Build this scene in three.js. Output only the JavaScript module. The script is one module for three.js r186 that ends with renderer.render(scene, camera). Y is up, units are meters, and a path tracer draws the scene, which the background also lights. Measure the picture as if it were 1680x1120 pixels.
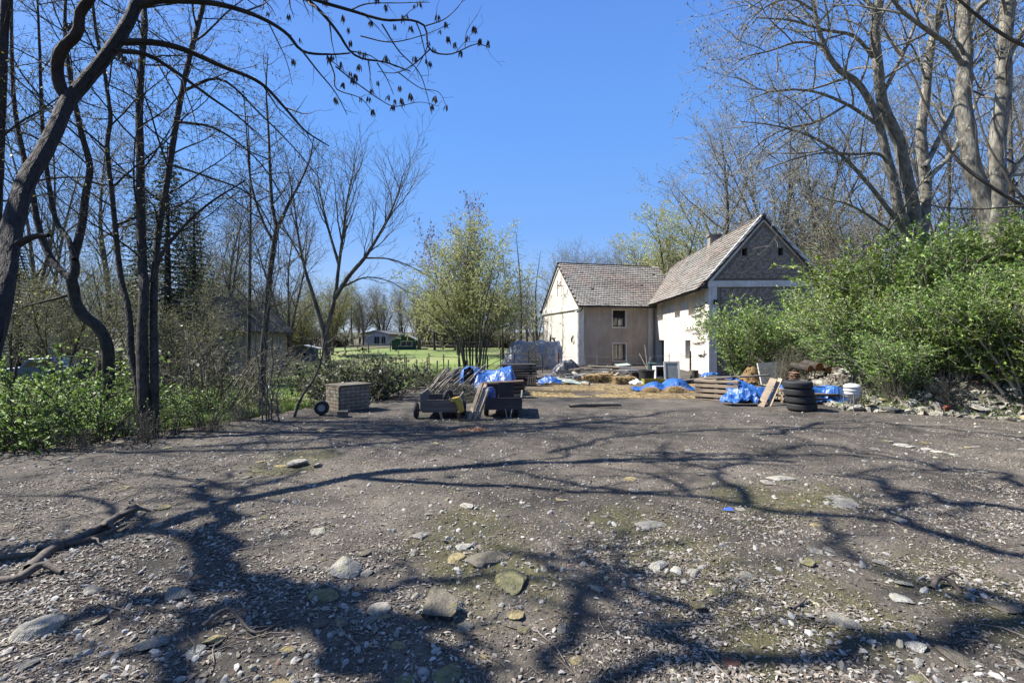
import * as THREE from 'three';
import { mergeGeometries, mergeVertices } from 'three/addons/utils/BufferGeometryUtils.js';

// ---------------------------------------------------------------- camera, sky, sun, exposure
const EYE = 1.65, F = 800, HZ = 557, CX = 840;
const scene = new THREE.Scene();
const camera = new THREE.PerspectiveCamera(2 * Math.atan(560 / F) * 180 / Math.PI, 1680 / 1120, 0.05, 3000);
camera.position.set(0, EYE, 0);
camera.rotation.x = -3 / F;
const SUN_EL = 50 * Math.PI / 180, SUN_AZ = 9 * Math.PI / 180;            // sun to the left, a little ahead of the camera
const sunDir = new THREE.Vector3(-Math.cos(SUN_EL) * Math.cos(SUN_AZ), Math.sin(SUN_EL), -Math.cos(SUN_EL) * Math.sin(SUN_AZ));
const sun = new THREE.DirectionalLight(new THREE.Color().setRGB(1, 0.955, 0.885), 5);
sun.target.position.set(0, 0, -20); sun.position.copy(sunDir).multiplyScalar(160).add(sun.target.position);
sun.castShadow = true; sun.shadow.mapSize.set(4096, 4096);
Object.assign(sun.shadow.camera, { left: -70, right: 70, top: 70, bottom: -70, near: 1, far: 400 });
scene.add(sun, sun.target);
{
  const W = 512, H = 256, data = new Float32Array(W * H * 4), L = (a, b, t) => a + (b - a) * t;
  const stops = [[0, 0.30, 0.345, 0.39], [5, 0.160, 0.245, 0.385], [12, 0.090, 0.187, 0.390], [22, 0.065, 0.158, 0.378], [38, 0.046, 0.114, 0.320], [90, 0.032, 0.070, 0.190]];
  for (let y = 0; y < H; y++) {
    const el = Math.max(0, ((y + 0.5) / H - 0.5) * 180);
    let k = 0; while (k < stops.length - 2 && el > stops[k + 1][0]) k++;
    const a = stops[k], b = stops[k + 1], t = (el - a[0]) / (b[0] - a[0]);
    for (let x = 0; x < W; x++) {
      const az = ((x + 0.5) / W - 0.5) * 2 * Math.PI, e = el * Math.PI / 180;
      const c = Math.cos(az) * Math.cos(e) * sunDir.x + Math.sin(e) * sunDir.y + Math.sin(az) * Math.cos(e) * sunDir.z;
      const g = 0.16 * Math.pow(Math.max(0, c), 9), o = (y * W + x) * 4;
      for (let q = 0; q < 3; q++) data[o + q] = L(a[q + 1], b[q + 1], t) * (1 + 0.10 * Math.max(0, c)) + g * [1, 0.9, 0.7][q];
      data[o + 3] = 1;
    }
  }
  const t = new THREE.DataTexture(data, W, H, THREE.RGBAFormat, THREE.FloatType);
  t.mapping = THREE.EquirectangularReflectionMapping; t.magFilter = THREE.LinearFilter; t.minFilter = THREE.LinearFilter; t.needsUpdate = true;
  scene.background = t; scene.environment = t;
}
const renderer = new THREE.WebGLRenderer({ antialias: true });
renderer.toneMapping = THREE.LinearToneMapping;
renderer.toneMappingExposure = 2.5;
renderer.shadowMap.enabled = true;

// ---------------------------------------------------------------- helpers
function rng(seed) { let s = seed | 0; return () => { s = (s + 0x6d2b79f5) | 0; let t = Math.imul(s ^ (s >>> 15), 1 | s); t = (t + Math.imul(t ^ (t >>> 7), 61 | t)) ^ t; return ((t ^ (t >>> 14)) >>> 0) / 4294967296; }; }
const clamp = (x, a = 0, b = 1) => Math.min(b, Math.max(a, x)), lerp = (a, b, t) => a + (b - a) * t;
const smooth = (a, b, x) => { const t = clamp((x - a) / (b - a)); return t * t * (3 - 2 * t); };
const table = (pts, x) => { if (x <= pts[0][0]) return pts[0][1]; for (let i = 1; i < pts.length; i++) if (x <= pts[i][0]) { const t = (x - pts[i - 1][0]) / (pts[i][0] - pts[i - 1][0]); return lerp(pts[i - 1][1], pts[i][1], t); } return pts[pts.length - 1][1]; };
const hash2 = (x, y, s) => { let h = Math.imul(x, 374761393) ^ Math.imul(y, 668265263) ^ Math.imul(s, 2147483647 ^ 0x5bd1e995); h = Math.imul(h ^ (h >>> 13), 1274126177); return ((h ^ (h >>> 16)) >>> 0) / 4294967296; };
function vnoise(x, y, s = 1, per = 0) {
  const xi = Math.floor(x), yi = Math.floor(y), fx = x - xi, fy = y - yi, u = fx * fx * (3 - 2 * fx), v = fy * fy * (3 - 2 * fy);
  const m = per ? (a) => ((a % per) + per) % per : (a) => a;
  return lerp(lerp(hash2(m(xi), m(yi), s), hash2(m(xi + 1), m(yi), s), u), lerp(hash2(m(xi), m(yi + 1), s), hash2(m(xi + 1), m(yi + 1), s), u), v);
}
function fbm(x, y, oct = 4, s = 1, per = 0) { let a = 0, w = 0.5, f = 1, n = 0; for (let i = 0; i < oct; i++) { a += w * vnoise(x * f, y * f, s + i * 17, per ? per * f : 0); n += w; w *= 0.5; f *= 2; } return a / n; }
const toS = (c) => { c = clamp(c); return c <= 0.0031308 ? c * 12.92 : 1.055 * Math.pow(c, 1 / 2.4) - 0.055; };
function texture(size, fn, srgb = true, h = size) {            // fn(u, v) gives linear [r, g, b] or a grey
  const d = new Uint8Array(size * h * 4);
  for (let y = 0; y < h; y++) for (let x = 0; x < size; x++) {
    const c = fn((x + 0.5) / size, (y + 0.5) / h), o = (y * size + x) * 4;
    for (let k = 0; k < 3; k++) { const q = c.length ? c[k] : c; d[o + k] = 255 * (srgb ? toS(q) : clamp(q)); }
    d[o + 3] = 255;
  }
  const t = new THREE.DataTexture(d, size, h); t.magFilter = THREE.LinearFilter; t.minFilter = THREE.LinearMipmapLinearFilter; t.generateMipmaps = true;
  t.wrapS = t.wrapT = THREE.RepeatWrapping; if (srgb) t.colorSpace = THREE.SRGBColorSpace; t.needsUpdate = true; return t;
}
const rep = (t, x, y = x) => { const c = t.clone(); c.repeat.set(x, y); c.needsUpdate = true; return c; };
const X = (px, d) => (px - CX) / F * d, Y = (py, d) => EYE + (HZ - py) / F * d, P = (px, py, d) => [X(px, d), Y(py, d), -d];

const taken = {};
function numbered(n) { taken[n] = (taken[n] ?? -1) + 1; return taken[n] ? n + '_' + String(taken[n]).padStart(3, '0') : n; }
function tag(o, label, category, group, kind) { if (label) o.userData.label = label; if (category) o.userData.category = category; if (group) o.userData.group = group; if (kind) o.userData.kind = kind; return o; }
function thing(name, label, category, pos = [0, 0, 0], turn = 0, group) { const o = new THREE.Group(); o.name = numbered(name); o.position.set(...pos); o.rotation.y = turn; scene.add(o); return tag(o, label, category, group); }
function part(name, geo, mat, parent, pos, rot) { const m = new THREE.Mesh(geo, mat); m.name = name; m.castShadow = m.receiveShadow = true; if (pos) m.position.set(...pos); if (rot) m.rotation.set(...rot); parent.add(m); return m; }
function one(name, geo, mat, label, category, pos, rot, group) { const m = part(numbered(name), geo, mat, scene, pos, rot); return tag(m, label, category, group); }
function structure(name, geo, mat) { const m = part(name, geo, mat, scene); m.userData.kind = 'structure'; return m; }
function copy(o, pos, turn, label, group) { const c = o.clone(); c.name = numbered(o.name.replace(/_\d\d\d$/, '')); c.userData = { ...o.userData }; scene.add(c); c.position.set(...pos); c.rotation.y = turn; if (label) c.userData.label = label; if (group) c.userData.group = group; return c; }
function stuff(name, geo, mat, mats4, colors, label, category) {
  const m = new THREE.InstancedMesh(geo, mat, mats4.length); m.name = name; m.castShadow = m.receiveShadow = true;
  mats4.forEach((q, i) => m.setMatrixAt(i, q)); if (colors) colors.forEach((c, i) => m.setColorAt(i, c));
  scene.add(m); return tag(m, label, category, null, 'stuff');
}
function box(w, h, d, pos, rot) {                                // uv in metres
  const g = new THREE.BoxGeometry(w, h, d), uv = g.attributes.uv, s = [[d, h], [d, h], [w, d], [w, d], [w, h], [w, h]];
  for (let f = 0; f < 6; f++) for (let k = 0; k < 4; k++) { const i = f * 4 + k; uv.setXY(i, uv.getX(i) * s[f][0], uv.getY(i) * s[f][1]); }
  if (rot) g.applyMatrix4(new THREE.Matrix4().makeRotationFromEuler(new THREE.Euler(...rot)));
  if (pos) g.translate(...pos); return g;
}
const cyl = (r0, r1, h, n = 14, pos, rot) => { const g = new THREE.CylinderGeometry(r0, r1, h, n); if (rot) g.applyMatrix4(new THREE.Matrix4().makeRotationFromEuler(new THREE.Euler(...rot))); if (pos) g.translate(...pos); return g; };
const merge = (a) => mergeGeometries(a.map((g) => { const q = g.index ? g.toNonIndexed() : g; for (const k of Object.keys(q.attributes)) if (!['position', 'normal', 'uv'].includes(k)) q.deleteAttribute(k); return q; }));

class TB {                                                        // collects tubes and leaves
  constructor() { this.p = []; this.n = []; this.u = []; this.c = []; this.i = []; }
  tube(pts, rad, sides, col) {
    const { p, n, u, c, i } = this, N = pts.length; let v = 0, ax = 0, ay = 0, az = 0;
    for (let k = 0; k < N; k++) {
      const a = pts[Math.max(0, k - 1)], b = pts[Math.min(N - 1, k + 1)];
      let tx = b[0] - a[0], ty = b[1] - a[1], tz = b[2] - a[2]; const l = Math.hypot(tx, ty, tz) || 1; tx /= l; ty /= l; tz /= l;
      if (!k) { if (Math.abs(ty) < 0.9) { ax = -tz; ay = 0; az = tx; } else { ax = 1; ay = 0; az = 0; } }
      const dt = ax * tx + ay * ty + az * tz; ax -= dt * tx; ay -= dt * ty; az -= dt * tz; const m = Math.hypot(ax, ay, az) || 1; ax /= m; ay /= m; az /= m;
      const bx = ty * az - tz * ay, by = tz * ax - tx * az, bz = tx * ay - ty * ax, q = pts[k], r = rad[k];
      if (k) v += Math.hypot(q[0] - pts[k - 1][0], q[1] - pts[k - 1][1], q[2] - pts[k - 1][2]);
      for (let s = 0; s <= sides; s++) {
        const f = s / sides * 2 * Math.PI, cs = Math.cos(f), sn = Math.sin(f), nx = ax * cs + bx * sn, ny = ay * cs + by * sn, nz = az * cs + bz * sn;
        const w = this.rough && sides > 6 ? 1 + this.rough * (fbm(s * 1.1, v * 5, 3, 5) - 0.5) : 1;
        p.push(q[0] + nx * r * w, q[1] + ny * r * w, q[2] + nz * r * w); n.push(nx, ny, nz); u.push(s / sides * Math.max(1, Math.round(6.28 * rad[0] / 0.3)) * 0.3, v); if (col) c.push(...col);
      }
    }
    const base = p.length / 3 - N * (sides + 1);
    for (let k = 0; k < N - 1; k++) for (let s = 0; s < sides; s++) { const a = base + k * (sides + 1) + s, b = a + sides + 1; i.push(a, a + 1, b, a + 1, b + 1, b); }
  }
  leaf(o, d, nn, len, wid, col) {                                 // a folded diamond
    const { p, n, u, c, i } = this, b = p.length / 3;
    let sx = d[1] * nn[2] - d[2] * nn[1], sy = d[2] * nn[0] - d[0] * nn[2], sz = d[0] * nn[1] - d[1] * nn[0]; const m = Math.hypot(sx, sy, sz) || 1; sx *= wid / m; sy *= wid / m; sz *= wid / m;
    const q = 0.45 * len;
    p.push(o[0], o[1], o[2], o[0] + d[0] * q + sx, o[1] + d[1] * q + sy, o[2] + d[2] * q + sz, o[0] + d[0] * len, o[1] + d[1] * len, o[2] + d[2] * len, o[0] + d[0] * q - sx, o[1] + d[1] * q - sy, o[2] + d[2] * q - sz);
    for (let k = 0; k < 4; k++) { n.push(nn[0], nn[1], nn[2]); c.push(col[0], col[1], col[2]); } u.push(0, 0, 1, 0, 1, 1, 0, 1); i.push(b, b + 1, b + 2, b, b + 2, b + 3);
  }
  quad(a, b, c4, d, col) {
    const { p, n, u, c, i } = this, k = p.length / 3, e = [b[0] - a[0], b[1] - a[1], b[2] - a[2]], f = [d[0] - a[0], d[1] - a[1], d[2] - a[2]];
    let nx = e[1] * f[2] - e[2] * f[1], ny = e[2] * f[0] - e[0] * f[2], nz = e[0] * f[1] - e[1] * f[0]; const m = Math.hypot(nx, ny, nz) || 1; nx /= m; ny /= m; nz /= m;
    p.push(...a, ...b, ...c4, ...d); for (let q = 0; q < 4; q++) { n.push(nx, ny, nz); if (col) c.push(...col); }
    const w = Math.hypot(...e), h = Math.hypot(...f), o = (k * 0.137) % 1; u.push(o, o, o + w, o, o + w, o + h, o, o + h); i.push(k, k + 1, k + 2, k, k + 2, k + 3);
  }
  build() {
    const g = new THREE.BufferGeometry(); g.setAttribute('position', new THREE.Float32BufferAttribute(this.p, 3)); g.setAttribute('normal', new THREE.Float32BufferAttribute(this.n, 3)); g.setAttribute('uv', new THREE.Float32BufferAttribute(this.u, 2));
    if (this.c.length) g.setAttribute('color', new THREE.Float32BufferAttribute(this.c, 3)); g.setIndex(this.i); return g;
  }
}
const M4 = (x, y, z, rx, ry, rz, sx, sy = sx, sz = sx) => new THREE.Matrix4().compose(new THREE.Vector3(x, y, z), new THREE.Quaternion().setFromEuler(new THREE.Euler(rx, ry, rz)), new THREE.Vector3(sx, sy, sz));
const K = 0.72;                                                  // overall reflectance of the surfaces
const RGB = (r, g, b) => new THREE.Color().setRGB(r, g, b);

// ---------------------------------------------------------------- materials
const texNoise = texture(512, (u, v) => 0.62 + 0.38 * fbm(u * 6, v * 6, 6, 3, 6));
const bumpFine = texture(512, (u, v) => fbm(u * 24, v * 24, 5, 9, 24), false);
const texStain = texture(1024, (u, v) => {
  const a = fbm(u * 5, v * 5, 6, 21, 5), s = fbm(u * 30, v * 4, 4, 33, 0), b = fbm(u * 60, v * 60, 3, 44, 60), crack = Math.abs(fbm(u * 8, v * 8, 4, 51, 8) - 0.5) < 0.006 ? 0.75 : 1;
  const k = clamp(0.58 + 0.5 * (a - 0.5) + 0.28 * (s - 0.5) + 0.2 * (b - 0.5) + 0.28) * crack; return [k, k * (0.985 - 0.05 * (0.6 - a)), k * (0.96 - 0.14 * (0.62 - a))];
});
const bumpPlaster = texture(512, (u, v) => 0.6 * fbm(u * 40, v * 40, 4, 61, 40) + 0.4 * fbm(u * 8, v * 8, 4, 62, 8), false);
const bumpStucco = texture(512, (u, v) => { const n = fbm(u * 14 + 0.4 * fbm(u * 9, v * 9, 2, 3, 9), v * 16, 4, 71, 0); return Math.pow(Math.abs(n - 0.5) * 2, 0.6); }, false);
const texStucco = texture(512, (u, v) => { const n = fbm(u * 11 + fbm(u * 8, v * 8, 2, 3, 8), v * 13, 4, 72, 0); return 0.52 + 0.48 * smooth(0.34, 0.66, n); });
const texBark = texture(512, (u, v) => { const f = fbm(u * 10 + 1.6 * fbm(u * 4, v * 4, 3, 5, 4), v * 5, 5, 81, 0), l = fbm(u * 5, v * 5, 5, 82, 5); const k = 0.40 + 1.1 * (f - 0.35) + 0.5 * (l - 0.5); return [k, k * (0.97 + 0.08 * (l - 0.5)), k * (0.94 - 0.12 * (l - 0.5))]; });
const bumpBark = texture(512, (u, v) => { const f = fbm(u * 10 + 1.6 * fbm(u * 4, v * 4, 3, 5, 4), v * 5, 5, 81, 0); return clamp(0.2 + 1.3 * (f - 0.25)); }, false);
const texWood = texture(512, (u, v) => { const g = fbm(u * 3 + 0.25 * fbm(u * 6, v * 6, 2, 3, 6), v * 60, 4, 91, 0), w = fbm(u * 4, v * 5, 4, 92, 0); const k = 0.62 + 0.6 * (g - 0.5) + 0.35 * (w - 0.5); return [k, k * 0.98, k * 0.95]; });
const bumpWood = texture(512, (u, v) => fbm(u * 3, v * 70, 4, 91, 0), false);
const texClay = texture(512, (u, v) => { const a = fbm(u * 20, v * 20, 5, 101, 20), l = smooth(0.56, 0.7, fbm(u * 30, v * 30, 4, 104, 30)); const k = 0.5 + 0.6 * (a - 0.3); return [lerp(k, 0.75, l * 0.5), lerp(k, 0.76, l * 0.5), lerp(k, 0.68, l * 0.5)]; });
const texStone = texture(512, (u, v) => { const a = fbm(u * 8, v * 8, 6, 111, 8), b = fbm(u * 50, v * 50, 3, 112, 50), l = smooth(0.6, 0.72, fbm(u * 12, v * 12, 4, 113, 12)); const k = 0.6 + 0.7 * (a - 0.5) + 0.3 * (b - 0.5); return [lerp(k, 0.7, l), lerp(k * 0.97, 0.68, l), lerp(k * 0.9, 0.42, l)]; });
const bumpStone = texture(512, (u, v) => 0.6 * fbm(u * 8, v * 8, 6, 111, 8) + 0.4 * fbm(u * 40, v * 40, 3, 115, 40), false);
const texTarp = texture(512, (u, v) => { const d = smooth(0.55, 0.75, fbm(u * 9, v * 9, 5, 121, 9)); const k = 0.8 + 0.3 * (fbm(u * 4, v * 4, 4, 122, 4) - 0.5); return [lerp(k, 0.95, d * 0.25), lerp(k, 0.95, d * 0.2), k]; });
const bumpTarp = texture(512, (u, v) => { const r = (s, f) => 1 - Math.abs(2 * fbm(u * f, v * f, 3, s, f) - 1); return 0.6 * r(131, 7) + 0.4 * r(137, 17); }, false);
// soil with grit, chips and crumbs: what the ground is made of
function litterTexture() {
  const S = 2048, cv = document.createElement('canvas'); cv.width = cv.height = S; const x = cv.getContext('2d'), R = rng(77);
  const im = x.createImageData(S, S);
  for (let j = 0; j < S; j++) for (let i = 0; i < S; i++) { const u = i / S, v = j / S, k = 0.15 + 0.18 * (fbm(u * 12, v * 12, 5, 141, 12) - 0.35) + 0.16 * (hash2(i, j, 3) - 0.5) * (0.6 + 0.8 * hash2(i >> 1, j >> 1, 8)), o = (j * S + i) * 4; im.data[o] = 255 * toS(Math.max(0.03, k * 1.05)); im.data[o + 1] = 255 * toS(Math.max(0.03, k * 0.96)); im.data[o + 2] = 255 * toS(Math.max(0.03, k * 0.86)); im.data[o + 3] = 255; }
  x.putImageData(im, 0, 0);
  const cols = [[0.9, 0.86, 0.8], [0.7, 0.66, 0.6], [0.62, 0.55, 0.46], [0.5, 0.42, 0.33], [0.45, 0.42, 0.4], [0.42, 0.28, 0.2], [0.1, 0.085, 0.07], [0.08, 0.07, 0.06]];
  for (let k = 0; k < 15000; k++) {
    const a = R() * S, b = R() * S, clump = smooth(0.40, 0.62, fbm(a / S * 7, b / S * 7, 4, 151, 7)); if (R() > 0.25 + 0.75 * clump) continue;
    const c = cols[Math.floor(Math.pow(R(), 0.8) * cols.length)], q = 0.55 + 0.45 * R(), l = 2 + 9 * Math.pow(R(), 2), w = l * (0.2 + 0.4 * R()), t = R() * 6.3;
    x.fillStyle = 'rgb(' + c.map((v) => Math.round(255 * toS(v * q))).join(',') + ')';
    for (const ox of [-S, 0, S]) for (const oy of [-S, 0, S]) { if (a + ox < -20 || a + ox > S + 20 || b + oy < -20 || b + oy > S + 20) continue; x.beginPath(); x.ellipse(a + ox, b + oy, l, w, t, 0, 6.3); x.fill(); }
  }
  const d = x.getImageData(0, 0, S, S).data, px = new Uint8Array(d), hb = new Uint8Array(S * S);
  const t = new THREE.DataTexture(px, S, S); t.magFilter = THREE.LinearFilter; t.minFilter = THREE.LinearMipmapLinearFilter; t.generateMipmaps = true; t.wrapS = t.wrapT = THREE.RepeatWrapping; t.colorSpace = THREE.SRGBColorSpace; t.needsUpdate = true;
  return t;
}
const texLitter = litterTexture();
const bumpSoil = texture(1024, (u, v) => 0.5 * fbm(u * 18, v * 18, 4, 161, 18) + 0.5 * fbm(u * 90, v * 90, 3, 162, 90), false);

const mat = (c, o = {}) => new THREE.MeshStandardMaterial({ color: RGB(c[0] * K, c[1] * K, c[2] * K), roughness: 0.9, ...o });
const woodMat = (c, o = {}) => mat(c, { map: texWood, bumpMap: bumpWood, bumpScale: 0.004, roughness: 0.85, ...o });
const M = {
  bark: mat([0.22, 0.20, 0.16], { map: rep(texBark, 2.2, 0.9), bumpMap: rep(bumpBark, 2.2, 0.9), bumpScale: 0.03 }),
  barkDark: mat([0.095, 0.08, 0.063], { map: rep(texBark, 3, 2), bumpMap: rep(bumpBark, 3, 2), bumpScale: 0.025 }),
  barkPale: mat([0.44, 0.415, 0.345], { map: rep(texBark, 1.6, 1.1), bumpMap: rep(bumpBark, 1.6, 1.1), bumpScale: 0.012 }),
  twig: mat([0.165, 0.15, 0.11]), twigPale: mat([0.28, 0.265, 0.20]), twigDark: mat([0.075, 0.064, 0.05]), twigRed: mat([0.22, 0.15, 0.125]),
  leaf: new THREE.MeshPhysicalMaterial({ color: RGB(K, K, K), vertexColors: true, roughness: 0.8, transmission: 0.42, thickness: 0, side: THREE.DoubleSide, specularIntensity: 0.4 }),
  leafOlive: null, leafWarm: null,
  dry: new THREE.MeshStandardMaterial({ color: RGB(K, K, K), vertexColors: true, roughness: 0.9, side: THREE.DoubleSide }),
  plasterLight: mat([0.82, 0.765, 0.69], { map: rep(texStain, 1 / 5.3), bumpMap: rep(bumpPlaster, 0.6), bumpScale: 0.012 }),
  plasterBrown: mat([0.50, 0.43, 0.355], { map: rep(texStain, 1 / 4.7), bumpMap: rep(bumpPlaster, 0.6), bumpScale: 0.012 }),
  white: mat([0.92, 0.90, 0.86], { map: rep(texStain, 1 / 2.3), bumpMap: bumpPlaster, bumpScale: 0.008 }),
  stucco: mat([0.46, 0.395, 0.32], { map: rep(texStucco, 1 / 0.75), bumpMap: rep(bumpStucco, 1 / 1.1), bumpScale: 0.03 }),
  stuccoPlain: mat([0.34, 0.305, 0.26], { map: rep(texStain, 1 / 3), bumpMap: bumpPlaster, bumpScale: 0.01 }),
  tile: new THREE.MeshStandardMaterial({ color: RGB(K, K, K), vertexColors: true, map: texClay, roughness: 0.9, bumpMap: bumpFine, bumpScale: 0.006 }),
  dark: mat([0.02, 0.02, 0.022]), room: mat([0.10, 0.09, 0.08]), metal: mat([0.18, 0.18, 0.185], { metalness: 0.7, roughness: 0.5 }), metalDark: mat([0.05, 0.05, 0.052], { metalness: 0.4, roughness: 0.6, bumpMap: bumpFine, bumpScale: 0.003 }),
  galv: mat([0.42, 0.43, 0.44], { metalness: 0.6, roughness: 0.5, map: texNoise }), rust: mat([0.22, 0.09, 0.045], { map: texNoise, bumpMap: bumpFine, bumpScale: 0.004 }),
  glass: new THREE.MeshPhysicalMaterial({ color: RGB(0.95, 0.97, 0.97), roughness: 0.06, transmission: 1, thickness: 0, ior: 1.5 }),
  dirtyGlass: new THREE.MeshPhysicalMaterial({ color: RGB(0.72, 0.76, 0.74), roughness: 0.35, transmission: 0.7, thickness: 0, ior: 1.5, map: texNoise }),
  woodGrey: woodMat([0.30, 0.275, 0.245]), woodDark: woodMat([0.085, 0.07, 0.06]), woodBrown: woodMat([0.20, 0.12, 0.07]), woodPale: woodMat([0.72, 0.57, 0.41]), woodTan: woodMat([0.52, 0.41, 0.29]), woodWorn: woodMat([0.25, 0.215, 0.18]), woodPlum: woodMat([0.09, 0.07, 0.075]),
  rubber: mat([0.028, 0.028, 0.030], { roughness: 0.75, bumpMap: bumpFine, bumpScale: 0.004, map: texNoise }),
  tarp: new THREE.MeshPhysicalMaterial({ color: RGB(0.020, 0.105, 0.36), map: texTarp, bumpMap: rep(bumpTarp, 0.7), bumpScale: 0.04, roughness: 0.45, side: THREE.DoubleSide }),
  tarpBlack: mat([0.028, 0.031, 0.038], { bumpMap: bumpTarp, bumpScale: 0.03, roughness: 0.42, side: THREE.DoubleSide }),
  straw: new THREE.MeshStandardMaterial({ color: RGB(K, K, K), vertexColors: true, roughness: 0.9, side: THREE.DoubleSide }), strawCore: mat([0.34, 0.23, 0.10], { map: texNoise, bumpMap: bumpFine, bumpScale: 0.05 }),
  stonePale: mat([0.56, 0.54, 0.50], { map: texStone, bumpMap: bumpStone, bumpScale: 0.02 }), stoneGrey: mat([0.40, 0.39, 0.37], { map: texStone, bumpMap: bumpStone, bumpScale: 0.02 }), stoneBrown: mat([0.25, 0.225, 0.185], { map: texStone, bumpMap: bumpStone, bumpScale: 0.02 }),
  stoneMoss: mat([0.32, 0.31, 0.17], { map: texStone, bumpMap: bumpStone, bumpScale: 0.02 }), stoneYellow: mat([0.58, 0.49, 0.27], { map: texStone, bumpMap: bumpStone, bumpScale: 0.02 }), stoneRed: mat([0.40, 0.17, 0.11], { map: texStone, bumpMap: bumpStone, bumpScale: 0.02 }), stoneWhite: mat([0.72, 0.71, 0.69], { map: texStone, bumpMap: bumpStone, bumpScale: 0.02 }),
  paintWhite: mat([0.78, 0.78, 0.76], { roughness: 0.5, map: texNoise }), yellow: mat([0.70, 0.46, 0.05], { roughness: 0.45, map: texNoise }), greenPaint: mat([0.02, 0.085, 0.07], { roughness: 0.7, map: texNoise }), paleGreen: mat([0.56, 0.66, 0.55], { roughness: 0.6, map: texNoise }),
};
M.leafOlive = M.leaf.clone(); M.leafOlive.color = RGB(0.66, 0.72, 0.52); M.leafWarm = M.leaf.clone(); M.leafWarm.color = RGB(0.78, 0.72, 0.52); M.barkAshShaded = mat([0.055, 0.044, 0.035], { map: rep(texBark, 3, 2), bumpMap: rep(bumpBark, 3, 2), bumpScale: 0.03 }); M.cane = mat([0.40, 0.36, 0.28]); M.twigWillow = mat([0.36, 0.34, 0.16]);  // leaning ash bark is darkened, shade on the trunk put into its colour
// ---------------------------------------------------------------- terrain
const creekX = (d) => table([[-20, -16], [0, -11.5], [4, -9.4], [7.2, -7.7], [9.9, -5.8], [14.2, -3.95], [20, -3.3], [30, -2.4], [40, 2.2], [60, 4], [90, 10], [200, 40]], d);
const bankX = (d) => table([[-20, 16], [0, 14], [6, 12.6], [9.6, 11.2], [11.3, 8.3], [14, 8.3], [18, 9.6], [23, 12.2], [27, 19], [40, 21], [60, 22], [200, 60]], d);
function height(x, z) {
  const d = -z, yard = table([[0, 0], [12, 0], [28, -0.45], [60, -0.5], [200, 1]], d), field = table([[0, -0.15], [8, -0.25], [14, -0.45], [26, -0.7], [40, -1.0], [58, 0.40], [80, 0.9], [160, 2.5], [400, 8]], d);
  const t = creekX(d) - x, wl = smooth(0, 1.6 + Math.max(0, d - 30) * 0.12, t), back = smooth(60, 90, d);
  let h = lerp(yard, field, Math.max(wl, back));
  h -= 0.58 * smooth(-0.25, 0.45, t) * (1 - smooth(1.0, 1.9, t)) * (1 - smooth(30, 38, d)) * smooth(1, 4, d);
  const b = x - bankX(d) + 0.5 * (fbm(x * 0.5, z * 0.5, 3, 7) - 0.5);
  h += 2.9 * smooth(0, 6.5, b) + 1.5 * smooth(4, 22, b);
  const near = 1 - smooth(20, 60, Math.hypot(x, z));
  h += (fbm(x * 0.35 + 9, z * 0.35, 3, 11) - 0.5) * 0.10 + near * ((fbm(x * 1.6, z * 1.6, 4, 12) - 0.5) * 0.05 + (fbm(x * 7, z * 7, 3, 13) - 0.5) * 0.022 * smooth(14, 6, d));
  if (b > 0) h += near * (fbm(x * 1.3, z * 1.3, 4, 14) - 0.5) * 0.5 * smooth(0, 1.5, b);
  return h;
}
const gx = (x, d) => height(x, -d);
const ground = (x, z, up = 0) => [x, height(x, z) + up, z];
function lines(list) { const o = []; for (const [a, b, s] of list) for (let v = a; v < b - 1e-6; v += s) o.push(v); return o; }
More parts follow.
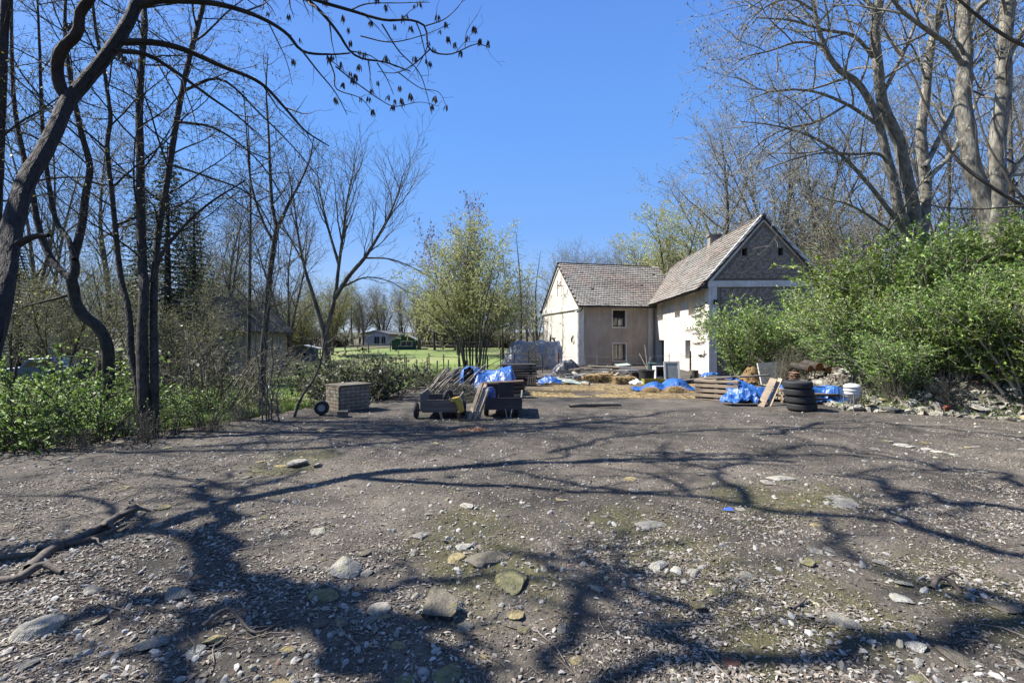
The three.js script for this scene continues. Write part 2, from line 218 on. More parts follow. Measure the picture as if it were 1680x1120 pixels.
{
  const xs = [...[-600, -400, -280, -200, -150, -110, -80, -60, -46, -36, -28, -22, -18, -15], ...lines([[-13, -7, 0.2], [-7, 7.5, 0.075], [7.5, 14, 0.16], [14, 22, 0.4]]), 22, 24, 27, 31, 36, 44, 55, 70, 90, 120, 160, 220, 300, 420, 600];
  const zs = [-900, -600, -420, -300, -230, -180, -150, -125, -105, -90, -80, -72, -65, -59, -54, -50, ...lines([[-46, -30, 0.7], [-30, -18, 0.3], [-18, -10, 0.15], [-10, -1.6, 0.07], [-1.6, 3, 0.4]]), 3, 6, 10, 16, 25, 40, 70, 120];
  const p = [], u = [], c = [], idx = [], nx = xs.length;
  for (const z of zs) for (const x of xs) {
    p.push(x, height(x, z), z); u.push(x / 3.2, z / 3.2);
    const d = -z, n = fbm(x * 0.7, z * 0.7, 4, 31), n2 = fbm(x * 2.6, z * 2.6, 4, 32), n3 = fbm(x * 9, z * 9, 3, 33);
    let k = 0.40 + 0.75 * (n - 0.5) + 0.55 * (n2 - 0.5) + 0.15 * (n3 - 0.5);
    k *= lerp(1, 0.9, smooth(6, 9, d)); let col = [k * 1.05, k * 0.97, k * 0.83];
    const mix = (q, w) => { col = col.map((v, i) => lerp(v, q[i], clamp(w))); };
    mix([1.05, 0.83, 0.52], 0.8 * smooth(0.36, 0.62, n2 * 0.6 + n * 0.4 + 0.10) * smooth(13.2, 17, d + 2 * (n - 0.5)) * (1 - smooth(24, 27, d)) * smooth(-0.6, 1.2, x - 0.02 * d) * (1 - smooth(7.5, 9.5, x)));          // trampled straw
    for (const [mx, md, mr] of [[1.1, 4.2, 0.55], [2.6, 4.9, 0.6], [1.4, 3.9, 0.4], [-0.1, 3.4, 0.45], [3.1, 3.3, 0.5], [1.4, 3.0, 0.5], [3.3, 5.2, 0.45], [-3.0, 6.6, 0.6], [-0.4, 4.2, 0.5], [2.0, 3.0, 0.4]]) { const r = Math.hypot((x - mx), (d - md) * 0.8) / mr; mix([0.36, 0.37, 0.12], 0.75 * smooth(1.25, 0.5, r + 1.1 * (n2 - 0.5) + 0.8 * (n3 - 0.5))); }   // moss
    mix([0.16, 0.13, 0.10], smooth(-0.5, 0.3, creekX(d) - x + 0.6 * (n - 0.5)) * 0.7 * (1 - smooth(40, 60, d)));      // wet bank
    mix([0.55, 0.52, 0.46], 0.5 * smooth(0, 1, x - bankX(d)) * smooth(5, 9, d));
    mix([0.34, 0.34, 0.16], smooth(45, 60, d) * 0.8);
    c.push(...col.map((v) => clamp(v, 0, 1)));
  }
  for (let j = 0; j < zs.length - 1; j++) for (let i = 0; i < nx - 1; i++) { const a = j * nx + i, b = a + nx; idx.push(a, b, a + 1, a + 1, b, b + 1); }
  const g = new THREE.BufferGeometry(); g.setAttribute('position', new THREE.Float32BufferAttribute(p, 3)); g.setAttribute('uv', new THREE.Float32BufferAttribute(u, 2)); g.setAttribute('color', new THREE.Float32BufferAttribute(c, 3)); g.setIndex(idx); g.computeVertexNormals();
  structure('ground', g, new THREE.MeshStandardMaterial({ color: RGB(K, K, K), vertexColors: true, map: texLitter, bumpMap: rep(bumpSoil, 1.6), bumpScale: 0.025, roughness: 0.95 }));
}
const meadowEdge = (d) => creekX(d) - 1.75 - 0.5 * fbm(d * 0.8, 3, 3, 41);
{                                                                 // meadow beyond the creek
  const ds = [...lines([[3, 40, 0.45], [40, 80, 1.6], [80, 170, 6]])], ts = [0, 0.3, 0.7, 1.2, 1.8, 2.5, 3.3, 4.2, 5.2, 6.5, 8, 10, 12, 15, 18, 22, 27, 34, 42, 52, 65, 80, 110, 160], p = [], u = [], c = [], idx = [], n = ts.length;
  for (const d of ds) for (const t of ts) { const x = meadowEdge(d) - t + (d > 36 ? Math.min(3, (d - 36) * 0.1) : 0); p.push(x, height(x, -d) + 0.02 + 0.05 * smooth(0, 0.7, t), -d); u.push(x / 2, d / 2); const q = fbm(x * 0.25, d * 0.25, 4, 42), w = fbm(x * 1.4, d * 1.4, 3, 43), k = 0.75 + 0.6 * (q - 0.5) + 0.5 * (w - 0.5), y = smooth(0.45, 0.7, fbm(x * 0.12, d * 0.3, 3, 45)); const fw = smooth(58, 66, d); c.push(k * lerp(lerp(0.27, 0.40, y), 0.17, fw), k * lerp(lerp(0.39, 0.42, y), 0.15, fw), k * lerp(lerp(0.09, 0.16, y), 0.08, fw)); }
  for (let j = 0; j < ds.length - 1; j++) for (let i = 0; i < n - 1; i++) { const a = j * n + i, b = a + n; idx.push(a, a + 1, b, a + 1, b + 1, b); }
  const g = new THREE.BufferGeometry(); g.setAttribute('position', new THREE.Float32BufferAttribute(p, 3)); g.setAttribute('uv', new THREE.Float32BufferAttribute(u, 2)); g.setAttribute('color', new THREE.Float32BufferAttribute(c, 3)); g.setIndex(idx); g.computeVertexNormals();
  structure('meadow', g, new THREE.MeshStandardMaterial({ color: RGB(K, K, K), vertexColors: true, map: texNoise, bumpMap: bumpFine, bumpScale: 0.06, roughness: 0.95, side: THREE.DoubleSide }));
  const w = new THREE.PlaneGeometry(1, 1, 1, 60), wp = w.attributes.position;                        // creek water
  for (let i = 0; i < wp.count; i++) { const d = 2 + 28 * (0.5 + wp.getY(i)); const x = creekX(d) - 0.8 + wp.getX(i) * 1.0; wp.setXYZ(i, x, height(creekX(d) - 0.8, -d) + 0.05, -d); } w.computeVertexNormals();
  structure('creek_water', w, mat([0.03, 0.03, 0.025], { roughness: 0.08, side: THREE.DoubleSide }));
}
{                                                                 // grass tufts
  const R = rng(401), t = new TB();
  for (let k = 0; k < 7; k++) { const a = R() * 6.3, l = 0.6 + 0.5 * R(), s = 0.3 + 0.5 * R(), d = [Math.cos(a) * s, 1, Math.sin(a) * s], m = Math.hypot(...d); t.leaf([0.1 * (R() - 0.5), 0, 0.1 * (R() - 0.5)], d.map((v) => v / m), [Math.sin(a), 0.5, -Math.cos(a)], l, 0.05, [1, 1, 1]); }
  const g = t.build(), ms = [], cs = [];
  for (let k = 0; k < 34000; k++) { const d = 4 + 40 * Math.pow(R(), 1.5), tt = Math.pow(R(), 1.4) * (4 + d * 0.9), x = meadowEdge(d) - tt; if (fbm(x * 0.6, d * 0.6, 3, 47) < 0.3) continue; const s = (0.10 + 0.12 * R()) * (d < 16 ? 1.15 : 1.0); ms.push(M4(x, height(x, -d) + 0.03, -d, 0, R() * 6.3, 0, s * 1.2, s, s * 1.2)); const q = 0.7 + 0.6 * R(), y = R() < 0.12; cs.push(y ? RGB(0.34 * q, 0.28 * q, 0.13 * q) : RGB(0.19 * q, 0.31 * q, 0.06 * q)); }
  for (let k = 0; k < 900; k++) { const d = 9.6 + 5 * R(), x = bankX(d) - 0.4 + 1.8 * R(), s = 0.06 + 0.09 * R(); ms.push(M4(x, height(x, -d) - 0.01, -d, 0, R() * 6.3, 0, s * 1.2, s, s * 1.2)); const q = 0.7 + 0.6 * R(); cs.push(RGB(0.15 * q, 0.24 * q, 0.05 * q)); }
  stuff('grass', g, M.leafPlain ?? (M.leafPlain = new THREE.MeshPhysicalMaterial({ color: RGB(K, K, K), roughness: 0.8, transmission: 0.3, thickness: 0, side: THREE.DoubleSide, specularIntensity: 0.4 })), ms, cs, 'fresh spring grass over the meadow beyond the creek', 'grass');
}
{                                                                 // bark chips, grit and twigs trodden into the yard
  const R = rng(402), chip = new THREE.BoxGeometry(1, 0.14, 0.42, 2, 1, 1), cp = chip.attributes.position;
  for (let i = 0; i < cp.count; i++) { const x = cp.getX(i), e = Math.abs(x) > 0.4 ? 0.55 : 1; cp.setZ(i, cp.getZ(i) * e); cp.setY(i, cp.getY(i) + 0.12 * (Math.abs(x) < 0.1 ? 1 : 0)); } chip.computeVertexNormals();
  const pal = [[0.44, 0.40, 0.34], [0.52, 0.48, 0.42], [0.36, 0.31, 0.25], [0.30, 0.245, 0.19], [0.26, 0.245, 0.225], [0.20, 0.16, 0.12], [0.15, 0.125, 0.10], [0.08, 0.068, 0.055], [0.10, 0.085, 0.07], [0.30, 0.26, 0.21]];
  const ms = [], cs = [];
  for (let k = 0; k < 330000; k++) {
    const d = 2.1 + 10 * Math.pow(R(), 1.35), x = (R() * 2 - 1) * (d * 1.12 + 0.5); if (x < creekX(d) + 0.4 || x > bankX(d) + 0.3) continue;
    const cl = smooth(0.36, 0.66, 0.55 * fbm(x * 0.9 + 3, d * 0.9, 4, 53) + 0.45 * fbm(x * 3.1, d * 3.1, 3, 54)), zone = 0.35 + 0.65 * Math.max(smooth(5.4, 3.6, d), smooth(2.5, 4.5, Math.abs(x + 0.3)) * smooth(8.5, 6, d));
    if (R() > (0.10 + 0.90 * cl * cl) * zone) continue;
    const s = 0.008 + 0.027 * Math.pow(R(), 2.8); ms.push(M4(x, height(x, -d) + 0.001 + s * 0.1, -d, (R() - 0.5) * 0.7, R() * 6.3, (R() - 0.5) * 0.5, s, s * (0.5 + R()), s * (0.5 + R())));
    const c = pal[Math.floor(R() * pal.length)], q = 0.6 + 0.6 * R(); cs.push(RGB(c[0] * q, c[1] * q, c[2] * q));
  }
  stuff('bark_chips', chip, mat([1, 1, 1]), ms, cs, 'pale and brown bark chips trodden into the yard soil', 'bark chips');
  const gt = new THREE.TetrahedronGeometry(0.7, 0).scale(1.3, 0.6, 0.8), gm = [], gc = [];
  for (let k = 0; k < 190000; k++) { const d = 2.1 + 9.5 * Math.pow(R(), 1.25), x = (R() * 2 - 1) * (d * 1.12 + 0.5); if (x < creekX(d) + 0.4 || x > bankX(d) + 0.2) continue; if (R() > 0.25 + 0.75 * smooth(0.35, 0.6, fbm(x * 1.7, d * 1.7, 3, 58))) continue; const s = 0.004 + 0.009 * Math.pow(R(), 2); gm.push(M4(x, height(x, -d) + s * 0.2, -d, R() * 3, R() * 6.3, R() * 3, s)); const c = pal[Math.floor(R() * pal.length)], q = 0.55 + 0.6 * R(); gc.push(RGB(c[0] * q, c[1] * q, c[2] * q)); }
  stuff('grit', gt, mat([1, 1, 1]), gm, gc, 'fine grit and crumbs of bark over the yard soil', 'grit');
  const gr = new THREE.IcosahedronGeometry(0.5, 0), gp = gr.attributes.position; for (let i = 0; i < gp.count; i++) gp.setY(i, gp.getY(i) * 0.6); gr.computeVertexNormals();
  const ms2 = [], cs2 = [];
  for (let k = 0; k < 8000; k++) { const d = 2.1 + 9 * Math.pow(R(), 1.7), x = (R() * 2 - 1) * (d * 1.12 + 0.5); if (x < creekX(d) + 0.3 || x > bankX(d) + 0.5) continue; if (fbm(x * 1.1, d * 1.1, 3, 57) < 0.42) continue; const s = 0.012 + 0.035 * Math.pow(R(), 3); ms2.push(M4(x, height(x, -d) + s * 0.1, -d, R(), R() * 6.3, R(), s * (1 + R()), s, s)); const q = 0.35 + 0.65 * R(), c = R() < 0.012 ? [0.36, 0.2, 0.14] : R() < 0.15 ? [0.46, 0.42, 0.3] : [0.46, 0.44, 0.40]; cs2.push(RGB(c[0] * q, c[1] * q, c[2] * q)); }
  stuff('gravel', gr, mat([1, 1, 1]), ms2, cs2, 'loose pale gravel strewn over the yard', 'gravel');
  const t = new TB(); t.tube([[-0.5, 0, 0], [-0.15, 0.03, 0.04], [0.2, 0.0, -0.03], [0.5, 0.03, 0.02]], [0.012, 0.012, 0.01, 0.005], 4); t.tube([[0.1, 0, 0], [0.3, 0.03, 0.12]], [0.008, 0.004], 3);
  const ms3 = [], cs3 = [];
  for (let k = 0; k < 1500; k++) { const d = 2.1 + 8 * Math.pow(R(), 1.4), x = (R() * 2 - 1) * (d * 1.12 + 0.5); if (x < creekX(d) + 0.2 || x > bankX(d) + 0.5) continue; if (R() > 0.25 + (x < -0.5 * d ? 0.75 : 0)) continue; const s = 0.08 + 0.34 * Math.pow(R(), 2); ms3.push(M4(x, height(x, -d) + 0.008, -d, 0, R() * 6.3, (R() - 0.5) * 0.1, s, 0.35, s)); const q = 0.5 + 0.8 * R(); cs3.push(RGB(0.20 * q, 0.165 * q, 0.135 * q)); }
  stuff('fallen_twigs', t.build(), mat([1, 1, 1]), ms3, cs3, 'thin fallen twigs littering the yard', 'twigs');
  const st = [], sc = [];                                           // straw
  for (let k = 0; k < 9000; k++) { const d = 14.2 + 11 * Math.pow(R(), 1.2), x = -0.2 + 8.6 * R(); if (fbm(x * 0.8, d * 0.8, 3, 59) < 0.40 + 0.1 * R()) continue; const s = 0.1 + 0.22 * R(); st.push(M4(x, height(x, -d) + 0.012, -d, (R() - 0.5) * 0.3, R() * 6.3, (R() - 0.5) * 0.3, s, 0.4, 0.45)); const q = 0.6 + 0.6 * R(); sc.push(RGB(0.56 * q, 0.42 * q, 0.20 * q)); }
  const s1 = new TB(); s1.tube([[-0.5, 0, 0], [0.5, 0.01, 0.01]], [0.012, 0.012], 3);
  stuff('straw_litter', s1.build(), mat([1, 1, 1]), st, sc, 'trampled straw spread before the farmhouse yard', 'straw');
  const lf = new TB(); lf.leaf([-0.5, 0, 0], [1, 0, 0], [0, 1, 0], 1, 0.34, [1, 1, 1]); const lm = [], lc = [];
  for (let k = 0; k < 5200; k++) { const d = 4 + 26 * R(), tt = -0.5 + 2.8 * R(), x = creekX(d) - tt; lm.push(M4(x, height(x, -d) + 0.012, -d, (R() - 0.5) * 0.8, R() * 6.3, (R() - 0.5) * 0.8, 0.05 + 0.05 * R())); const q = 0.4 + 0.7 * R(); lc.push(RGB(0.24 * q, 0.17 * q, 0.11 * q)); }
  for (let k = 0; k < 4000; k++) { const d = 8 + 18 * R(), x = bankX(d) - 0.5 + 5 * R(); lm.push(M4(x, height(x, -d) + 0.015, -d, (R() - 0.5) * 0.8, R() * 6.3, (R() - 0.5) * 0.8, 0.05 + 0.05 * R())); const q = 0.4 + 0.7 * R(); lc.push(RGB(0.27 * q, 0.20 * q, 0.13 * q)); }
  stuff('dead_leaves', lf.build(), mat([1, 1, 1], { side: THREE.DoubleSide }), lm, lc, 'brown dead leaves along the creek and rubble bank', 'leaves');
}
// ---------------------------------------------------------------- farmhouse
{
  const A = [11.55, -0.5, -28.6], house = thing('farmhouse', 'two storey plastered farmhouse with side wing and weathered tiled roofs', 'house', A, -Math.atan(0.0625));
  house.updateMatrixWorld(true);
  const inv = house.matrixWorld.clone().invert(), MAIN = new THREE.Matrix4();
  const wingW = new THREE.Matrix4().makeRotationY(14 * Math.PI / 180).setPosition(5.51, -0.5, -40.5), WING = inv.clone().multiply(wingW);
  const hp = (name, geo, m, frame = MAIN, parent = house) => { const o = part(name, geo.clone().applyMatrix4(frame), m, parent); return o; };
  // wall panel in its own plane: u along, v up, thickness going inward; openings cut out
  function wall(outline, holes, th, frame, m, name = 'wall', parent) {
    const s = new THREE.Shape(outline.map((q) => new THREE.Vector2(...q)));
    for (const [a, b, c, d] of holes) s.holes.push(new THREE.Path([[a, b], [a, d], [c, d], [c, b]].map((q) => new THREE.Vector2(...q))));
    const g = new THREE.ExtrudeGeometry(s, { depth: th, bevelEnabled: false }); g.translate(0, 0, -th); return hp(name, g, m, frame, parent);
  }
  const fr = (base, x, y, z, ry) => base.clone().multiply(new THREE.Matrix4().makeRotationY(ry).setPosition(x, y, z));
  const L = 20, W = 6.2, EV = 5.6, AP = [3.05, 9.25];              // heights above the local ground (-0.5)
  // west wall: u runs from the front corner backwards -> use mirrored frame (origin at back end)
  const west = fr(MAIN, 0, 0, -L, -Math.PI / 2), w = (s) => L - s;
  const openW = [[w(4.0), 3.75, w(2.6), 5.15], [w(7.4), 3.75, w(6.0), 5.15], [w(12.7), 3.72, w(10.9), 5.12], [w(12.8), 0.02, w(10.5), 2.12], [w(4.7), 0.86, w(3.55), 2.12], [w(0.9), 1.05, w(0.3), 1.5]];
  wall([[0, 0], [L, 0], [L, EV], [0, EV]], openW, 0.45, west, M.plasterLight);
  openW.forEach(([a, b, c, d], k) => {
    const cx = (a + c) / 2, cy = (b + d) / 2, ww = c - a, hh = d - b;
    if (k < 3) hp('window_infill', box(ww, hh, 0.1, [cx, cy, -0.36]), M.plasterLight, west);
    else if (k === 3) { const dr = hp('door', box(ww, hh, 0.06, [cx, cy, -0.40]), M.woodDark, west); hp('door_frame', merge([box(0.08, hh, 0.1, [a + 0.05, cy, -0.33]), box(0.08, hh, 0.1, [c - 0.05, cy, -0.33]), box(ww - 0.2, 0.08, 0.1, [cx, d - 0.05, -0.33])]), M.paintWhite, west, dr); }
    else { const f = hp('window', merge([box(0.07, hh, 0.07, [a + 0.04, cy, -0.36]), box(0.07, hh, 0.07, [c - 0.04, cy, -0.36]), box(ww - 0.16, 0.07, 0.07, [cx, b + 0.04, -0.36]), box(ww - 0.16, 0.07, 0.07, [cx, d - 0.04, -0.36])]), k === 5 ? M.woodWorn : M.woodGrey, west); hp('pane', box(ww - 0.15, hh - 0.15, 0.01, [cx, cy, -0.37]), M.glass, west, f); }
  });
  // front gable: framed field of rough stucco
  const front = MAIN;
  wall([[0, 0], [W, 0], [W, EV], [W, EV + 0.05], AP, [0, EV + 0.05]], [[1.86, 7.05, 2.18, 7.47], [3.9, 7.05, 4.2, 7.47]], 0.45, front, M.stuccoPlain, 'gable_wall');
  // rough render: a real relief of trowelled ridges
  function render(x0, x1, y0, y1, inside) {
    const st = 0.035, nx = Math.ceil((x1 - x0) / st), ny = Math.ceil((y1 - y0) / st), p = [], u = [], idx = [];
    for (let j = 0; j <= ny; j++) for (let i = 0; i <= nx; i++) { const x = x0 + i * (x1 - x0) / nx, y = y0 + j * (y1 - y0) / ny, wq = fbm(x * 5, y * 5, 3, 71), r = 1 - Math.abs(2 * fbm(x * 5.5 + 1.5 * wq, y * 7 + 1.5 * wq, 3, 73) - 1); p.push(x, y, 0.012 + 0.10 * Math.pow(r, 2.0) + 0.012 * (hash2(i, j, 4) - 0.5)); u.push(x, y); }
    for (let j = 0; j < ny; j++) for (let i = 0; i < nx; i++) { const x = x0 + (i + 0.5) * (x1 - x0) / nx, y = y0 + (j + 0.5) * (y1 - y0) / ny; if (!inside(x, y) || (y > 7.0 && y < 7.52 && ((x > 1.8 && x < 2.24) || (x > 3.84 && x < 4.26)))) continue; const a = j * (nx + 1) + i, b = a + nx + 1; idx.push(a, a + 1, b, a + 1, b + 1, b); }
    const g = new THREE.BufferGeometry(); g.setAttribute('position', new THREE.Float32BufferAttribute(p, 3)); g.setAttribute('uv', new THREE.Float32BufferAttribute(u, 2)); g.setIndex(idx); g.computeVertexNormals(); hp('rough_render', g, M.stucco, front);
  }
  render(0.4, W - 0.4, EV + 0.12, AP[1] - 0.45, (x, y) => { const n = 0.12 * (fbm(x * 2, y * 2, 3, 9) - 0.5), top = x < AP[0] ? EV + (x - 0) * (AP[1] - EV) / AP[0] : EV + (W - x) * (AP[1] - EV) / (W - AP[0]); return y < top - 0.52 + n && x > 0.5; });
  render(0.62, W - 0.62, 0.3, EV - 0.45, (x) => x > 0.68 + 0.03 * Math.sin(x * 9));
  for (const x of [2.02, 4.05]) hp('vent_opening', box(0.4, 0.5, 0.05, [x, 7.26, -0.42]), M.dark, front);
  for (const [x, y, ww, hh] of [[1.83, 7.26, 0.06, 0.54], [2.21, 7.26, 0.06, 0.54], [3.87, 7.26, 0.06, 0.54], [4.23, 7.26, 0.06, 0.54]]) hp('vent_trim', box(ww, hh, 0.07, [x, y, 0.045]), M.stuccoPlain, front);
  hp('cornice_band', box(W + 0.3, 0.36, 0.13, [W / 2 + 0.05, EV - 0.2, 0.066]), M.white);
  hp('corner_pilaster', box(0.46, EV - 0.39, 0.12, [0.2, (EV - 0.39) / 2, 0.062]), M.white);
  hp('corner_pilaster', box(0.46, EV - 0.39, 0.12, [W - 0.2, (EV - 0.39) / 2, 0.062]), M.white);
  hp('corner_pilaster', box(0.06, EV - 0.02, 0.5, [-0.03, EV / 2 - 0.01, -0.26]), M.white);
  // rake boards
  const rake = (x0, y0, x1, y1, name, wdt = 0.34) => { const len = Math.hypot(x1 - x0, y1 - y0), a = Math.atan2(y1 - y0, x1 - x0), g = box(len, wdt, 0.15); g.applyMatrix4(new THREE.Matrix4().makeRotationZ(a)); g.translate((x0 + x1) / 2, (y0 + y1) / 2, 0.10); hp(name, g, M.white); };
  rake(-0.12, EV - 0.08, AP[0], AP[1] + 0.02, 'rake_board'); rake(AP[0] + 0.01, AP[1] + 0.016, W + 0.3, EV - 0.10, 'rake_board');
  wall([[0, 0], [W, 0], [W, EV], AP, [0, EV]], [], 0.4, fr(MAIN, 0, 0, -L + 0.42, 0), M.plasterBrown, 'wall');
  wall([[0, 0], [L, 0], [L, EV], [0, EV]], [], 0.4, fr(MAIN, W, 0, 0, Math.PI / 2), M.plasterBrown, 'wall');
  hp('upper_floor', box(W - 1, 0.2, L - 1, [W / 2, 2.9, -L / 2]), M.room); hp('attic_floor', box(W - 1, 0.2, L - 1, [W / 2, EV - 0.2, -L / 2]), M.room);
  // roofs: courses of single tiles laid on a deck
  function slope(x0, y0, x1, y1, za, zb, frame, seed, name, sag = 0.05) {
    const R = rng(seed), t = new TB(), len = Math.hypot(x1 - x0, y1 - y0), ux = (x1 - x0) / len, uy = (y1 - y0) / len, s = Math.sign(x1 - x0), nx = -uy * s, ny = ux * s, rows = Math.round(len / 0.305), cols = Math.round(Math.abs(zb - za) / 0.25), e = len / rows, wd = (zb - za) / cols;
    for (let r = 0; r < rows; r++) for (let k = 0; k < cols; k++) {
      if (R() < 0.004) continue;
      const z0 = za + k * wd + (r % 2 ? wd / 2 : 0) + (R() - 0.5) * 0.014, z1 = z0 + wd * 0.965, sg = (q) => -sag * Math.sin(Math.PI * q / len) + 0.03 * (fbm((z0) * 0.5, q * 0.6, 2, seed) - 0.5) * 2, q0 = r * e - 0.05 + (R() - 0.5) * 0.03, q1 = r * e + e, h0 = 0.085 + 0.026 * (R() - 0.3) + sg(q0), h1 = 0.014 + sg(q1), hb = h0 - 0.055;
      const pt = (q, h, z) => [x0 + ux * q + nx * h, y0 + uy * q + ny * h, z], l = (1.02 + 0.36 * R() - (R() < 0.05 ? 0.35 : 0)) * (0.78 + 0.5 * fbm(z0 * 0.9, q0 * 0.9, 3, seed + 8)), p = fbm(z0 * 0.35, q0 * 0.5, 3, seed + 4), red = smooth(0.5, 0.72, p + 0.25 * (R() - 0.5)), c = [l * lerp(0.41, 0.44, red), l * lerp(0.385, 0.365, red), l * lerp(0.345, 0.315, red)];
      const a = pt(q0, h0, z0), b = pt(q0, h0, z1), cc = pt(q1, h1, z1), d = pt(q1, h1, z0), f = pt(q0, hb, z0), g = pt(q0, hb, z1), mid = pt(q0, h0 + 0.014, (z0 + z1) / 2), mu = pt(q1, h1 + 0.012, (z0 + z1) / 2);
      const o = s * Math.sign(wd) > 0;
      o ? (t.quad(a, mid, mu, d, c), t.quad(mid, b, cc, mu, c), t.quad(f, g, b, a, c)) : (t.quad(mid, a, d, mu, c), t.quad(b, mid, mu, cc, c), t.quad(g, f, a, b, c));
    }
    const deck = hp(name, new THREE.BoxGeometry(len, 0.10, Math.abs(zb - za)).applyMatrix4(new THREE.Matrix4().makeRotationZ(Math.atan2(y1 - y0, x1 - x0))).translate((x0 + x1) / 2 - nx * 0.12, (y0 + y1) / 2 - ny * 0.12, (za + zb) / 2), M.woodDark, frame);
    const tl = hp('roof_tiles', t.build(), new THREE.MeshStandardMaterial().copy(M.tile), frame, deck); tl.material = M.tile; M.tile.side = THREE.DoubleSide; tl.userData.kind = 'stuff';
  }
  const dy = 0.12; // deck thickness above the wall line
  slope(-0.70, EV + dy - 0.62, AP[0], AP[1] + dy + 0.02, 0.24, -L - 0.2, MAIN, 501, 'roof_slope', 0.10);
  slope(W + 0.4, EV + dy - 0.36, AP[0], AP[1] + dy + 0.02, 0.24, -L - 0.2, MAIN, 502, 'roof_slope');
  const ridge = (x, y, za, zb, frame, n) => { for (let k = 0; k < n; k++) { const l = (zb - za) / n, g = new THREE.CylinderGeometry(0.13, 0.15, Math.abs(l) * 1.08, 8, 1, false, -Math.PI / 2, Math.PI); g.applyMatrix4(new THREE.Matrix4().makeRotationX(Math.PI / 2)); g.applyMatrix4(new THREE.Matrix4().makeRotationZ(0)); g.translate(x, y - 0.02 + 0.02 * hash2(k, 3, 9), za + l * (k + 0.5)); const c = new Float32Array(g.attributes.position.count * 3), q = 0.5 + 0.5 * hash2(k, 5, 2); for (let i = 0; i < c.length; i += 3) { c[i] = 0.34 * q; c[i + 1] = 0.28 * q; c[i + 2] = 0.23 * q; } g.setAttribute('color', new THREE.BufferAttribute(c, 3)); hp('ridge_tile', g, M.tile, frame); } };
  ridge(AP[0], AP[1] + dy + 0.06, 0.3, -L, MAIN, 40);
  hp('soffit', box(0.62, 0.05, L, [-0.33, EV - 0.42, -L / 2 + 0.02], [0, 0, 0.25]), M.plasterLight);
  hp('fascia_board', box(0.04, 0.2, L + 0.2, [-0.66, EV - 0.5, -L / 2 + 0.1]), M.woodDark);
  hp('eave_end', box(0.5, 0.22, 0.1, [-0.36, EV - 0.36, 0.12]), M.woodDark);
  // chimney stump
  const ch = hp('chimney', box(0.75, 0.95, 0.6, [AP[0] + 0.05, AP[1] + 0.15, -8.2]), M.stuccoPlain); hp('chimney_cap', box(0.95, 0.12, 0.8, [AP[0] + 0.05, AP[1] + 0.685, -8.2]), M.stoneGrey, MAIN, ch);
  // ---- wing: local x along the yard wall, -z away
  const WL = 7.25, WD = 9.65, WE = 5.26, WA = 9.1;
  const holesS = [[3.1, 3.24, 4.28, 4.64], [3.12, 0.39, 4.3, 1.79]];
  wall([[0, 0], [WL, 0], [WL, WE], [0, WE]], holesS, 0.45, WING, M.plasterBrown);
  for (const [a, b, c, d] of holesS) {
    const cx = (a + c) / 2, cy = (b + d) / 2, up = b > 2;
    hp('window_surround', merge([box(0.09, d - b + 0.18, 0.03, [a - 0.045, cy, 0.017]), box(0.09, d - b + 0.18, 0.03, [c + 0.045, cy, 0.017]), box(c - a, 0.09, 0.03, [cx, d + 0.045, 0.017]), box(c - a, 0.09, 0.03, [cx, b - 0.045, 0.017])]), M.plasterLight, WING);
    const f = hp('window', merge([box(0.07, d - b - 0.02, 0.06, [a + 0.045, cy, -0.24]), box(0.07, d - b - 0.02, 0.06, [c - 0.045, cy, -0.24]), box(0.06, d - b - 0.16, 0.06, [cx, cy, -0.24]), box(c - a - 0.18, 0.07, 0.06, [cx, b + 0.05, -0.24]), box(c - a - 0.18, 0.07, 0.06, [cx, d - 0.05, -0.24])]), up ? M.woodDark : M.woodWorn, WING);
    hp('pane', box(c - a - 0.16, d - b - 0.16, 0.01, [cx, cy, -0.245]), M.glass, WING, f);
    if (up) hp('curtain', box(0.28, 0.5, 0.02, [cx + 0.25, b + 0.33, -0.5]), M.paintWhite, WING, f); else for (const x of [-0.42, -0.02, 0.34]) hp('curtain', box(0.16, d - b, 0.02, [cx + x, cy, -0.52]), M.woodTan, WING, f);
  }
  const gab = fr(WING, 0, 0, -WD, -Math.PI / 2), g0 = WD - 5.4, g1 = WD - 4.0;
  wall([[0, 0], [WD, 0], [WD, WE], [WD / 2, WA], [0, WE]], [[g0, 0.3, g1, 1.56]], 0.45, gab, M.plasterLight, 'gable_wall');
  const wf = hp('window', merge([box(0.07, 1.2, 0.06, [g0 + 0.05, 0.93, -0.3]), box(0.07, 1.2, 0.06, [g1 - 0.05, 0.93, -0.3]), box(1.2, 0.07, 0.06, [(g0 + g1) / 2, 1.49, -0.3])]), M.woodGrey, gab); hp('pane', box(1.3, 1.1, 0.01, [(g0 + g1) / 2, 0.9, -0.31]), M.glass, gab, wf);
  hp('gable_band', box(WD + 0.02, 0.5, 0.05, [WD / 2, WE - 0.32, 0.027]), M.white, gab);
  hp('gable_molding', box(WD + 0.04, 0.06, 0.1, [WD / 2, WE - 0.60, 0.052]), M.stuccoPlain, gab);
  for (const s of [-1, 1]) { const x0 = WD / 2 + s * WD / 2, len = Math.hypot(WD / 2, WA - WE), g = box(len, 0.24, 0.05).applyMatrix4(new THREE.Matrix4().makeRotationZ(-s * Math.atan2(WA - WE, WD / 2))).translate((x0 + WD / 2) / 2 - s * 0.07, (WE + WA) / 2 - 0.13, 0.06); hp('rake_board', g, M.white, gab); }
  hp('corner_pilaster', box(0.07, WE - 0.7, 0.48, [-0.036, (WE - 0.7) / 2, -0.25]), M.white, WING); hp('corner_pilaster', box(0.5, WE - 0.05, 0.07, [0.22, (WE - 0.05) / 2, 0.037]), M.white, WING); hp('corner_pilaster', box(0.45, WE - 0.05, 0.09, [WL - 0.62, (WE - 0.05) / 2, 0.047]), M.plasterLight, WING);
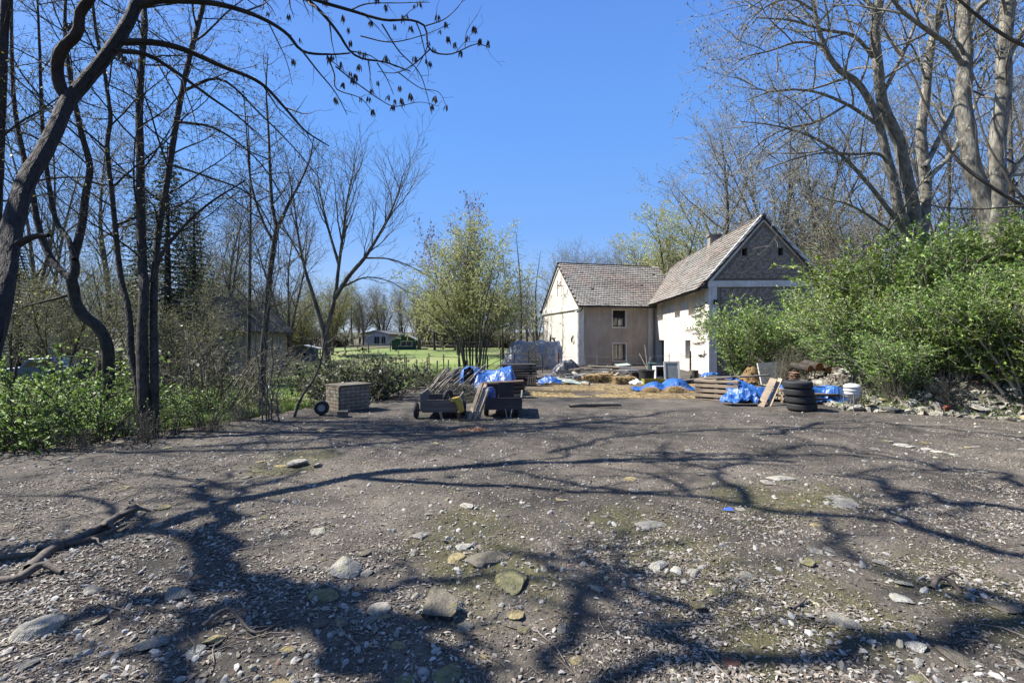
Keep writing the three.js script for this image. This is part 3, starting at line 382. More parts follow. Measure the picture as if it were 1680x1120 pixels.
  wall([[0, 0], [WL + 2, 0], [WL + 2, WE], [0, WE]], [], 0.3, fr(WING, 0, 0, -WD + 0.31, 0), M.plasterBrown);
  hp('upper_floor', box(WL - 1, 0.2, WD - 1, [WL / 2, 2.6, -WD / 2]), M.room, WING); hp('room_wall', box(WL - 1, WE, 0.2, [WL / 2, WE / 2, -4]), M.room, WING); hp('attic_floor', box(WL - 1, 0.2, WD - 1, [WL / 2, WE - 0.3, -WD / 2]), M.room, WING);
  // wing roof lies with its ridge along x: turn the slope builder by 90 degrees
  const rw = fr(WING, 0, 0, 0, Math.PI / 2), q = 0.80;                 // in rw: x = -z_wing, z = x_wing
  slope(-0.45, WE - 0.30, WD / 2, WA + 0.14, -0.18, WL + 2.9, rw, 503, 'roof_slope', 0.12); slope(WD + 0.45, WE - 0.30, WD / 2, WA + 0.14, -0.18, WL + 2.9, rw, 504, 'roof_slope');
  ridge(WD / 2, WA + 0.2, -0.2, WL + 2.2, rw, 22);
  hp('soffit', box(WL, 0.05, 0.44, [WL / 2, WE - 0.42, 0.2]), M.plasterLight, WING);
  { const t = new TB(); const pts = [], rad = []; for (let k = 0; k <= 10; k++) { pts.push([-0.1 + k / 10 * (WL - 0.3), WE - 0.36 - 0.01 * Math.sin(k), 0.5]); rad.push(0.075); } t.tube(pts, rad, 8); t.tube([[0.15, WE - 0.36, 0.5], [0.15, WE - 0.6, 0.48], [0.05, WE - 0.75, 0.3], [-0.25, WE - 0.82, 0.25]], [0.06, 0.06, 0.06, 0.06], 8); hp('gutter', t.build(), M.metalDark, WING); }
  { const t = new TB(); const y = 6.9, z = 0.55, u = WD - 3.7; t.tube([[u, y - 0.9, z], [u, y + 0.6, z]], [0.03, 0.03], 6); t.tube([[u + 1.0, y - 0.1, z], [u + 1.0, y + 0.9, z]], [0.03, 0.03], 6); t.tube([[u, y + 0.1, 0], [u, y + 0.1, z], [u + 0.4, y, z + 0.1], [u + 1.0, y + 0.4, z]], [0.03, 0.035, 0.035, 0.03], 6); t.tube([[u, y - 0.1, z], [u + 0.6, y - 0.2, z + 0.1], [u + 1.0, y + 0.2, z]], [0.025, 0.03, 0.025], 6); t.tube([[u - 0.9, y - 0.05, z], [u, y, z]], [0.012, 0.012], 5); hp('wall_bracket', t.build(), M.rust, gab); }
  { const t = new TB(); const u = WD - 5.6, y = 2.3; t.tube([[u, y, 0], [u - 0.1, y, 0.5], [u + 0.7, y - 0.1, 0.5]], [0.04, 0.04, 0.04], 6); t.tube([[u - 0.2, y + 0.3, 0.5], [u - 0.2, y - 0.35, 0.5]], [0.05, 0.09], 6); t.tube([[u + 0.75, y, 0.5], [u + 0.9, y - 0.7, 0.3]], [0.10, 0.05], 7); hp('lamp_bracket', t.build(), M.metalDark, gab); const t2 = new TB(); t2.tube([[WD - 1.1, 2.5, 0.05], [WD - 1.0, 2.2, 0.2], [WD - 1.2, 1.9, 0.1]], [0.05, 0.09, 0.05], 6); hp('wall_hook', t2.build(), M.metalDark, gab); }
  { const t = new TB(), R = rng(77); for (let k = 0; k < 9; k++) { let y = 4.1, u = 0.35 + k * 0.18 + R() * 0.1; const pts = [], rad = []; for (let s = 0; s < 6; s++) { pts.push([u, y * (1 - s / 6) + 0.2, 0.01]); u += (R() - 0.5) * 0.5; rad.push(0.008); } if (k % 2) t.tube(pts, rad, 3); } const v = hp('dead_creeper', t.build(), M.twig, gab); }
  // lamp and vine wires on the yard wall
  hp('wall_lamp', merge([cyl(0.02, 0.02, 0.5, 8, [w(0.25), 3.62, 0.25], [Math.PI / 2, 0, 0]), cyl(0.08, 0.3, 0.16, 14, [w(0.25), 3.55, 0.5])]), M.metalDark, west);
  hp('cable_box', box(0.2, 0.24, 0.12, [0.32, 4.35, 0.18]), M.metalDark);
  { const R = rng(88); [[4.25, 2.4, 0.1], [4.05, 2.2, 0.4], [3.75, 3.0, 0.3], [3.15, 2.0, 0.1], [2.85, 4.4, 0.5], [2.62, 2.8, 0.1], [2.0, 2.8, 0.2], [1.25, 1.6, 0.2]].forEach(([y, a, b]) => { const t = new TB(), n = 12, pts = [], rad = []; for (let k = 0; k <= n; k++) { const s = lerp(a, b, k / n); pts.push([w(s), y - 0.1 * Math.sin(k / n * 3) * 0.6 - 0.16 * (1 - k / n) + 0.05 * R(), 0.05]); rad.push(0.007); } t.tube(pts, rad, 4); pts.forEach((q) => { for (let j = 0; j < 3; j++) { const an = R() * 6.3; t.tube([q, [q[0] + 0.09 * Math.cos(an), q[1] + 0.07 + 0.05 * R(), 0.06 + 0.1 * R()]], [0.024, 0.012], 4); } }); hp('vine_wire', t.build(), M.twigDark, west); }); }
  hp('wall_plate', new THREE.BoxGeometry(0.12, 0.5, 0.02).translate(0.1, 5.0, 0.135), M.paintWhite);
}
// ---------------------------------------------------------------- trees and shrubs
const V = { add: (a, b, s = 1) => [a[0] + b[0] * s, a[1] + b[1] * s, a[2] + b[2] * s], norm: (a) => { const m = Math.hypot(...a) || 1; return [a[0] / m, a[1] / m, a[2] / m]; }, sub: (a, b) => [a[0] - b[0], a[1] - b[1], a[2] - b[2]] };
function spline(pts, n) { const c = new THREE.CatmullRomCurve3(pts.map((q) => new THREE.Vector3(...q)), false, 'centripetal'); return c.getSpacedPoints(n).map((v) => [v.x, v.y, v.z]); }
const trace = (list, d0, d1 = d0) => list.map(([px, py, d], k) => P(px, py, d ?? lerp(d0, d1, k / (list.length - 1))));
// o: { seed, stems: [{ pts, r0, r1, sides }], L: [{ den, t0, len, ang, r, lift, gn, up, taper, seg, sides }], leaf: { n, len, wid, cols, hang, from }, keep, base }
function growTree(o) {
  const R = rng(o.seed), wood = new TB(), twig = new TB(), leaf = new TB(), b = o.base ?? o.stems[0].pts[0], tips = []; wood.rough = 0.22;
  const rel = (q) => [q[0] - b[0], q[1] - b[1], q[2] - b[2]];
  function out(pts, rad, lev, len) {
    const q = o.L[lev]; if (!q) return;
    const n = Math.max(q.min ?? 0, Math.round(len * q.den * (0.8 + 0.4 * R()))); let az = R() * 6.3;
    for (let k = 0; k < n; k++) {
      const t = q.t0 + (1 - q.t0) * (k + R()) / n, f = t * (pts.length - 1), i = Math.min(pts.length - 2, Math.floor(f)), e = f - i, at = [0, 1, 2].map((c) => lerp(pts[i][c], pts[i + 1][c], e)), tg = V.norm(V.sub(pts[i + 1], pts[i])), pr = lerp(rad[i], rad[i + 1], e);
      az += 2.4 + 0.6 * (R() - 0.5);
      let s = Math.abs(tg[1]) < 0.95 ? V.norm([-tg[2], 0, tg[0]]) : [1, 0, 0]; const u2 = [tg[1] * s[2] - tg[2] * s[1], tg[2] * s[0] - tg[0] * s[2], tg[0] * s[1] - tg[1] * s[0]], an = q.ang * (0.65 + 0.7 * R()), ca = Math.cos(an), sa = Math.sin(an), c = Math.cos(az), sn = Math.sin(az);
      let dir = [0, 1, 2].map((m) => tg[m] * ca + (s[m] * c + u2[m] * sn) * sa); dir[1] += q.lift ?? 0; if (q.push) dir = V.add(dir, q.push); dir = V.norm(dir);
      const l = q.len * (1 - (q.taper ?? 0.3) * t) * (0.55 + 0.8 * R()), r = Math.min(pr * 0.72, q.r * (0.7 + 0.5 * R()) * (l / q.len + 0.25));
      const seg = q.seg ?? 4, pp = [at], rr = [r]; let cur = at, dd = dir, ok = true;
      for (let m = 1; m <= seg; m++) { dd = V.norm([dd[0] + (R() - 0.5) * q.gn, dd[1] + (R() - 0.5) * q.gn + (q.up ?? 0), dd[2] + (R() - 0.5) * q.gn]); cur = V.add(cur, dd, l / seg); pp.push(cur); rr.push(Math.max(q.rmin ?? 0.0025, r * (1 - 0.8 * m / seg))); }
      if (o.keep && !o.keep(cur)) continue;
      (lev === 0 && !o.allTwig ? wood : twig).tube(pp.map(rel), rr, q.sides ?? 3);
      out(pp, rr, lev + 1, l);
      if (lev === o.L.length - 1) {
        tips.push(cur);
        if (o.leaf) { const lf = o.leaf; let m = lf.n < 1 ? (R() < lf.n ? 1 : 0) : Math.round(lf.n * (0.6 + 0.8 * R())); while (m-- > 0) { const g = (lf.from ?? 0.1) + (1 - (lf.from ?? 0.1)) * R(), ff = g * seg, j = Math.min(seg - 1, Math.floor(ff)), pt = [0, 1, 2].map((c3) => lerp(pp[j][c3], pp[j + 1][c3], ff - j)), ld = V.norm([R() - 0.5 + dd[0] * 0.4, R() - 0.5 + (lf.hang ?? 0.1), R() - 0.5 + dd[2] * 0.4]), nn = V.norm([R() - 0.5, 0.25 + R() * 0.6, R() - 0.5]), cl = lf.cols[Math.floor(R() * lf.cols.length)], v = 0.7 + 0.6 * R(), sz = 0.6 + 0.7 * R(); leaf.leaf(rel(pt), ld, nn, lf.len * sz, lf.wid * sz, cl.map((x) => x * v)); } }
      }
    }
  }
  for (const st of o.stems) {
    const n = st.n ?? Math.max(6, st.pts.length * 4), pts = spline(st.pts, n).map((q, k) => { if (!st.jit || !k) return q; const j = st.jit * Math.min(1, k / 2), e = (a) => j * 2 * (fbm(k * 0.45 + a, o.seed + st.pts[0][0] * 3, 3, 91) - 0.5) * 1.6; return [q[0] + e(0), q[1] + e(30), q[2] + e(60)]; }), rad = pts.map((_, k) => { const t = k / n; return lerp(st.r0, st.r1, st.ease ? Math.pow(t, st.ease) : t) * (st.flare ? 1 + st.flare * Math.pow(1 - t, 12) : 1); });
    (st.r0 > 0.02 && !st.thin ? wood : twig).tube(pts.map(rel), rad, st.sides ?? 10);
    let len = 0; for (let k = 1; k < pts.length; k++) len += Math.hypot(...V.sub(pts[k], pts[k - 1]));
    if (!st.bare) { const c = st.cut ?? 0, i0 = Math.floor(c * n); out(pts.slice(i0), rad.slice(i0), st.lev ?? 0, len * (1 - c)); }
  }
  return { wood: wood.p.length ? wood.build() : null, twig: twig.p.length ? twig.build() : null, leaf: leaf.p.length ? leaf.build() : null, base: b, tips };
}
function plant(name, label, category, g, mats, group, opt = {}) {
  const o = thing(name, label, category, g.base, 0, group); let crown;
  if (g.wood) part(opt.trunk ?? 'trunk', g.wood, mats[0], o);
  if (g.twig) { crown = part(opt.crown ?? 'crown', g.twig, mats[1], o); }
  if (g.leaf) part('leaves', g.leaf, mats[2] ?? M.leaf, crown ?? o);
  return o;
}
const GREEN = [[0.18, 0.32, 0.045], [0.24, 0.40, 0.07], [0.12, 0.23, 0.035], [0.31, 0.44, 0.10]], LIME = [[0.23, 0.38, 0.05], [0.17, 0.30, 0.04], [0.30, 0.44, 0.08], [0.11, 0.22, 0.03]], WILLOW = [[0.58, 0.61, 0.25], [0.51, 0.57, 0.21], [0.64, 0.66, 0.33]], OLIVE = [[0.14, 0.16, 0.05], [0.10, 0.12, 0.045], [0.18, 0.17, 0.08]], YELLOW = [[0.36, 0.36, 0.04], [0.28, 0.31, 0.04], [0.42, 0.38, 0.08]], BUD = [[0.27, 0.25, 0.12], [0.32, 0.31, 0.15], [0.18, 0.16, 0.08]], RED = [[0.20, 0.10, 0.08], [0.26, 0.14, 0.11]], DARKG = [[0.03, 0.055, 0.02], [0.045, 0.07, 0.03]];
const g0 = (px, d) => [X(px, d), gx(X(px, d), d) - 0.15, -d];

// --- ash leaning in from the left, its limbs over the yard
{
  const T = (l, a, b) => trace(l, a, b);
  const stems = [
    { pts: [g0(-140, 3.5), ...T([[-90, 760, 3.7], [-52, 660, 4.0], [-20, 565, 4.3], [1, 480, 4.6], [17, 386, 5.1], [42, 300, 5.6], [68, 257, 5.9], [90, 214, 6.2], [110, 171, 6.5], [146, 128, 6.8], [180, 86, 7.0], [208, 43, 7.2], [227, 0, 7.4], [243, -50, 7.6], [262, -140, 7.9], [270, -260, 8.1], [290, -400, 8.2]], 6)], r0: 0.092, r1: 0.05, ease: 2.6, sides: 16, flare: 0.3, cut: 0.7, n: 64 },
    { pts: T([[116, 168], [99, 142], [95, 105], [103, 81], [128, 55], [133, 21], [148, 0], [175, -70], [190, -180], [230, -300]], 6.6, 6.2), r0: 0.075, r1: 0.025, sides: 10, cut: 0.5 },
    { pts: T([[30, 400], [56, 388], [80, 386]], 4.9), r0: 0.04, r1: 0.02, sides: 7, bare: true },
    { pts: T([[196, 70], [257, 71], [300, 81], [364, 109], [428, 137], [470, 180], [500, 214], [540, 240]], 7.1, 8.2), r0: 0.05, r1: 0.010, sides: 7, lev: 1 },
    { pts: T([[190, 84], [240, 90], [278, 111], [343, 158], [386, 188], [430, 225]], 7.0, 7.8), r0: 0.035, r1: 0.008, sides: 6, lev: 1 },
    { pts: T([[222, 12], [260, 2], [300, 2], [364, 9], [428, 30], [471, 56], [496, 84], [540, 90], [575, 88]], 7.35, 7.9), r0: 0.055, r1: 0.012, sides: 8, lev: 1, cut: 0.3 },
    { pts: T([[496, 84], [520, 115], [551, 153], [570, 189]], 7.7), r0: 0.016, r1: 0.006, sides: 5, lev: 2 },
    { pts: T([[243, -50], [330, -60], [420, -45], [504, 0], [531, 25], [556, 56], [575, 85], [592, 96], [633, 103], [674, 118]], 7.6, 7.9), r0: 0.055, r1: 0.008, sides: 7, lev: 1, cut: 0.45 },
    { pts: T([[400, -47], [515, 0], [575, 18], [633, 34], [674, 34], [697, 44], [705, 82], [737, 90], [783, 73], [803, 79]], 7.65, 8), r0: 0.035, r1: 0.006, sides: 6, lev: 1, cut: 0.3 },
    ...[[[[705, 82], [680, 105], [651, 120], [620, 118]], 0.012, 0.005], [[[627, 41], [655, 85], [688, 120], [709, 188]], 0.014, 0.005], [[[619, 104], [635, 130], [646, 156]], 0.011, 0.005], [[[537, 93], [549, 123], [551, 145], [592, 162], [611, 183]], 0.014, 0.005], [[[551, 110], [592, 142], [627, 166], [646, 175], [690, 168], [720, 175]], 0.013, 0.004], [[[654, 120], [690, 145], [720, 152], [732, 174]], 0.010, 0.004], [[[697, 44], [730, 32], [757, 5], [765, -20]], 0.011, 0.004], [[[763, 78], [765, 55], [783, 25]], 0.008, 0.003], [[[575, 18], [600, 8], [660, 6], [705, 5]], 0.012, 0.005], [[[592, 60], [640, 70], [690, 60], [740, 40]], 0.012, 0.004], [[[440, 36], [470, 100], [480, 140]], 0.012, 0.004]].map(([l, r0, r1]) => ({ pts: T(l, 7.9), r0, r1, sides: 5, lev: 2 })),
  ];
  const g = growTree({ seed: 11, stems, L: [{ den: 1.1, t0: 0.1, len: 2.4, ang: 0.9, r: 0.04, lift: 0.25, gn: 0.35, up: 0.05, seg: 7, sides: 6 }, { den: 1.7, t0: 0.15, len: 0.9, ang: 0.8, r: 0.013, lift: -0.1, gn: 0.5, seg: 5, sides: 4 }, { den: 3.2, t0: 0.2, len: 0.30, ang: 0.9, r: 0.006, gn: 0.6, up: 0.08, seg: 3, sides: 3 }] });
  const o = plant('ash_tree', 'dark ash tree leaning in from the left edge with limbs over the yard', 'tree', g, [M.barkAshShaded, M.twigDark]), crown = o.children[1];
  const R = rng(12), geos = [0, 1, 2].map(() => { const t = new TB(); for (let k = 0; k < 16; k++) { const a = R() * 6.3, d = V.norm([Math.cos(a) * 0.35 * R(), -1, Math.sin(a) * 0.35 * R()]); t.leaf([Math.cos(a) * 0.012, -0.03 * R(), Math.sin(a) * 0.012], d, V.norm([Math.sin(a), 0.1, Math.cos(a)]), 0.05 + 0.055 * R(), 0.007, [0.075, 0.055, 0.04].map((v) => v * (0.6 + R()))); } return t.build(); });
  const spots = [[611, 183], [646, 175], [709, 175], [732, 174], [592, 162], [605, 160], [551, 162], [563, 138], [575, 120], [585, 125], [540, 95], [572, 48], [575, 70], [563, 28], [537, 2], [620, 0], [634, 12], [688, 5], [680, 12], [718, 25], [732, 40], [735, 63], [722, 52], [703, 70], [712, 80], [746, 74], [779, 45], [787, 68], [800, 72], [768, 62], [755, 86], [683, 97], [700, 100], [706, 103], [635, 95], [598, 88], [590, 85], [661, 28], [674, 45], [648, 43], [608, 38], [475, 28], [493, 66], [483, 100], [440, 22], [637, 158], [655, 145], [674, 156], [620, 135], [610, 148], [580, 130], [590, 108], [545, 93], [560, 104], [667, 27], [648, 165], [660, 165], [714, 160]];
  for (const [px, py] of spots) { const d = 7.9, q = P(px, py, d); for (let j = 0; j < 2; j++) { const m = part('seed_cluster', geos[Math.floor(R() * 3)], M.dry, crown, [q[0] - g.base[0] + 0.05 * (R() - 0.5) * j, q[1] - g.base[1] + 0.03, q[2] - g.base[2] + 0.05 * R() * j], [0, R() * 6, 0]); m.scale.setScalar(0.95 + 0.6 * R()); if (R() < 0.55) break; } }
  for (const [px, py] of [[115, 45], [122, 40], [128, 50], [205, 96], [214, 104], [198, 90]]) { const q = P(px, py, 6.6); const m = part('seed_cluster', geos[1], M.dry, crown, [q[0] - g.base[0], q[1] - g.base[1] + 0.05, q[2] - g.base[2]]); m.scale.setScalar(1.5); }
}
// --- big ash standing beside and behind the viewer: only its shadow is seen on the yard
{
  const kx = Math.cos(SUN_AZ) / Math.tan(SUN_EL), kz = Math.sin(SUN_AZ) / Math.tan(SUN_EL);
  const S = (px, py, h) => { const d = EYE * F / (py - HZ); return [X(px, d) - h * kx, h, -d - h * kz]; }, C = (l, h0, h1 = h0) => l.map(([a, b], k) => S(a, b, lerp(h0, h1, k / (l.length - 1))));
  const limb1 = C([[740, 1130], [690, 1105], [642, 1075], [594, 1045], [556, 1019], [500, 1008], [420, 988], [368, 945], [368, 890], [376, 842]], 6, 7.4);
  const more = [ // [points on the ground, height, start radius, end radius]
    [[[376, 842], [330, 805], [290, 790], [250, 770]], 7.6, 0.04, 0.012], [[[376, 842], [395, 805], [440, 785], [503, 770]], 7.6, 0.04, 0.012], [[[322, 820], [337, 794], [394, 771], [431, 767]], 8, 0.03, 0.01], [[[368, 945], [300, 990], [200, 1000], [80, 1040]], 7, 0.045, 0.02], [[[430, 960], [520, 968], [650, 981], [700, 965], [790, 948]], 7, 0.045, 0.015], [[[169, 865], [75, 891], [0, 910], [-60, 920]], 8, 0.02, 0.03], [[[368, 945], [330, 905], [250, 880], [200, 850], [120, 800]], 7.3, 0.05, 0.015], [[[594, 1045], [680, 1040], [770, 1060], [785, 1090]], 6.6, 0.04, 0.015], [[[420, 988], [330, 1030], [280, 1090], [260, 1130]], 6.8, 0.05, 0.03],
    [[[819, 767], [856, 779], [912, 790], [987, 799], [1062, 805]], 9.4, 0.015, 0.03], [[[905, 1109], [969, 1000], [1000, 940], [1006, 895], [1044, 870]], 8.4, 0.035, 0.012], [[[969, 1000], [912, 925], [870, 905]], 8.4, 0.02, 0.01], [[[1230, 826], [1195, 790], [1173, 769], [1132, 759], [1112, 738]], 9.4, 0.038, 0.012], [[[1173, 769], [1206, 759], [1247, 754], [1272, 742], [1296, 730]], 9.5, 0.028, 0.01], [[[1680, 795], [1625, 767], [1543, 771], [1502, 757], [1440, 748], [1399, 742], [1358, 730], [1280, 735]], 9.7, 0.035, 0.012], [[[1680, 837], [1563, 824], [1502, 808], [1481, 812], [1461, 796], [1436, 783]], 9.5, 0.045, 0.015], [[[1500, 861], [1455, 815], [1430, 785], [1470, 765], [1560, 770]], 9.2, 0.034, 0.012], [[[1153, 1083], [1132, 1054], [1124, 1030], [1175, 1007], [1215, 985]], 8.3, 0.04, 0.012], [[[1680, 1005], [1637, 984], [1584, 980], [1551, 976]], 8.8, 0.035, 0.012], [[[1120, 1000], [1060, 960], [1040, 910], [1080, 890]], 8.3, 0.03, 0.012], [[[1350, 850], [1380, 900], [1440, 940], [1530, 960]], 9, 0.025, 0.012], [[[700, 720], [860, 705], [1000, 690], [1100, 672]], 10.6, 0.05, 0.02], [[[900, 740], [1050, 715], [1200, 705], [1400, 700]], 10.4, 0.03, 0.02], [[[1250, 715], [1400, 690], [1560, 705], [1680, 720]], 10.4, 0.04, 0.02], [[[20, 736], [190, 744], [375, 740], [560, 734], [750, 715], [1000, 690]], 10.4, 0.035, 0.04], [[[300, 735], [560, 716], [860, 694], [1050, 680]], 10.4, 0.03, 0.03]];
  const stems = [
    { pts: [[-7.2, -0.2, 2.2], [-6.9, 2.5, 0.8], [-6.2, 4.6, -1.2], ...limb1.slice(0, 1)], r0: 0.28, r1: 0.2, sides: 14, bare: true },
    { pts: limb1, r0: 0.19, r1: 0.10, sides: 12, lev: 1, jit: 0.14, n: 40 },
    { pts: [[-6.6, 3.8, -0.2], [-5.2, 6.6, 0.4], [-3.4, 8.4, -0.8], S(2300, 1000, 9), ...C([[1680, 902], [1502, 861], [1420, 847], [1296, 837], [1214, 824], [1153, 810], [1066, 783], [1000, 770]], 9, 9.8)], r0: 0.17, r1: 0.03, sides: 10, cut: 0.5, lev: 1, jit: 0.14, n: 44 },
    { pts: [[-3.4, 8.4, -0.8], ...C([[2000, 1025], [1760, 1030], [1600, 1042], [1460, 1048], [1362, 1054], [1296, 1075], [1173, 1087], [1050, 1116], [950, 1150]], 8.8, 8.2)], r0: 0.12, r1: 0.06, sides: 8, lev: 1, cut: 0.3, jit: 0.14, n: 40 },
    { pts: [[-6.6, 3.8, -0.2], [-6.0, 7, 0.6], [-5.5, 10, 0.4], [-5, 13, 0]], r0: 0.13, r1: 0.05, sides: 10, lev: 0 },
    ...more.map(([l, h, r0, r1]) => ({ pts: C(l, h - 0.4, h), r0: r0 * 1.7, r1: r1 * 1.7, sides: 6, lev: 1, jit: 0.16, n: 22 })),
  ];
  const g = growTree({ seed: 15, stems, L: [{ den: 0.9, t0: 0.2, len: 2.6, ang: 0.9, r: 0.05, lift: 0.1, gn: 0.4, seg: 6, sides: 6 }, { den: 3.0, t0: 0.05, len: 1.15, ang: 0.85, r: 0.028, gn: 0.6, seg: 6, sides: 4 }, { den: 4.5, t0: 0.15, len: 0.45, ang: 0.9, r: 0.009, gn: 0.6, seg: 3, sides: 3 }] });
  plant('ash_tree', 'large bare ash beside the viewer whose limb shadows cross the yard', 'tree', g, [M.barkDark, M.twigDark]);
}
const ALD = (k = 1, c = {}) => [{ den: 3.6 * k, t0: 0.1, len: 2.1, ang: 1.15, r: 0.017, lift: 0.10, gn: 0.32, up: 0.015, seg: 7, sides: 5, taper: 0.35, ...c }, { den: 5.5, t0: 0.12, len: 0.72, ang: 0.8, r: 0.006, gn: 0.5, up: 0.02, seg: 4, sides: 3, rmin: 0.003 }, { den: 6, t0: 0.15, len: 0.30, ang: 0.8, r: 0.004, gn: 0.6, seg: 2, sides: 3, rmin: 0.003 }];
{
  const T2 = growTree({ seed: 21, stems: [{ pts: [g0(-25, 9.4), ...trace([[-18, 640], [-12, 450], [-4, 280], [2, 160], [6, 80], [11, 0], [14, -60], [18, -200]], 9.4, 9.8)], r0: 0.12, r1: 0.06, cut: 0.3 }], L: ALD(0.5), leaf: { n: 0.5, len: 0.05, wid: 0.012, cols: BUD, hang: -0.5 } });
  plant('alder_tree', 'slim dark trunk at the extreme left edge behind the leaning ash', 'tree', T2, [M.barkDark, M.twigDark, M.dry]);
  const c3 = [[178, 646], [177, 603], [174, 563], [161, 537], [137, 518], [123, 494], [120, 474], [117, 460]];
  const T3 = growTree({ seed: 22, stems: [
    { pts: [g0(182, 10.2), ...trace(c3, 10.2)], r0: 0.12, r1: 0.105, flare: 0.3, bare: true, sides: 12 },
    { pts: trace([[117, 460], [86, 428], [64, 377], [54, 321], [40, 260], [25, 180], [20, 60], [22, -60]], 10.2, 11), r0: 0.07, r1: 0.02, cut: 0.2 },
    { pts: trace([[117, 460], [124, 440], [121, 425], [133, 377], [141, 317], [148, 278], [133, 214], [120, 150], [108, 60], [112, -60]], 10.2, 11), r0: 0.085, r1: 0.02, cut: 0.2 },
    { pts: trace([[122, 425], [111, 390], [95, 370], [80, 300], [70, 200], [66, 80], [60, -60]], 10.2, 11), r0: 0.055, r1: 0.015, cut: 0.3 },
    { pts: trace([[118, 482], [90, 490], [50, 500], [20, 510]], 10.2, 10.2), r0: 0.035, r1: 0.01, lev: 1 }], L: ALD(0.65), leaf: { n: 1.4, len: 0.05, wid: 0.018, cols: [...OLIVE, ...YELLOW] } });
  plant('alder_tree', 'dark tree with a bent trunk forking above the bright green bush', 'tree', T3, [M.barkDark, M.twigDark, M.leaf]);
  const T4 = growTree({ seed: 23, base: g0(240, 8.4), stems: [
    { pts: [g0(232, 8.4), ...trace([[226, 631], [214, 580], [213, 534], [208, 497], [200, 468], [194, 425], [184, 321], [176, 240], [182, 193], [178, 163], [173, 124], [160, 60], [150, -20]], 8.4, 9.6)], r0: 0.062, r1: 0.022, cut: 0.3 },
    { pts: [g0(236, 8.3), ...trace([[235, 660], [232, 560], [236, 477], [233, 430], [231, 343], [230, 257], [229, 171], [233, 107], [238, 43], [236, 0], [238, -100], [245, -220]], 8.3, 10.8)], r0: 0.088, r1: 0.042, cut: 0.2, flare: 0.2, sides: 12 },
    { pts: [g0(253, 8.5), ...trace([[253, 640], [252, 560], [252, 480], [254, 440], [259, 386], [274, 300], [291, 193], [304, 128], [317, 73], [330, 26], [345, -40], [362, -160]], 8.4, 11.2)], r0: 0.066, r1: 0.042, cut: 0.2, sides: 12 },
    { pts: trace([[248, 463], [266, 416], [300, 373], [343, 334], [403, 296]], 8.9, 9.6), r0: 0.04, r1: 0.012, lev: 1, sides: 7 },
    { pts: trace([[300, 150], [360, 130], [430, 190], [480, 240], [530, 300]], 10, 10.5), r0: 0.03, r1: 0.008, lev: 1, sides: 6 },
    { pts: trace([[290, 200], [350, 210], [420, 260], [470, 330]], 9.8, 10), r0: 0.028, r1: 0.008, lev: 1, sides: 6 },
    { pts: trace([[280, 270], [340, 290], [410, 320], [460, 400]], 9.6, 9.8), r0: 0.025, r1: 0.008, lev: 1, sides: 6 }],
    L: ALD(0.85, { len: 2.3 }), leaf: { n: 1.3, len: 0.045, wid: 0.015, cols: [...OLIVE, ...BUD, ...YELLOW], hang: -0.3 } });
  plant('alder_tree', 'tall clump of three dark alder trunks on the near creek bank', 'tree', T4, [M.barkDark, M.twigDark, M.leaf]);
  // slender stems further right
  const T6 = growTree({ seed: 26, stems: [
    { pts: [g0(428, 14), ...trace([[432, 570], [436, 523], [441, 463], [449, 406], [454, 374]], 14)], r0: 0.10, r1: 0.07, cut: 0.5 },
    { pts: trace([[454, 374], [447, 338], [443, 273], [441, 220], [437, 150], [440, 90]], 14, 14.5), r0: 0.055, r1: 0.012 },
    { pts: trace([[454, 374], [463, 358], [477, 327], [491, 302], [508, 262], [515, 225]], 14, 14.5), r0: 0.05, r1: 0.012 },
    { pts: trace([[450, 400], [430, 360], [412, 300], [405, 220], [400, 150]], 14, 14.5), r0: 0.04, r1: 0.012 }], L: ALD(0.8, { len: 1.5 }), leaf: { n: 1, len: 0.05, wid: 0.014, cols: BUD, hang: -0.8 } });
  plant('alder_tree', 'slender tree with catkins left of the forked bare tree', 'tree', T6, [M.barkDark, M.twig, M.dry]);
  const T7 = growTree({ seed: 27, stems: [{ pts: [g0(405, 17), ...trace([[408, 560], [410, 430], [411, 330], [409, 240], [406, 190]], 17)], r0: 0.08, r1: 0.015, cut: 0.2 }], L: ALD(0.8, { len: 1.2 }), leaf: { n: 0.8, len: 0.06, wid: 0.02, cols: OLIVE } });
  plant('alder_tree', 'thin straight tree rising behind the alder clump', 'tree', T7, [M.barkDark, M.twig, M.leaf]);
  // saplings by the creek
  const SAP = growTree({ seed: 28, base: g0(440, 9.6), stems: [[432, 428, 395, 300], [438, 441, 440, 270], [447, 452, 455, 330], [442, 436, 418, 420], [460, 458, 462, 470]].map(([a, m, c, top], k) => ({ pts: [g0(a, 9.6 + 0.1 * k), P(m, 560, 9.6), P((m + c) / 2, (560 + top) / 2, 9.7), P(c, top, 9.8)], r0: 0.017, r1: 0.005, sides: 6, thin: true, lev: 1, cut: 0.3, jit: 0.12, n: 20 })), L: ALD(0.5), leaf: { n: 0.6, len: 0.05, wid: 0.018, cols: LIME } });
  plant('sapling', 'clump of thin grey saplings on the creek bank beside the spare wheel', 'sapling', SAP, [M.bark, M.twig, M.leaf]);
  const SAP2 = growTree({ seed: 29, stems: [{ pts: [g0(478, 10.4), ...trace([[495, 650], [515, 620], [527, 590], [532, 555], [545, 520]], 10.4)], r0: 0.035, r1: 0.008, sides: 7, lev: 1, cut: 0.5 }, { pts: trace([[530, 600], [505, 560], [480, 530]], 10.4), r0: 0.014, r1: 0.005, lev: 1, sides: 5 }], L: ALD(0.5) });
  plant('sapling', 'crooked pale sapling leaning over the creek before the brick pier', 'sapling', SAP2, [M.bark, M.twig]);
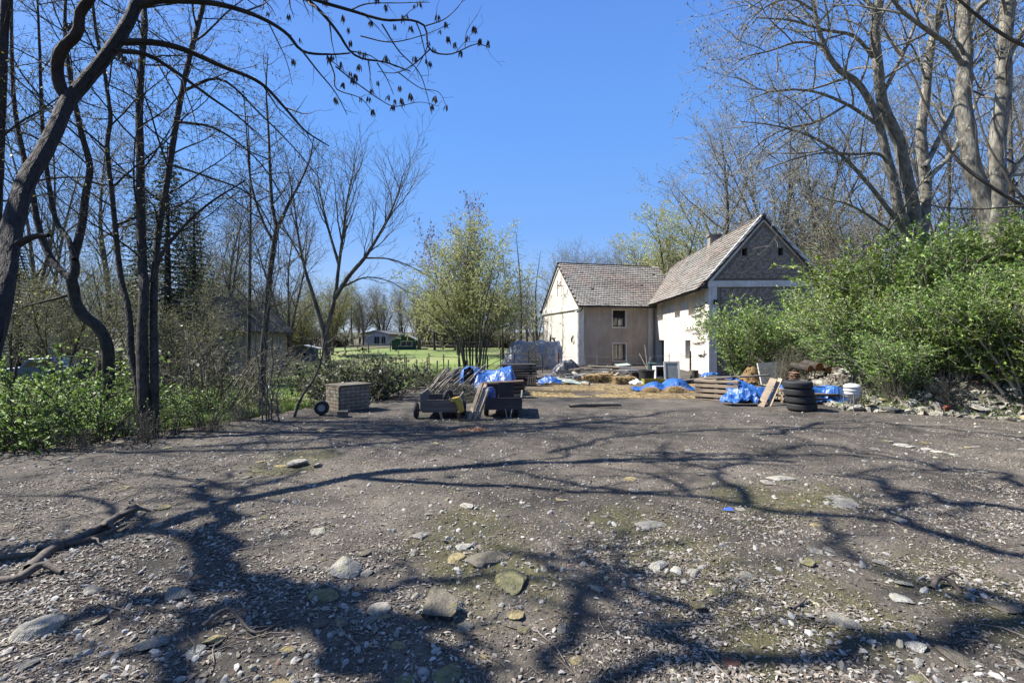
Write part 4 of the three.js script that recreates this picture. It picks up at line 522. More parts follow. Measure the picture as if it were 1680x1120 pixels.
  // forked bare tree
  const FK = [{ den: 2.8, t0: 0.2, len: 2.3, ang: 0.62, r: 0.026, lift: 0.2, gn: 0.25, up: 0.10, seg: 6, sides: 5, taper: 0.4 }, { den: 4.2, t0: 0.15, len: 1.05, ang: 0.55, r: 0.010, lift: 0.05, gn: 0.3, up: 0.07, seg: 4, sides: 3, rmin: 0.005 }, { den: 4.6, t0: 0.15, len: 0.5, ang: 0.55, r: 0.006, gn: 0.4, up: 0.06, seg: 3, sides: 3, rmin: 0.0045 }];
  const T8 = growTree({ seed: 30, stems: [
    { pts: [g0(540, 18), ...trace([[538, 606], [534, 570], [532, 541]], 18)], r0: 0.14, r1: 0.13, bare: true, sides: 12 },
    { pts: trace([[531, 545], [523, 516], [511, 477], [500, 441], [491, 398], [486, 363], [480, 310]], 18), r0: 0.09, r1: 0.016, cut: 0.3 },
    { pts: trace([[533, 545], [541, 523], [550, 481], [556, 434], [563, 381], [570, 327], [582, 270]], 18), r0: 0.09, r1: 0.015, cut: 0.3 },
    { pts: trace([[548, 490], [573, 452], [598, 423], [620, 388], [634, 363], [652, 320], [662, 285]], 18, 17.5), r0: 0.09, r1: 0.015, cut: 0.1 },
    { pts: trace([[556, 434], [540, 380], [528, 330], [520, 280]], 18, 18.5), r0: 0.06, r1: 0.012 },
    { pts: trace([[598, 423], [640, 425], [680, 440], [700, 452]], 18, 18), r0: 0.035, r1: 0.008, lev: 1 },
    { pts: trace([[563, 470], [600, 455], [640, 462], [670, 480]], 18, 17.4), r0: 0.035, r1: 0.008, lev: 1 }], L: FK });
  plant('bare_tree', 'bare tree with a low V fork at the meadow edge', 'tree', T8, [M.bark, M.twig]);
  // willow in pale leaf with many stems
  const WS = []; { const R = rng(31), bx = 776; for (let k = 0; k < 15; k++) { const a = -1 + 2 * k / 14, tx = bx + a * 92 + 10 * (R() - 0.5), ty = 372 + 120 * a * a + 30 * R(), dz = 5 * (R() - 0.5); WS.push({ pts: [g0(bx + a * 17 + 6 * (R() - 0.5), 38 + dz * 0.25), P(bx + a * 32, 545, 38 + dz * 0.4), P(bx + a * 58, (545 + ty) / 2, 38 + dz * 0.7), P(tx, ty, 38 + dz)], r0: 0.075, r1: 0.015, sides: 7, cut: 0.25 }); } WS.push({ pts: [g0(772, 38), P(745, 555, 38), P(715, 522, 38), P(690, 500, 38)], r0: 0.10, r1: 0.03, sides: 7, cut: 0.2 }); }
  const T10 = growTree({ seed: 32, stems: WS, L: [{ den: 2.4, t0: 0.1, len: 2.7, ang: 0.85, r: 0.02, lift: 0.15, gn: 0.3, up: 0.05, seg: 5, sides: 4 }, { den: 3.4, t0: 0.15, len: 1.1, ang: 0.7, r: 0.010, gn: 0.35, up: 0.0, seg: 3, sides: 3, rmin: 0.006 }, { den: 3.5, t0: 0.15, len: 0.5, ang: 0.8, r: 0.006, gn: 0.4, up: 0.02, seg: 2, sides: 3, rmin: 0.005 }], leaf: { n: 28, len: 0.085, wid: 0.019, cols: WILLOW, hang: -0.1 } });
  plant('willow_tree', 'rounded many stemmed willow in pale green leaf behind the brush heap', 'tree', T10, [M.bark, M.twigWillow, M.leaf]);
}
// --- right side: large multi-stemmed tree above the bank, two-trunk tree, limbs of one outside the frame
const BIG = [{ den: 2.3, t0: 0.1, len: 2.8, ang: 0.9, r: 0.034, lift: 0.18, gn: 0.38, up: 0.04, seg: 7, sides: 5, taper: 0.3 }, { den: 3.4, t0: 0.12, len: 1.15, ang: 0.75, r: 0.012, lift: 0.05, gn: 0.5, up: 0.03, seg: 4, sides: 3, rmin: 0.005 }, { den: 5.2, t0: 0.15, len: 0.45, ang: 0.8, r: 0.0055, gn: 0.6, up: 0.03, seg: 2, sides: 3, rmin: 0.004 }];
{
  const d = 15.5, T12 = growTree({ seed: 41, base: g0(1508, d), stems: [
    { pts: [g0(1512, d), P(1508, 440, d), P(1507, 400, d), P(1506, 375, d)], r0: 0.36, r1: 0.26, sides: 16, bare: true, flare: 0.3 },
    { pts: trace([[1506, 395], [1500, 355], [1493, 316], [1483, 274], [1475, 235], [1460, 202], [1448, 173], [1444, 150], [1438, 94], [1434, 51], [1442, 0], [1440, -80], [1430, -180]], d, 15), r0: 0.20, r1: 0.08, sides: 14, cut: 0.4 },
    { pts: trace([[1510, 395], [1515, 360], [1517, 331], [1519, 295], [1514, 259], [1511, 215], [1517, 165], [1522, 110], [1526, 79], [1540, 24], [1548, -40], [1555, -140]], d, 16), r0: 0.18, r1: 0.07, sides: 12, cut: 0.4 },
    { pts: trace([[1519, 300], [1530, 285], [1555, 259], [1579, 217], [1600, 170], [1620, 100]], d, 16.5), r0: 0.085, r1: 0.03, sides: 9, cut: 0.3 },
    { pts: trace([[1516, 275], [1524, 261], [1540, 228], [1566, 176], [1575, 130], [1590, 60]], d, 16), r0: 0.09, r1: 0.03, sides: 9, cut: 0.3 },
    { pts: trace([[1500, 400], [1488, 375], [1475, 342], [1465, 295], [1454, 254], [1444, 212], [1431, 176], [1405, 135], [1375, 114], [1351, 75], [1336, 20], [1325, -40]], d, 15), r0: 0.16, r1: 0.045, sides: 12, cut: 0.5 },
    { pts: trace([[1492, 395], [1465, 354], [1422, 299], [1375, 251], [1320, 220], [1257, 204], [1215, 200]], 15.6, 14.6), r0: 0.08, r1: 0.014, sides: 8, cut: 0.3 },
    { pts: trace([[1462, 285], [1446, 255], [1400, 253], [1351, 251], [1300, 262], [1250, 280]], 15.4, 14.6), r0: 0.05, r1: 0.015, sides: 7, cut: 0.1 },
    { pts: trace([[1440, 205], [1390, 172], [1330, 150], [1270, 150], [1225, 165]], 15.3, 15), r0: 0.06, r1: 0.015, sides: 7, cut: 0.1 },
    { pts: trace([[1436, 100], [1400, 60], [1350, 50], [1300, 35], [1240, 30]], 15.2, 15), r0: 0.06, r1: 0.02, sides: 7, cut: 0.1 },
    { pts: trace([[1351, 75], [1310, 70], [1260, 85], [1220, 95], [1200, 110]], 15, 15), r0: 0.04, r1: 0.012, sides: 6, cut: 0.1 },
    { pts: trace([[1445, 160], [1480, 90], [1500, 40], [1510, -40]], 15.2, 15.5), r0: 0.07, r1: 0.03, sides: 7, cut: 0.2 },
    { pts: trace([[1440, 20], [1390, -20], [1330, -30], [1270, -10], [1220, 20]], 15.1, 14.8), r0: 0.06, r1: 0.015, sides: 7, cut: 0.1 },
    { pts: trace([[1336, 20], [1300, 0], [1260, 10], [1215, 50]], 15, 14.8), r0: 0.04, r1: 0.012, sides: 6 },
    { pts: trace([[1390, 172], [1340, 200], [1280, 215], [1230, 250], [1200, 300]], 15.2, 14.8), r0: 0.045, r1: 0.012, sides: 6 },
    { pts: trace([[1495, 410], [1460, 380], [1420, 350], [1390, 335], [1350, 325]], 15.6, 15), r0: 0.06, r1: 0.015, sides: 7 }],
    L: BIG, leaf: { n: 1.3, len: 0.07, wid: 0.016, cols: [...BUD, ...OLIVE], hang: -0.5 } });
  plant('old_tree', 'big pale barked tree with several rising limbs above the rubble bank', 'tree', T12, [M.barkPale, M.twigPale, M.dry]);
  const e = 12.8, T13 = growTree({ seed: 42, base: g0(1632, e), stems: [
    { pts: [g0(1634, e), ...trace([[1632, 430], [1628, 383], [1615, 331], [1594, 272], [1587, 217], [1579, 165], [1582, 120], [1583, 79], [1579, 24], [1580, -40], [1576, -160]], e, 13.4)], r0: 0.24, r1: 0.12, sides: 14, cut: 0.5, flare: 0.2 },
    { pts: [g0(1640, e), ...trace([[1636, 430], [1634, 383], [1638, 318], [1636, 267], [1638, 215], [1646, 150], [1646, 90], [1654, 0], [1660, -80], [1668, -180]], e, 12.4)], r0: 0.21, r1: 0.12, sides: 14, cut: 0.45 },
    { pts: trace([[1583, 60], [1600, 20], [1640, -20], [1660, -80]], 13.2, 13), r0: 0.09, r1: 0.03, sides: 8 },
    { pts: trace([[1590, 130], [1560, 80], [1520, 50], [1480, 20], [1440, -30]], 13.2, 12.6), r0: 0.075, r1: 0.03, sides: 8, cut: 0.2 },
    { pts: trace([[1646, 110], [1665, 70], [1690, 40], [1730, 0]], 12.6, 12.4), r0: 0.09, r1: 0.03, sides: 8 },
    { pts: trace([[1650, 300], [1670, 270], [1700, 230]], 12.7, 12.8), r0: 0.06, r1: 0.02, sides: 7 }], L: BIG, leaf: { n: 1.0, len: 0.06, wid: 0.016, cols: [...BUD, ...OLIVE], hang: -0.5 } });
  plant('old_tree', 'tree with two straight trunks at the right edge behind the bushes', 'tree', T13, [M.barkPale, M.twigPale, M.dry]);
  const T15 = growTree({ seed: 43, base: g0(2100, 8.5), stems: [
    { pts: [g0(2100, 8.5), P(2080, 430, 8.5), P(2040, 250, 8.5), P(2000, 50, 8.5), P(1960, -200, 8.5)], r0: 0.2, r1: 0.1, cut: 0.4 },
    { pts: trace([[2070, 480], [1880, 420], [1680, 338], [1620, 302], [1570, 262], [1525, 190], [1500, 130], [1470, 80]], 8.6, 9.5), r0: 0.06, r1: 0.012, sides: 8, cut: 0.45, lev: 1 },
    { pts: trace([[2050, 420], [1850, 400], [1680, 325], [1640, 270], [1615, 225], [1600, 170], [1590, 130]], 8.4, 9), r0: 0.045, r1: 0.010, sides: 7, cut: 0.5, lev: 1 },
    { pts: trace([[2060, 380], [1850, 340], [1680, 338], [1600, 343], [1520, 335], [1470, 310]], 8.4, 9), r0: 0.035, r1: 0.008, sides: 6, cut: 0.5, lev: 1 },
    { pts: trace([[2020, 180], [1820, 130], [1680, 76], [1640, 55], [1600, 25], [1560, -10]], 8.2, 8), r0: 0.05, r1: 0.02, sides: 7, cut: 0.4, lev: 1 }], L: [BIG[0], { den: 0.8, t0: 0.2, len: 0.9, ang: 0.7, r: 0.008, gn: 0.4, seg: 4, sides: 3 }, { den: 1.6, t0: 0.2, len: 0.35, ang: 0.8, r: 0.004, gn: 0.5, seg: 2, sides: 3 }] });
  plant('young_tree', 'sweeping bare limbs of a near tree reaching in from the right edge', 'tree', T15, [M.bark, M.twig]);
}
// --- trees behind the farmhouse and along the meadow, each kind grown a few times and set out singly
const KIND = {};
{
  const up = (seed, h, n, spread, r) => { const R = rng(seed), st = []; for (let k = 0; k < n; k++) { const a = k * 2.4 + R(), s = (n === 1 ? 0.05 : spread) * (0.5 + 0.5 * R()), hh = h * (0.8 + 0.25 * R()); const wb = () => 0.5 * (R() - 0.5); st.push({ pts: [[0, -0.4, 0], [Math.cos(a) * s * 0.15 * h + wb(), hh * 0.3, Math.sin(a) * s * 0.15 * h + wb()], [Math.cos(a) * s * 0.4 * h + 2 * wb(), hh * 0.62, Math.sin(a) * s * 0.4 * h + 2 * wb()], [Math.cos(a) * s * h * 0.75, hh, Math.sin(a) * s * h * 0.75]], r0: 0.75 * r / Math.sqrt(n), r1: 0.015, sides: 7, cut: 0.2, flare: 0.3 }); } return st; };
  const bareL = (k = 1) => [{ den: 2.6 * k, t0: 0.0, len: 4.6, ang: 0.75, r: 0.045, lift: 0.15, gn: 0.32, up: 0.07, seg: 6, sides: 4, taper: 0.62 }, { den: 3.0, t0: 0.12, len: 1.7, ang: 0.7, r: 0.016, gn: 0.42, up: 0.04, seg: 4, sides: 3, rmin: 0.008 }, { den: 3.4, t0: 0.15, len: 0.75, ang: 0.7, r: 0.010, gn: 0.45, up: 0.03, seg: 2, sides: 3, rmin: 0.008 }];
  KIND.bareA = growTree({ seed: 51, stems: up(1, 15, 1, 0, 0.32), L: bareL() });
  KIND.bareB = growTree({ seed: 52, stems: up(2, 15, 3, 0.35, 0.36), L: bareL(0.7) });
  KIND.bareC = growTree({ seed: 53, stems: up(3, 15, 4, 0.5, 0.4), L: bareL(0.6), leaf: { n: 1.6, len: 0.10, wid: 0.03, cols: BUD, hang: -0.4 } });
  KIND.larch = growTree({ seed: 54, stems: up(4, 14, 1, 0, 0.22), L: [{ den: 5, t0: 0.05, len: 2.1, ang: 1.35, r: 0.025, lift: 0, gn: 0.2, up: 0.04, seg: 4, sides: 3, taper: 0.75 }, { den: 4.5, t0: 0.15, len: 0.7, ang: 0.8, r: 0.009, gn: 0.4, seg: 2, sides: 3, rmin: 0.006 }] });
  KIND.red = growTree({ seed: 55, stems: up(5, 14, 3, 0.4, 0.36), L: bareL(0.7), leaf: { n: 1.4, len: 0.22, wid: 0.07, cols: RED, hang: -0.6 } });
  KIND.green = growTree({ seed: 56, stems: up(6, 12, 4, 0.5, 0.4), L: bareL(0.7), leaf: { n: 11, len: 0.12, wid: 0.032, cols: YELLOW } });
  KIND.willow = growTree({ seed: 57, stems: up(7, 14, 5, 0.5, 0.5), L: bareL(0.75), leaf: { n: 20, len: 0.11, wid: 0.024, cols: [...WILLOW, [0.46, 0.48, 0.10]], hang: -0.3 } });
  KIND.olive = growTree({ seed: 58, stems: up(8, 10, 3, 0.5, 0.3), L: bareL(0.6), leaf: { n: 3, len: 0.10, wid: 0.03, cols: [...OLIVE, ...YELLOW] } });
  { const R = rng(59), wood = new TB(), lf = new TB(), H = 13; wood.tube([[0, -0.4, 0], [0, H * 0.5, 0], [0, H, 0]], [0.24, 0.14, 0.02], 7);
    for (let y = 0.8; y < H; y += 0.30) { const n = 7; for (let k = 0; k < n; k++) { const a = k / n * 6.3 + y * 3, l = (2.7 * (1 - y / H) + 0.25) * (0.75 + 0.5 * R()); let q = [0, y, 0]; const pts = [q]; for (let s = 1; s <= 4; s++) { q = [Math.cos(a) * l * s / 4, y - 0.10 * l * Math.sin(s / 4 * 2.6) + 0.05 * l * s / 4 * (s > 3 ? 1.6 : 0), Math.sin(a) * l * s / 4]; pts.push(q); } wood.tube(pts, [0.03, 0.025, 0.018, 0.012, 0.006], 3); for (let s = 0; s < 15 * l; s++) { const t = 0.12 + 0.88 * R(), i = Math.min(3, Math.floor(t * 4)), e = t * 4 - i, pt = [0, 1, 2].map((c) => lerp(pts[i][c], pts[i + 1][c], e)), b = a + (R() < 0.5 ? -1 : 1) * (0.5 + R()); lf.leaf(pt, V.norm([Math.cos(b), -0.7 * R(), Math.sin(b)]), V.norm([R() - 0.5, 1, R() - 0.5]), 0.20 + 0.2 * R(), 0.04, DARKG[R() < 0.5 ? 0 : 1].map((v) => v * (0.7 + 0.7 * R()))); } } }
    KIND.spruce = { wood: wood.build(), twig: null, leaf: lf.build(), base: [0, 0, 0], tips: [] }; }
  for (const k of Object.keys(KIND)) KIND[k].base = [0, 0, 0];
  const proto = {}, MT = { bareA: [M.bark, M.twigPale, M.dry], bareB: [M.bark, M.twig, M.dry], bareC: [M.bark, M.twigPale, M.dry], larch: [M.barkDark, M.twig, M.dry], red: [M.bark, M.twigRed, M.dry], green: [M.bark, M.twig, M.leaf], willow: [M.bark, M.twigWillow, M.leaf], olive: [M.barkDark, M.twig, M.leaf], spruce: [M.barkDark, M.twig, M.leaf] };
  const NM = { bareA: 'bare_tree', bareB: 'bare_tree', bareC: 'bare_tree', larch: 'larch_tree', red: 'red_budding_tree', green: 'green_tree', willow: 'willow_tree', olive: 'budding_tree', spruce: 'spruce_tree' };
  const H0 = { bareA: 15, bareB: 15, bareC: 15, larch: 14, red: 14, green: 12, willow: 14, olive: 10, spruce: 13 };
  function put(kind, px, d, topPy, label, group, turn = px, wide = 1) {
    const x = X(px, d), y = gx(x, d), K = KIND[kind]; if (!K.top) { K.top = 0; for (const g of [K.wood, K.twig]) if (g) { g.computeBoundingBox(); K.top = Math.max(K.top, g.boundingBox.max.y); } } const s = (Y(topPy, d) - y) / K.top;
    let o; if (!proto[kind]) { o = proto[kind] = plant(NM[kind], label, 'tree', KIND[kind], MT[kind], group); } else { o = proto[kind].clone(); o.name = numbered(NM[kind]); o.userData = { ...proto[kind].userData }; scene.add(o); tag(o, label, 'tree'); if (group) o.userData.group = group; else delete o.userData.group; }
    if (!o.userData.label) tag(o, label, 'tree', group); if (group) o.userData.group = group; else delete o.userData.group;
    o.position.set(x, y, -d); o.rotation.y = turn; o.scale.set(s * wide, s, s * wide); return o;
  }
  // distinct ones
  put('red', 752, 52, 322, 'reddish budding tree rising just behind the pale willow');
  put('larch', 852, 45, 372, 'tallest dark larch left of the wing gable'); put('larch', 882, 50, 405, 'shorter dark larch touching the wing gable', null, 2);
  put('larch', 825, 48, 400, 'dark larch between the willow and the tallest larch', null, 4);
  put('willow', 1100, 52, 306, 'yellow green willow rising behind the wing roof', null, 1.3, 1.25);
  put('bareA', 1192, 42, 140, 'tall bare tree behind the main roof ridge', null, 3, 1.15); put('bareC', 1290, 42, 110, 'bare tree just right of the main gable peak', null, 5, 1.0);
  put('bareC', 1225, 50, 215, 'bare tree straight behind the main gable peak', null, 2, 1.1); put('olive', 1365, 36, 300, 'small budding tree right of the main gable', null, 1, 0.8);
  put('bareB', 1350, 40, 130, 'tall bare tree between main gable and big pale tree', null, 4.4); put('bareC', 1420, 30, 130, 'bare tree just left of the big pale tree', null, 1.2); put('olive', 1420, 30, 300, 'budding tree low beside the big pale tree', null, 2.2, 0.9);
  put('bareB', 1560, 27, 60, 'bare tree seen between the big pale tree and two trunk tree', null, 0.4); put('bareA', 1650, 24, 30, 'bare tree behind the two trunk tree', null, 2.4); put('bareB', 1700, 30, 20, 'bare tree at the right edge far up the slope', null, 3.1);
  put('spruce', 275, 24, 235, 'tall dark spruce behind the alder clump', null, 0.4, 1.0); put('spruce', 232, 27, 300, 'lower dark spruce left of the tallest spruce', null, 1.4, 1.1); put('spruce', 318, 27, 330, 'lower dark spruce right of the tallest spruce', null, 2.4, 1.1); put('spruce', 630, 82, 482, 'dark spruce beside the white bungalow', null, 0.9, 1.2); put('spruce', 30, 30, 400, 'dark spruce by the left roof', null, 5.0, 1.2); put('spruce', 655, 88, 490, 'smaller dark spruce right of the white bungalow', null, 3.0, 1.3);
  put('green', 492, 46, 468, 'bright yellow green tree beyond the meadow left of the forked tree', null, 0.6, 1.3); put('green', 545, 52, 440, 'yellow green tree behind the forked tree', null, 2.6, 1.1); put('green', 440, 52, 480, 'yellow green tree behind the slender catkin tree', null, 4.6, 1.2); put('green', 700, 66, 470, 'pale green tree left of the pale willow', null, 1.6, 1.1); put('green', 590, 78, 480, 'yellow green tree left of the white bungalow', null, 3.6, 1.2);
  put('olive', 355, 22, 430, 'budding tree behind the bramble thicket', null, 1, 1.0); put('olive', 300, 19, 460, 'low budding tree behind the three alder trunks', null, 3, 1.1); put('olive', 95, 18, 420, 'budding tree behind the bent trunk', null, 5, 1.0); put('olive', 20, 22, 400, 'budding tree behind the leaning ash', null, 2, 1.0); put('olive', 160, 21, 400, 'budding tree between bent trunk and alder clump', null, 4, 1.0); put('bareB', 60, 32, 120, 'bare tree high behind the bent trunk', null, 1); put('bareA', 165, 34, 150, 'bare tree high behind the alder clump', null, 2); put('bareB', 370, 36, 260, 'bare tree right of the tallest spruce', null, 3); put('bareC', 330, 44, 300, 'bare tree far behind the alder clump', null, 1.5); put('bareB', 470, 40, 300, 'bare tree behind the slender catkin tree', null, 2.5);
  // the rows nobody can tell apart
  const R = rng(60), gA = 'bare trees lining the far side of the meadow', gB = 'bare trees in the wood behind the farmhouse';
  for (let k = 0; k < 30; k++) { const px = 385 + k * 16.5 + 14 * (R() - 0.5); put(['bareA', 'bareB', 'bareC', 'olive'][k % 4], px, 68 + 26 * R(), 446 + 36 * R(), 'bare tree in the row beyond the meadow', gA, R() * 6, 1.1); }
  for (let k = 0; k < 12; k++) { const px = 690 + k * 19 + 8 * (R() - 0.5); put(['bareB', 'larch', 'bareC', 'bareA'][k % 4], px, 56 + 16 * R(), 438 + 34 * R(), 'bare tree in the wood between willow and farmhouse', 'bare trees between the willow and the farmhouse', R() * 6, 1.0); }
  for (let k = 0; k < 11; k++) { const px = 915 + k * 19 + 10 * (R() - 0.5); put(['bareA', 'bareC', 'bareB'][k % 3], px, 66 + 16 * R(), 378 + 26 * R(), 'bare tree standing behind the wing roof', gB, R() * 6, 1.0); }
  for (let k = 0; k < 7; k++) { const px = 1365 + k * 52 + 20 * (R() - 0.5); put(['bareC', 'bareA', 'bareB'][k % 3], px, 42 + 12 * R(), 300 + 70 * R(), 'bare tree on the slope behind the bank bushes', 'bare trees on the slope behind the bushes', R() * 6, 1.1); }
  for (let k = 0; k < 12; k++) { const px = -20 + k * 38 + 16 * (R() - 0.5); put(['olive', 'bareB', 'green', 'bareC'][k % 4], px, 34 + 20 * R(), 400 + 60 * R(), 'tree in the dark thicket behind the left trunks', 'trees in the thicket behind the left trunks', R() * 6, 1.1); }
}
// --- shrubs
function shrubGeo(seed, h, spread, n, leaf, twigs = 1, low = 0.1) {
  const R = rng(seed), stems = [];
  for (let k = 0; k < n; k++) { const a = R() * 6.3, s = spread * Math.sqrt(R()), hh = h * (0.7 + 0.35 * R()) * (1 - 0.35 * s / spread), b = 0.22 * spread * R(); stems.push({ pts: [[Math.cos(a) * b, -0.15, Math.sin(a) * b], [Math.cos(a) * (b + s * 0.3), hh * 0.4, Math.sin(a) * (b + s * 0.3)], [Math.cos(a + 0.1) * s * 0.75, hh * 0.8, Math.sin(a + 0.1) * s * 0.75], [Math.cos(a + 0.2) * s * 1.1, hh * (0.85 + 0.2 * R()), Math.sin(a + 0.2) * s * 1.1]], r0: 0.012 * h * (0.5 + 0.6 * R()), r1: 0.005, sides: 5, cut: low, n: 9, thin: true }); }
  const g = growTree({ seed: seed + 1, base: [0, 0, 0], stems, allTwig: true, L: [{ den: 4.2 * twigs, t0: 0.1, len: 0.24 * h, ang: 0.8, r: 0.008, lift: 0.15, gn: 0.4, up: 0.06, seg: 4, sides: 3, rmin: 0.003 }, { den: 7 * twigs, t0: 0.1, len: 0.09 * h, ang: 0.8, r: 0.004, gn: 0.5, seg: 2, sides: 3, rmin: 0.003 }], leaf }); g.base = [0, 0, 0]; return g;
}
{
  const RB = [71, 72, 73].map((s) => shrubGeo(s, 3.4, 1.9, 26, { n: [9, 7, 8][s - 71], len: 0.078, wid: 0.022, cols: GREEN, hang: 0.2 }, 1.3, 0.06));
  const place = (geos, mats, name, cat, list, group) => { const pr = []; list.forEach(([px, d, top, k, label, dy = 0, wide = 1], i) => { const x = X(px, d), y = gx(x, d) + dy, b = geos[k].bb ?? (geos[k].twig.computeBoundingBox(), geos[k].bb = geos[k].twig.boundingBox.max.y), s = (Y(top, d) - y) / b; let o; if (!pr[k]) o = pr[k] = plant(name, label, cat, geos[k], [mats[0], mats[1], (mats[3] ?? mats)[mats[3] ? k : 2]], group, { crown: 'stems' }); else { o = pr[k].clone(); o.name = numbered(name); o.userData = { ...pr[k].userData, label }; scene.add(o); } o.position.set(x, y, -d); o.rotation.y = i * 1.9; o.scale.set(s * wide, s, s * wide); }); };
  place(RB, [M.bark, M.cane, M.leaf, [M.leaf, M.leafOlive, M.leafWarm]], 'green_bush', 'bush', [
    [1225, 22, 478, 0, 'leafy green bush covering the left half of the main gable wall'], [1300, 21, 472, 1, 'leafy green bush covering the right half of the main gable wall'], [1340, 24, 500, 2, 'green bush behind the right corner of the main gable', 0, 0.9],
    [1408, 17.0, 425, 1, 'green bush on the bank next to the gable bushes'], [1450, 15.5, 367, 2, 'wide green bush on the bank below the big pale tree', 0, 1.2], [1520, 13.6, 357, 0, 'tall green bush in the middle of the rubble bank', 0, 1.05], [1592, 14.5, 342, 1, 'green bush in front of the two trunk tree', 0, 1.2], [1662, 13.0, 328, 2, 'green bush on the bank at the right edge', 0, 1.2], [1640, 12.4, 412, 1, 'green bush below the two trunk tree', 0, 1.2],
    [1475, 12.1, 522, 1, 'low green bush at the foot of the bank beside the white drum', 0, 1.5], [1548, 11.9, 507, 2, 'low green bush spilling over the rubble foot', 0, 1.4], [1440, 13.4, 482, 0, 'mid height green bush above the stone block', 0, 1.3], [1610, 12.6, 432, 0, 'green bush rising from the pale rubble', 0, 1.0], [1700, 11.2, 402, 1, 'green bush half outside the right edge', 0, 1.0], [1365, 18, 530, 0, 'green bush above the orange log ends', 0, 1.0], [1690, 10.6, 417, 2, 'tall green bush over the rubble at the right edge', 0, 1.15], [1618, 11.3, 432, 0, 'tall green bush in the middle of the right rubble', 0, 1.1], [1560, 11.8, 442, 1, 'tall green bush left of the right rubble', 0, 1.1], [1425, 14, 432, 2, 'green bush behind the white drum', 0, 1.2], [1655, 11.6, 482, 0, 'green bush above the rubble near the right edge', 0, 1.3], [1580, 11.4, 562, 1, 'small green bush in the rubble right of the bank foot', 0, 1.3], [1500, 14.5, 442, 0, 'green bush behind the low bank foot bushes', 0, 1.2]]);
  const LB = [75, 76].map((s) => shrubGeo(s, 1.7, 1.35, 19, { n: 6.5, len: 0.052, wid: 0.019, cols: LIME, hang: 0.2 }, 1.25, 0.3));
  place(LB, [M.bark, M.twigDark, M.leaf], 'leafy_shrub', 'shrub', [
    [30, 8.6, 575, 0, 'bright green shrub at the left edge below the leaning ash', -0.1], [118, 8.9, 562, 1, 'bright green shrub under the bent trunk', -0.1], [60, 7.8, 618, 1, 'front bright green shrub nearest the left yard corner', 0], [165, 8.0, 612, 0, 'bright green shrub left of the alder clump', 0], [205, 9.6, 600, 0, 'bright green shrub behind the alder clump', -0.1], [275, 8.6, 628, 1, 'green shrub right of the alder clump foot', 0], [335, 9.3, 618, 0, 'green shrub between alder clump and saplings', 0], [-15, 7.3, 600, 1, 'bright green shrub cut by the left edge', 0], [105, 12, 548, 0, 'bright green shrub on the meadow behind the others', 0]]);
  const DB = [shrubGeo(78, 1.6, 1.3, 40, { n: 4, len: 0.07, wid: 0.024, cols: [[0.10, 0.12, 0.045], [0.14, 0.15, 0.06], [0.07, 0.085, 0.035]] }, 1.3, 0.04), shrubGeo(79, 2.0, 1.7, 26, { n: 0.35, len: 0.06, wid: 0.02, cols: OLIVE }, 1.2, 0.05)];
  place([DB[1], DB[0]], [M.bark, M.twig, M.leaf], 'hedge_thicket', 'thicket', Array.from({ length: 20 }, (_, k) => [(k < 11 ? 330 + k * 23 : 700 + (k - 11) * 15) + 9 * Math.sin(k * 5), 62 + 6 * Math.abs(Math.sin(k * 3)), 528 + 12 * Math.sin(k * 7), k % 3 === 1 ? 1 : 0, 'brown thicket in the hedge line beyond the meadow', 0, 1.5]), 'thickets in the hedge beyond the meadow');
  place(DB, [M.bark, M.twig, M.leaf], 'bramble_thicket', 'thicket', [
    [582, 14.2, 562, 0, 'dark olive thicket behind the brick pier'], [618, 14.8, 572, 0, 'dark olive thicket beside the leaning white board'], [548, 15.2, 582, 0, 'dark thicket at the foot of the forked tree'], [330, 13.5, 520, 1, 'grey leafless bramble thicket behind the saplings', 0, 1.1], [392, 15.5, 548, 1, 'grey bramble thicket left of the slender tree', 0, 1.2], [290, 13, 575, 1, 'grey bramble thicket behind the alder clump'], [245, 8.0, 652, 1, 'bare twiggy suckers around the alder foot', -0.1, 0.8], [340, 8.8, 660, 1, 'bare twiggy growth on the creek bank', -0.1, 0.9], [400, 9.9, 650, 1, 'bare twiggy growth left of the saplings', -0.1, 0.8], [470, 12.5, 610, 1, 'grey thicket behind the crooked sapling', -0.1], [110, 7.4, 690, 1, 'bare twigs under the front bright green shrub', -0.1, 0.8], [700, 19, 588, 0, 'low dark thicket behind the pole heap', -0.2, 0.8], [885, 34, 548, 1, 'leafless thicket beside the wing gable', 0, 0.8], [1395, 12.2, 615, 1, 'bare twiggy growth behind the white drum', 0, 0.7], [1470, 11.6, 600, 1, 'bare canes at the foot of the bank left of the red brick', 0, 0.8], [1560, 11.0, 610, 1, 'bare canes over the red brick', 0, 0.7], [1330, 18.5, 560, 1, 'bare canes above the log ends', 0, 0.9], [1280, 18.8, 560, 1, 'bare shrub stems in front of the large white sheet', 0, 0.7], [1640, 11.2, 600, 1, 'bare twiggy growth among the rubble at right', 0, 0.7]]);
}
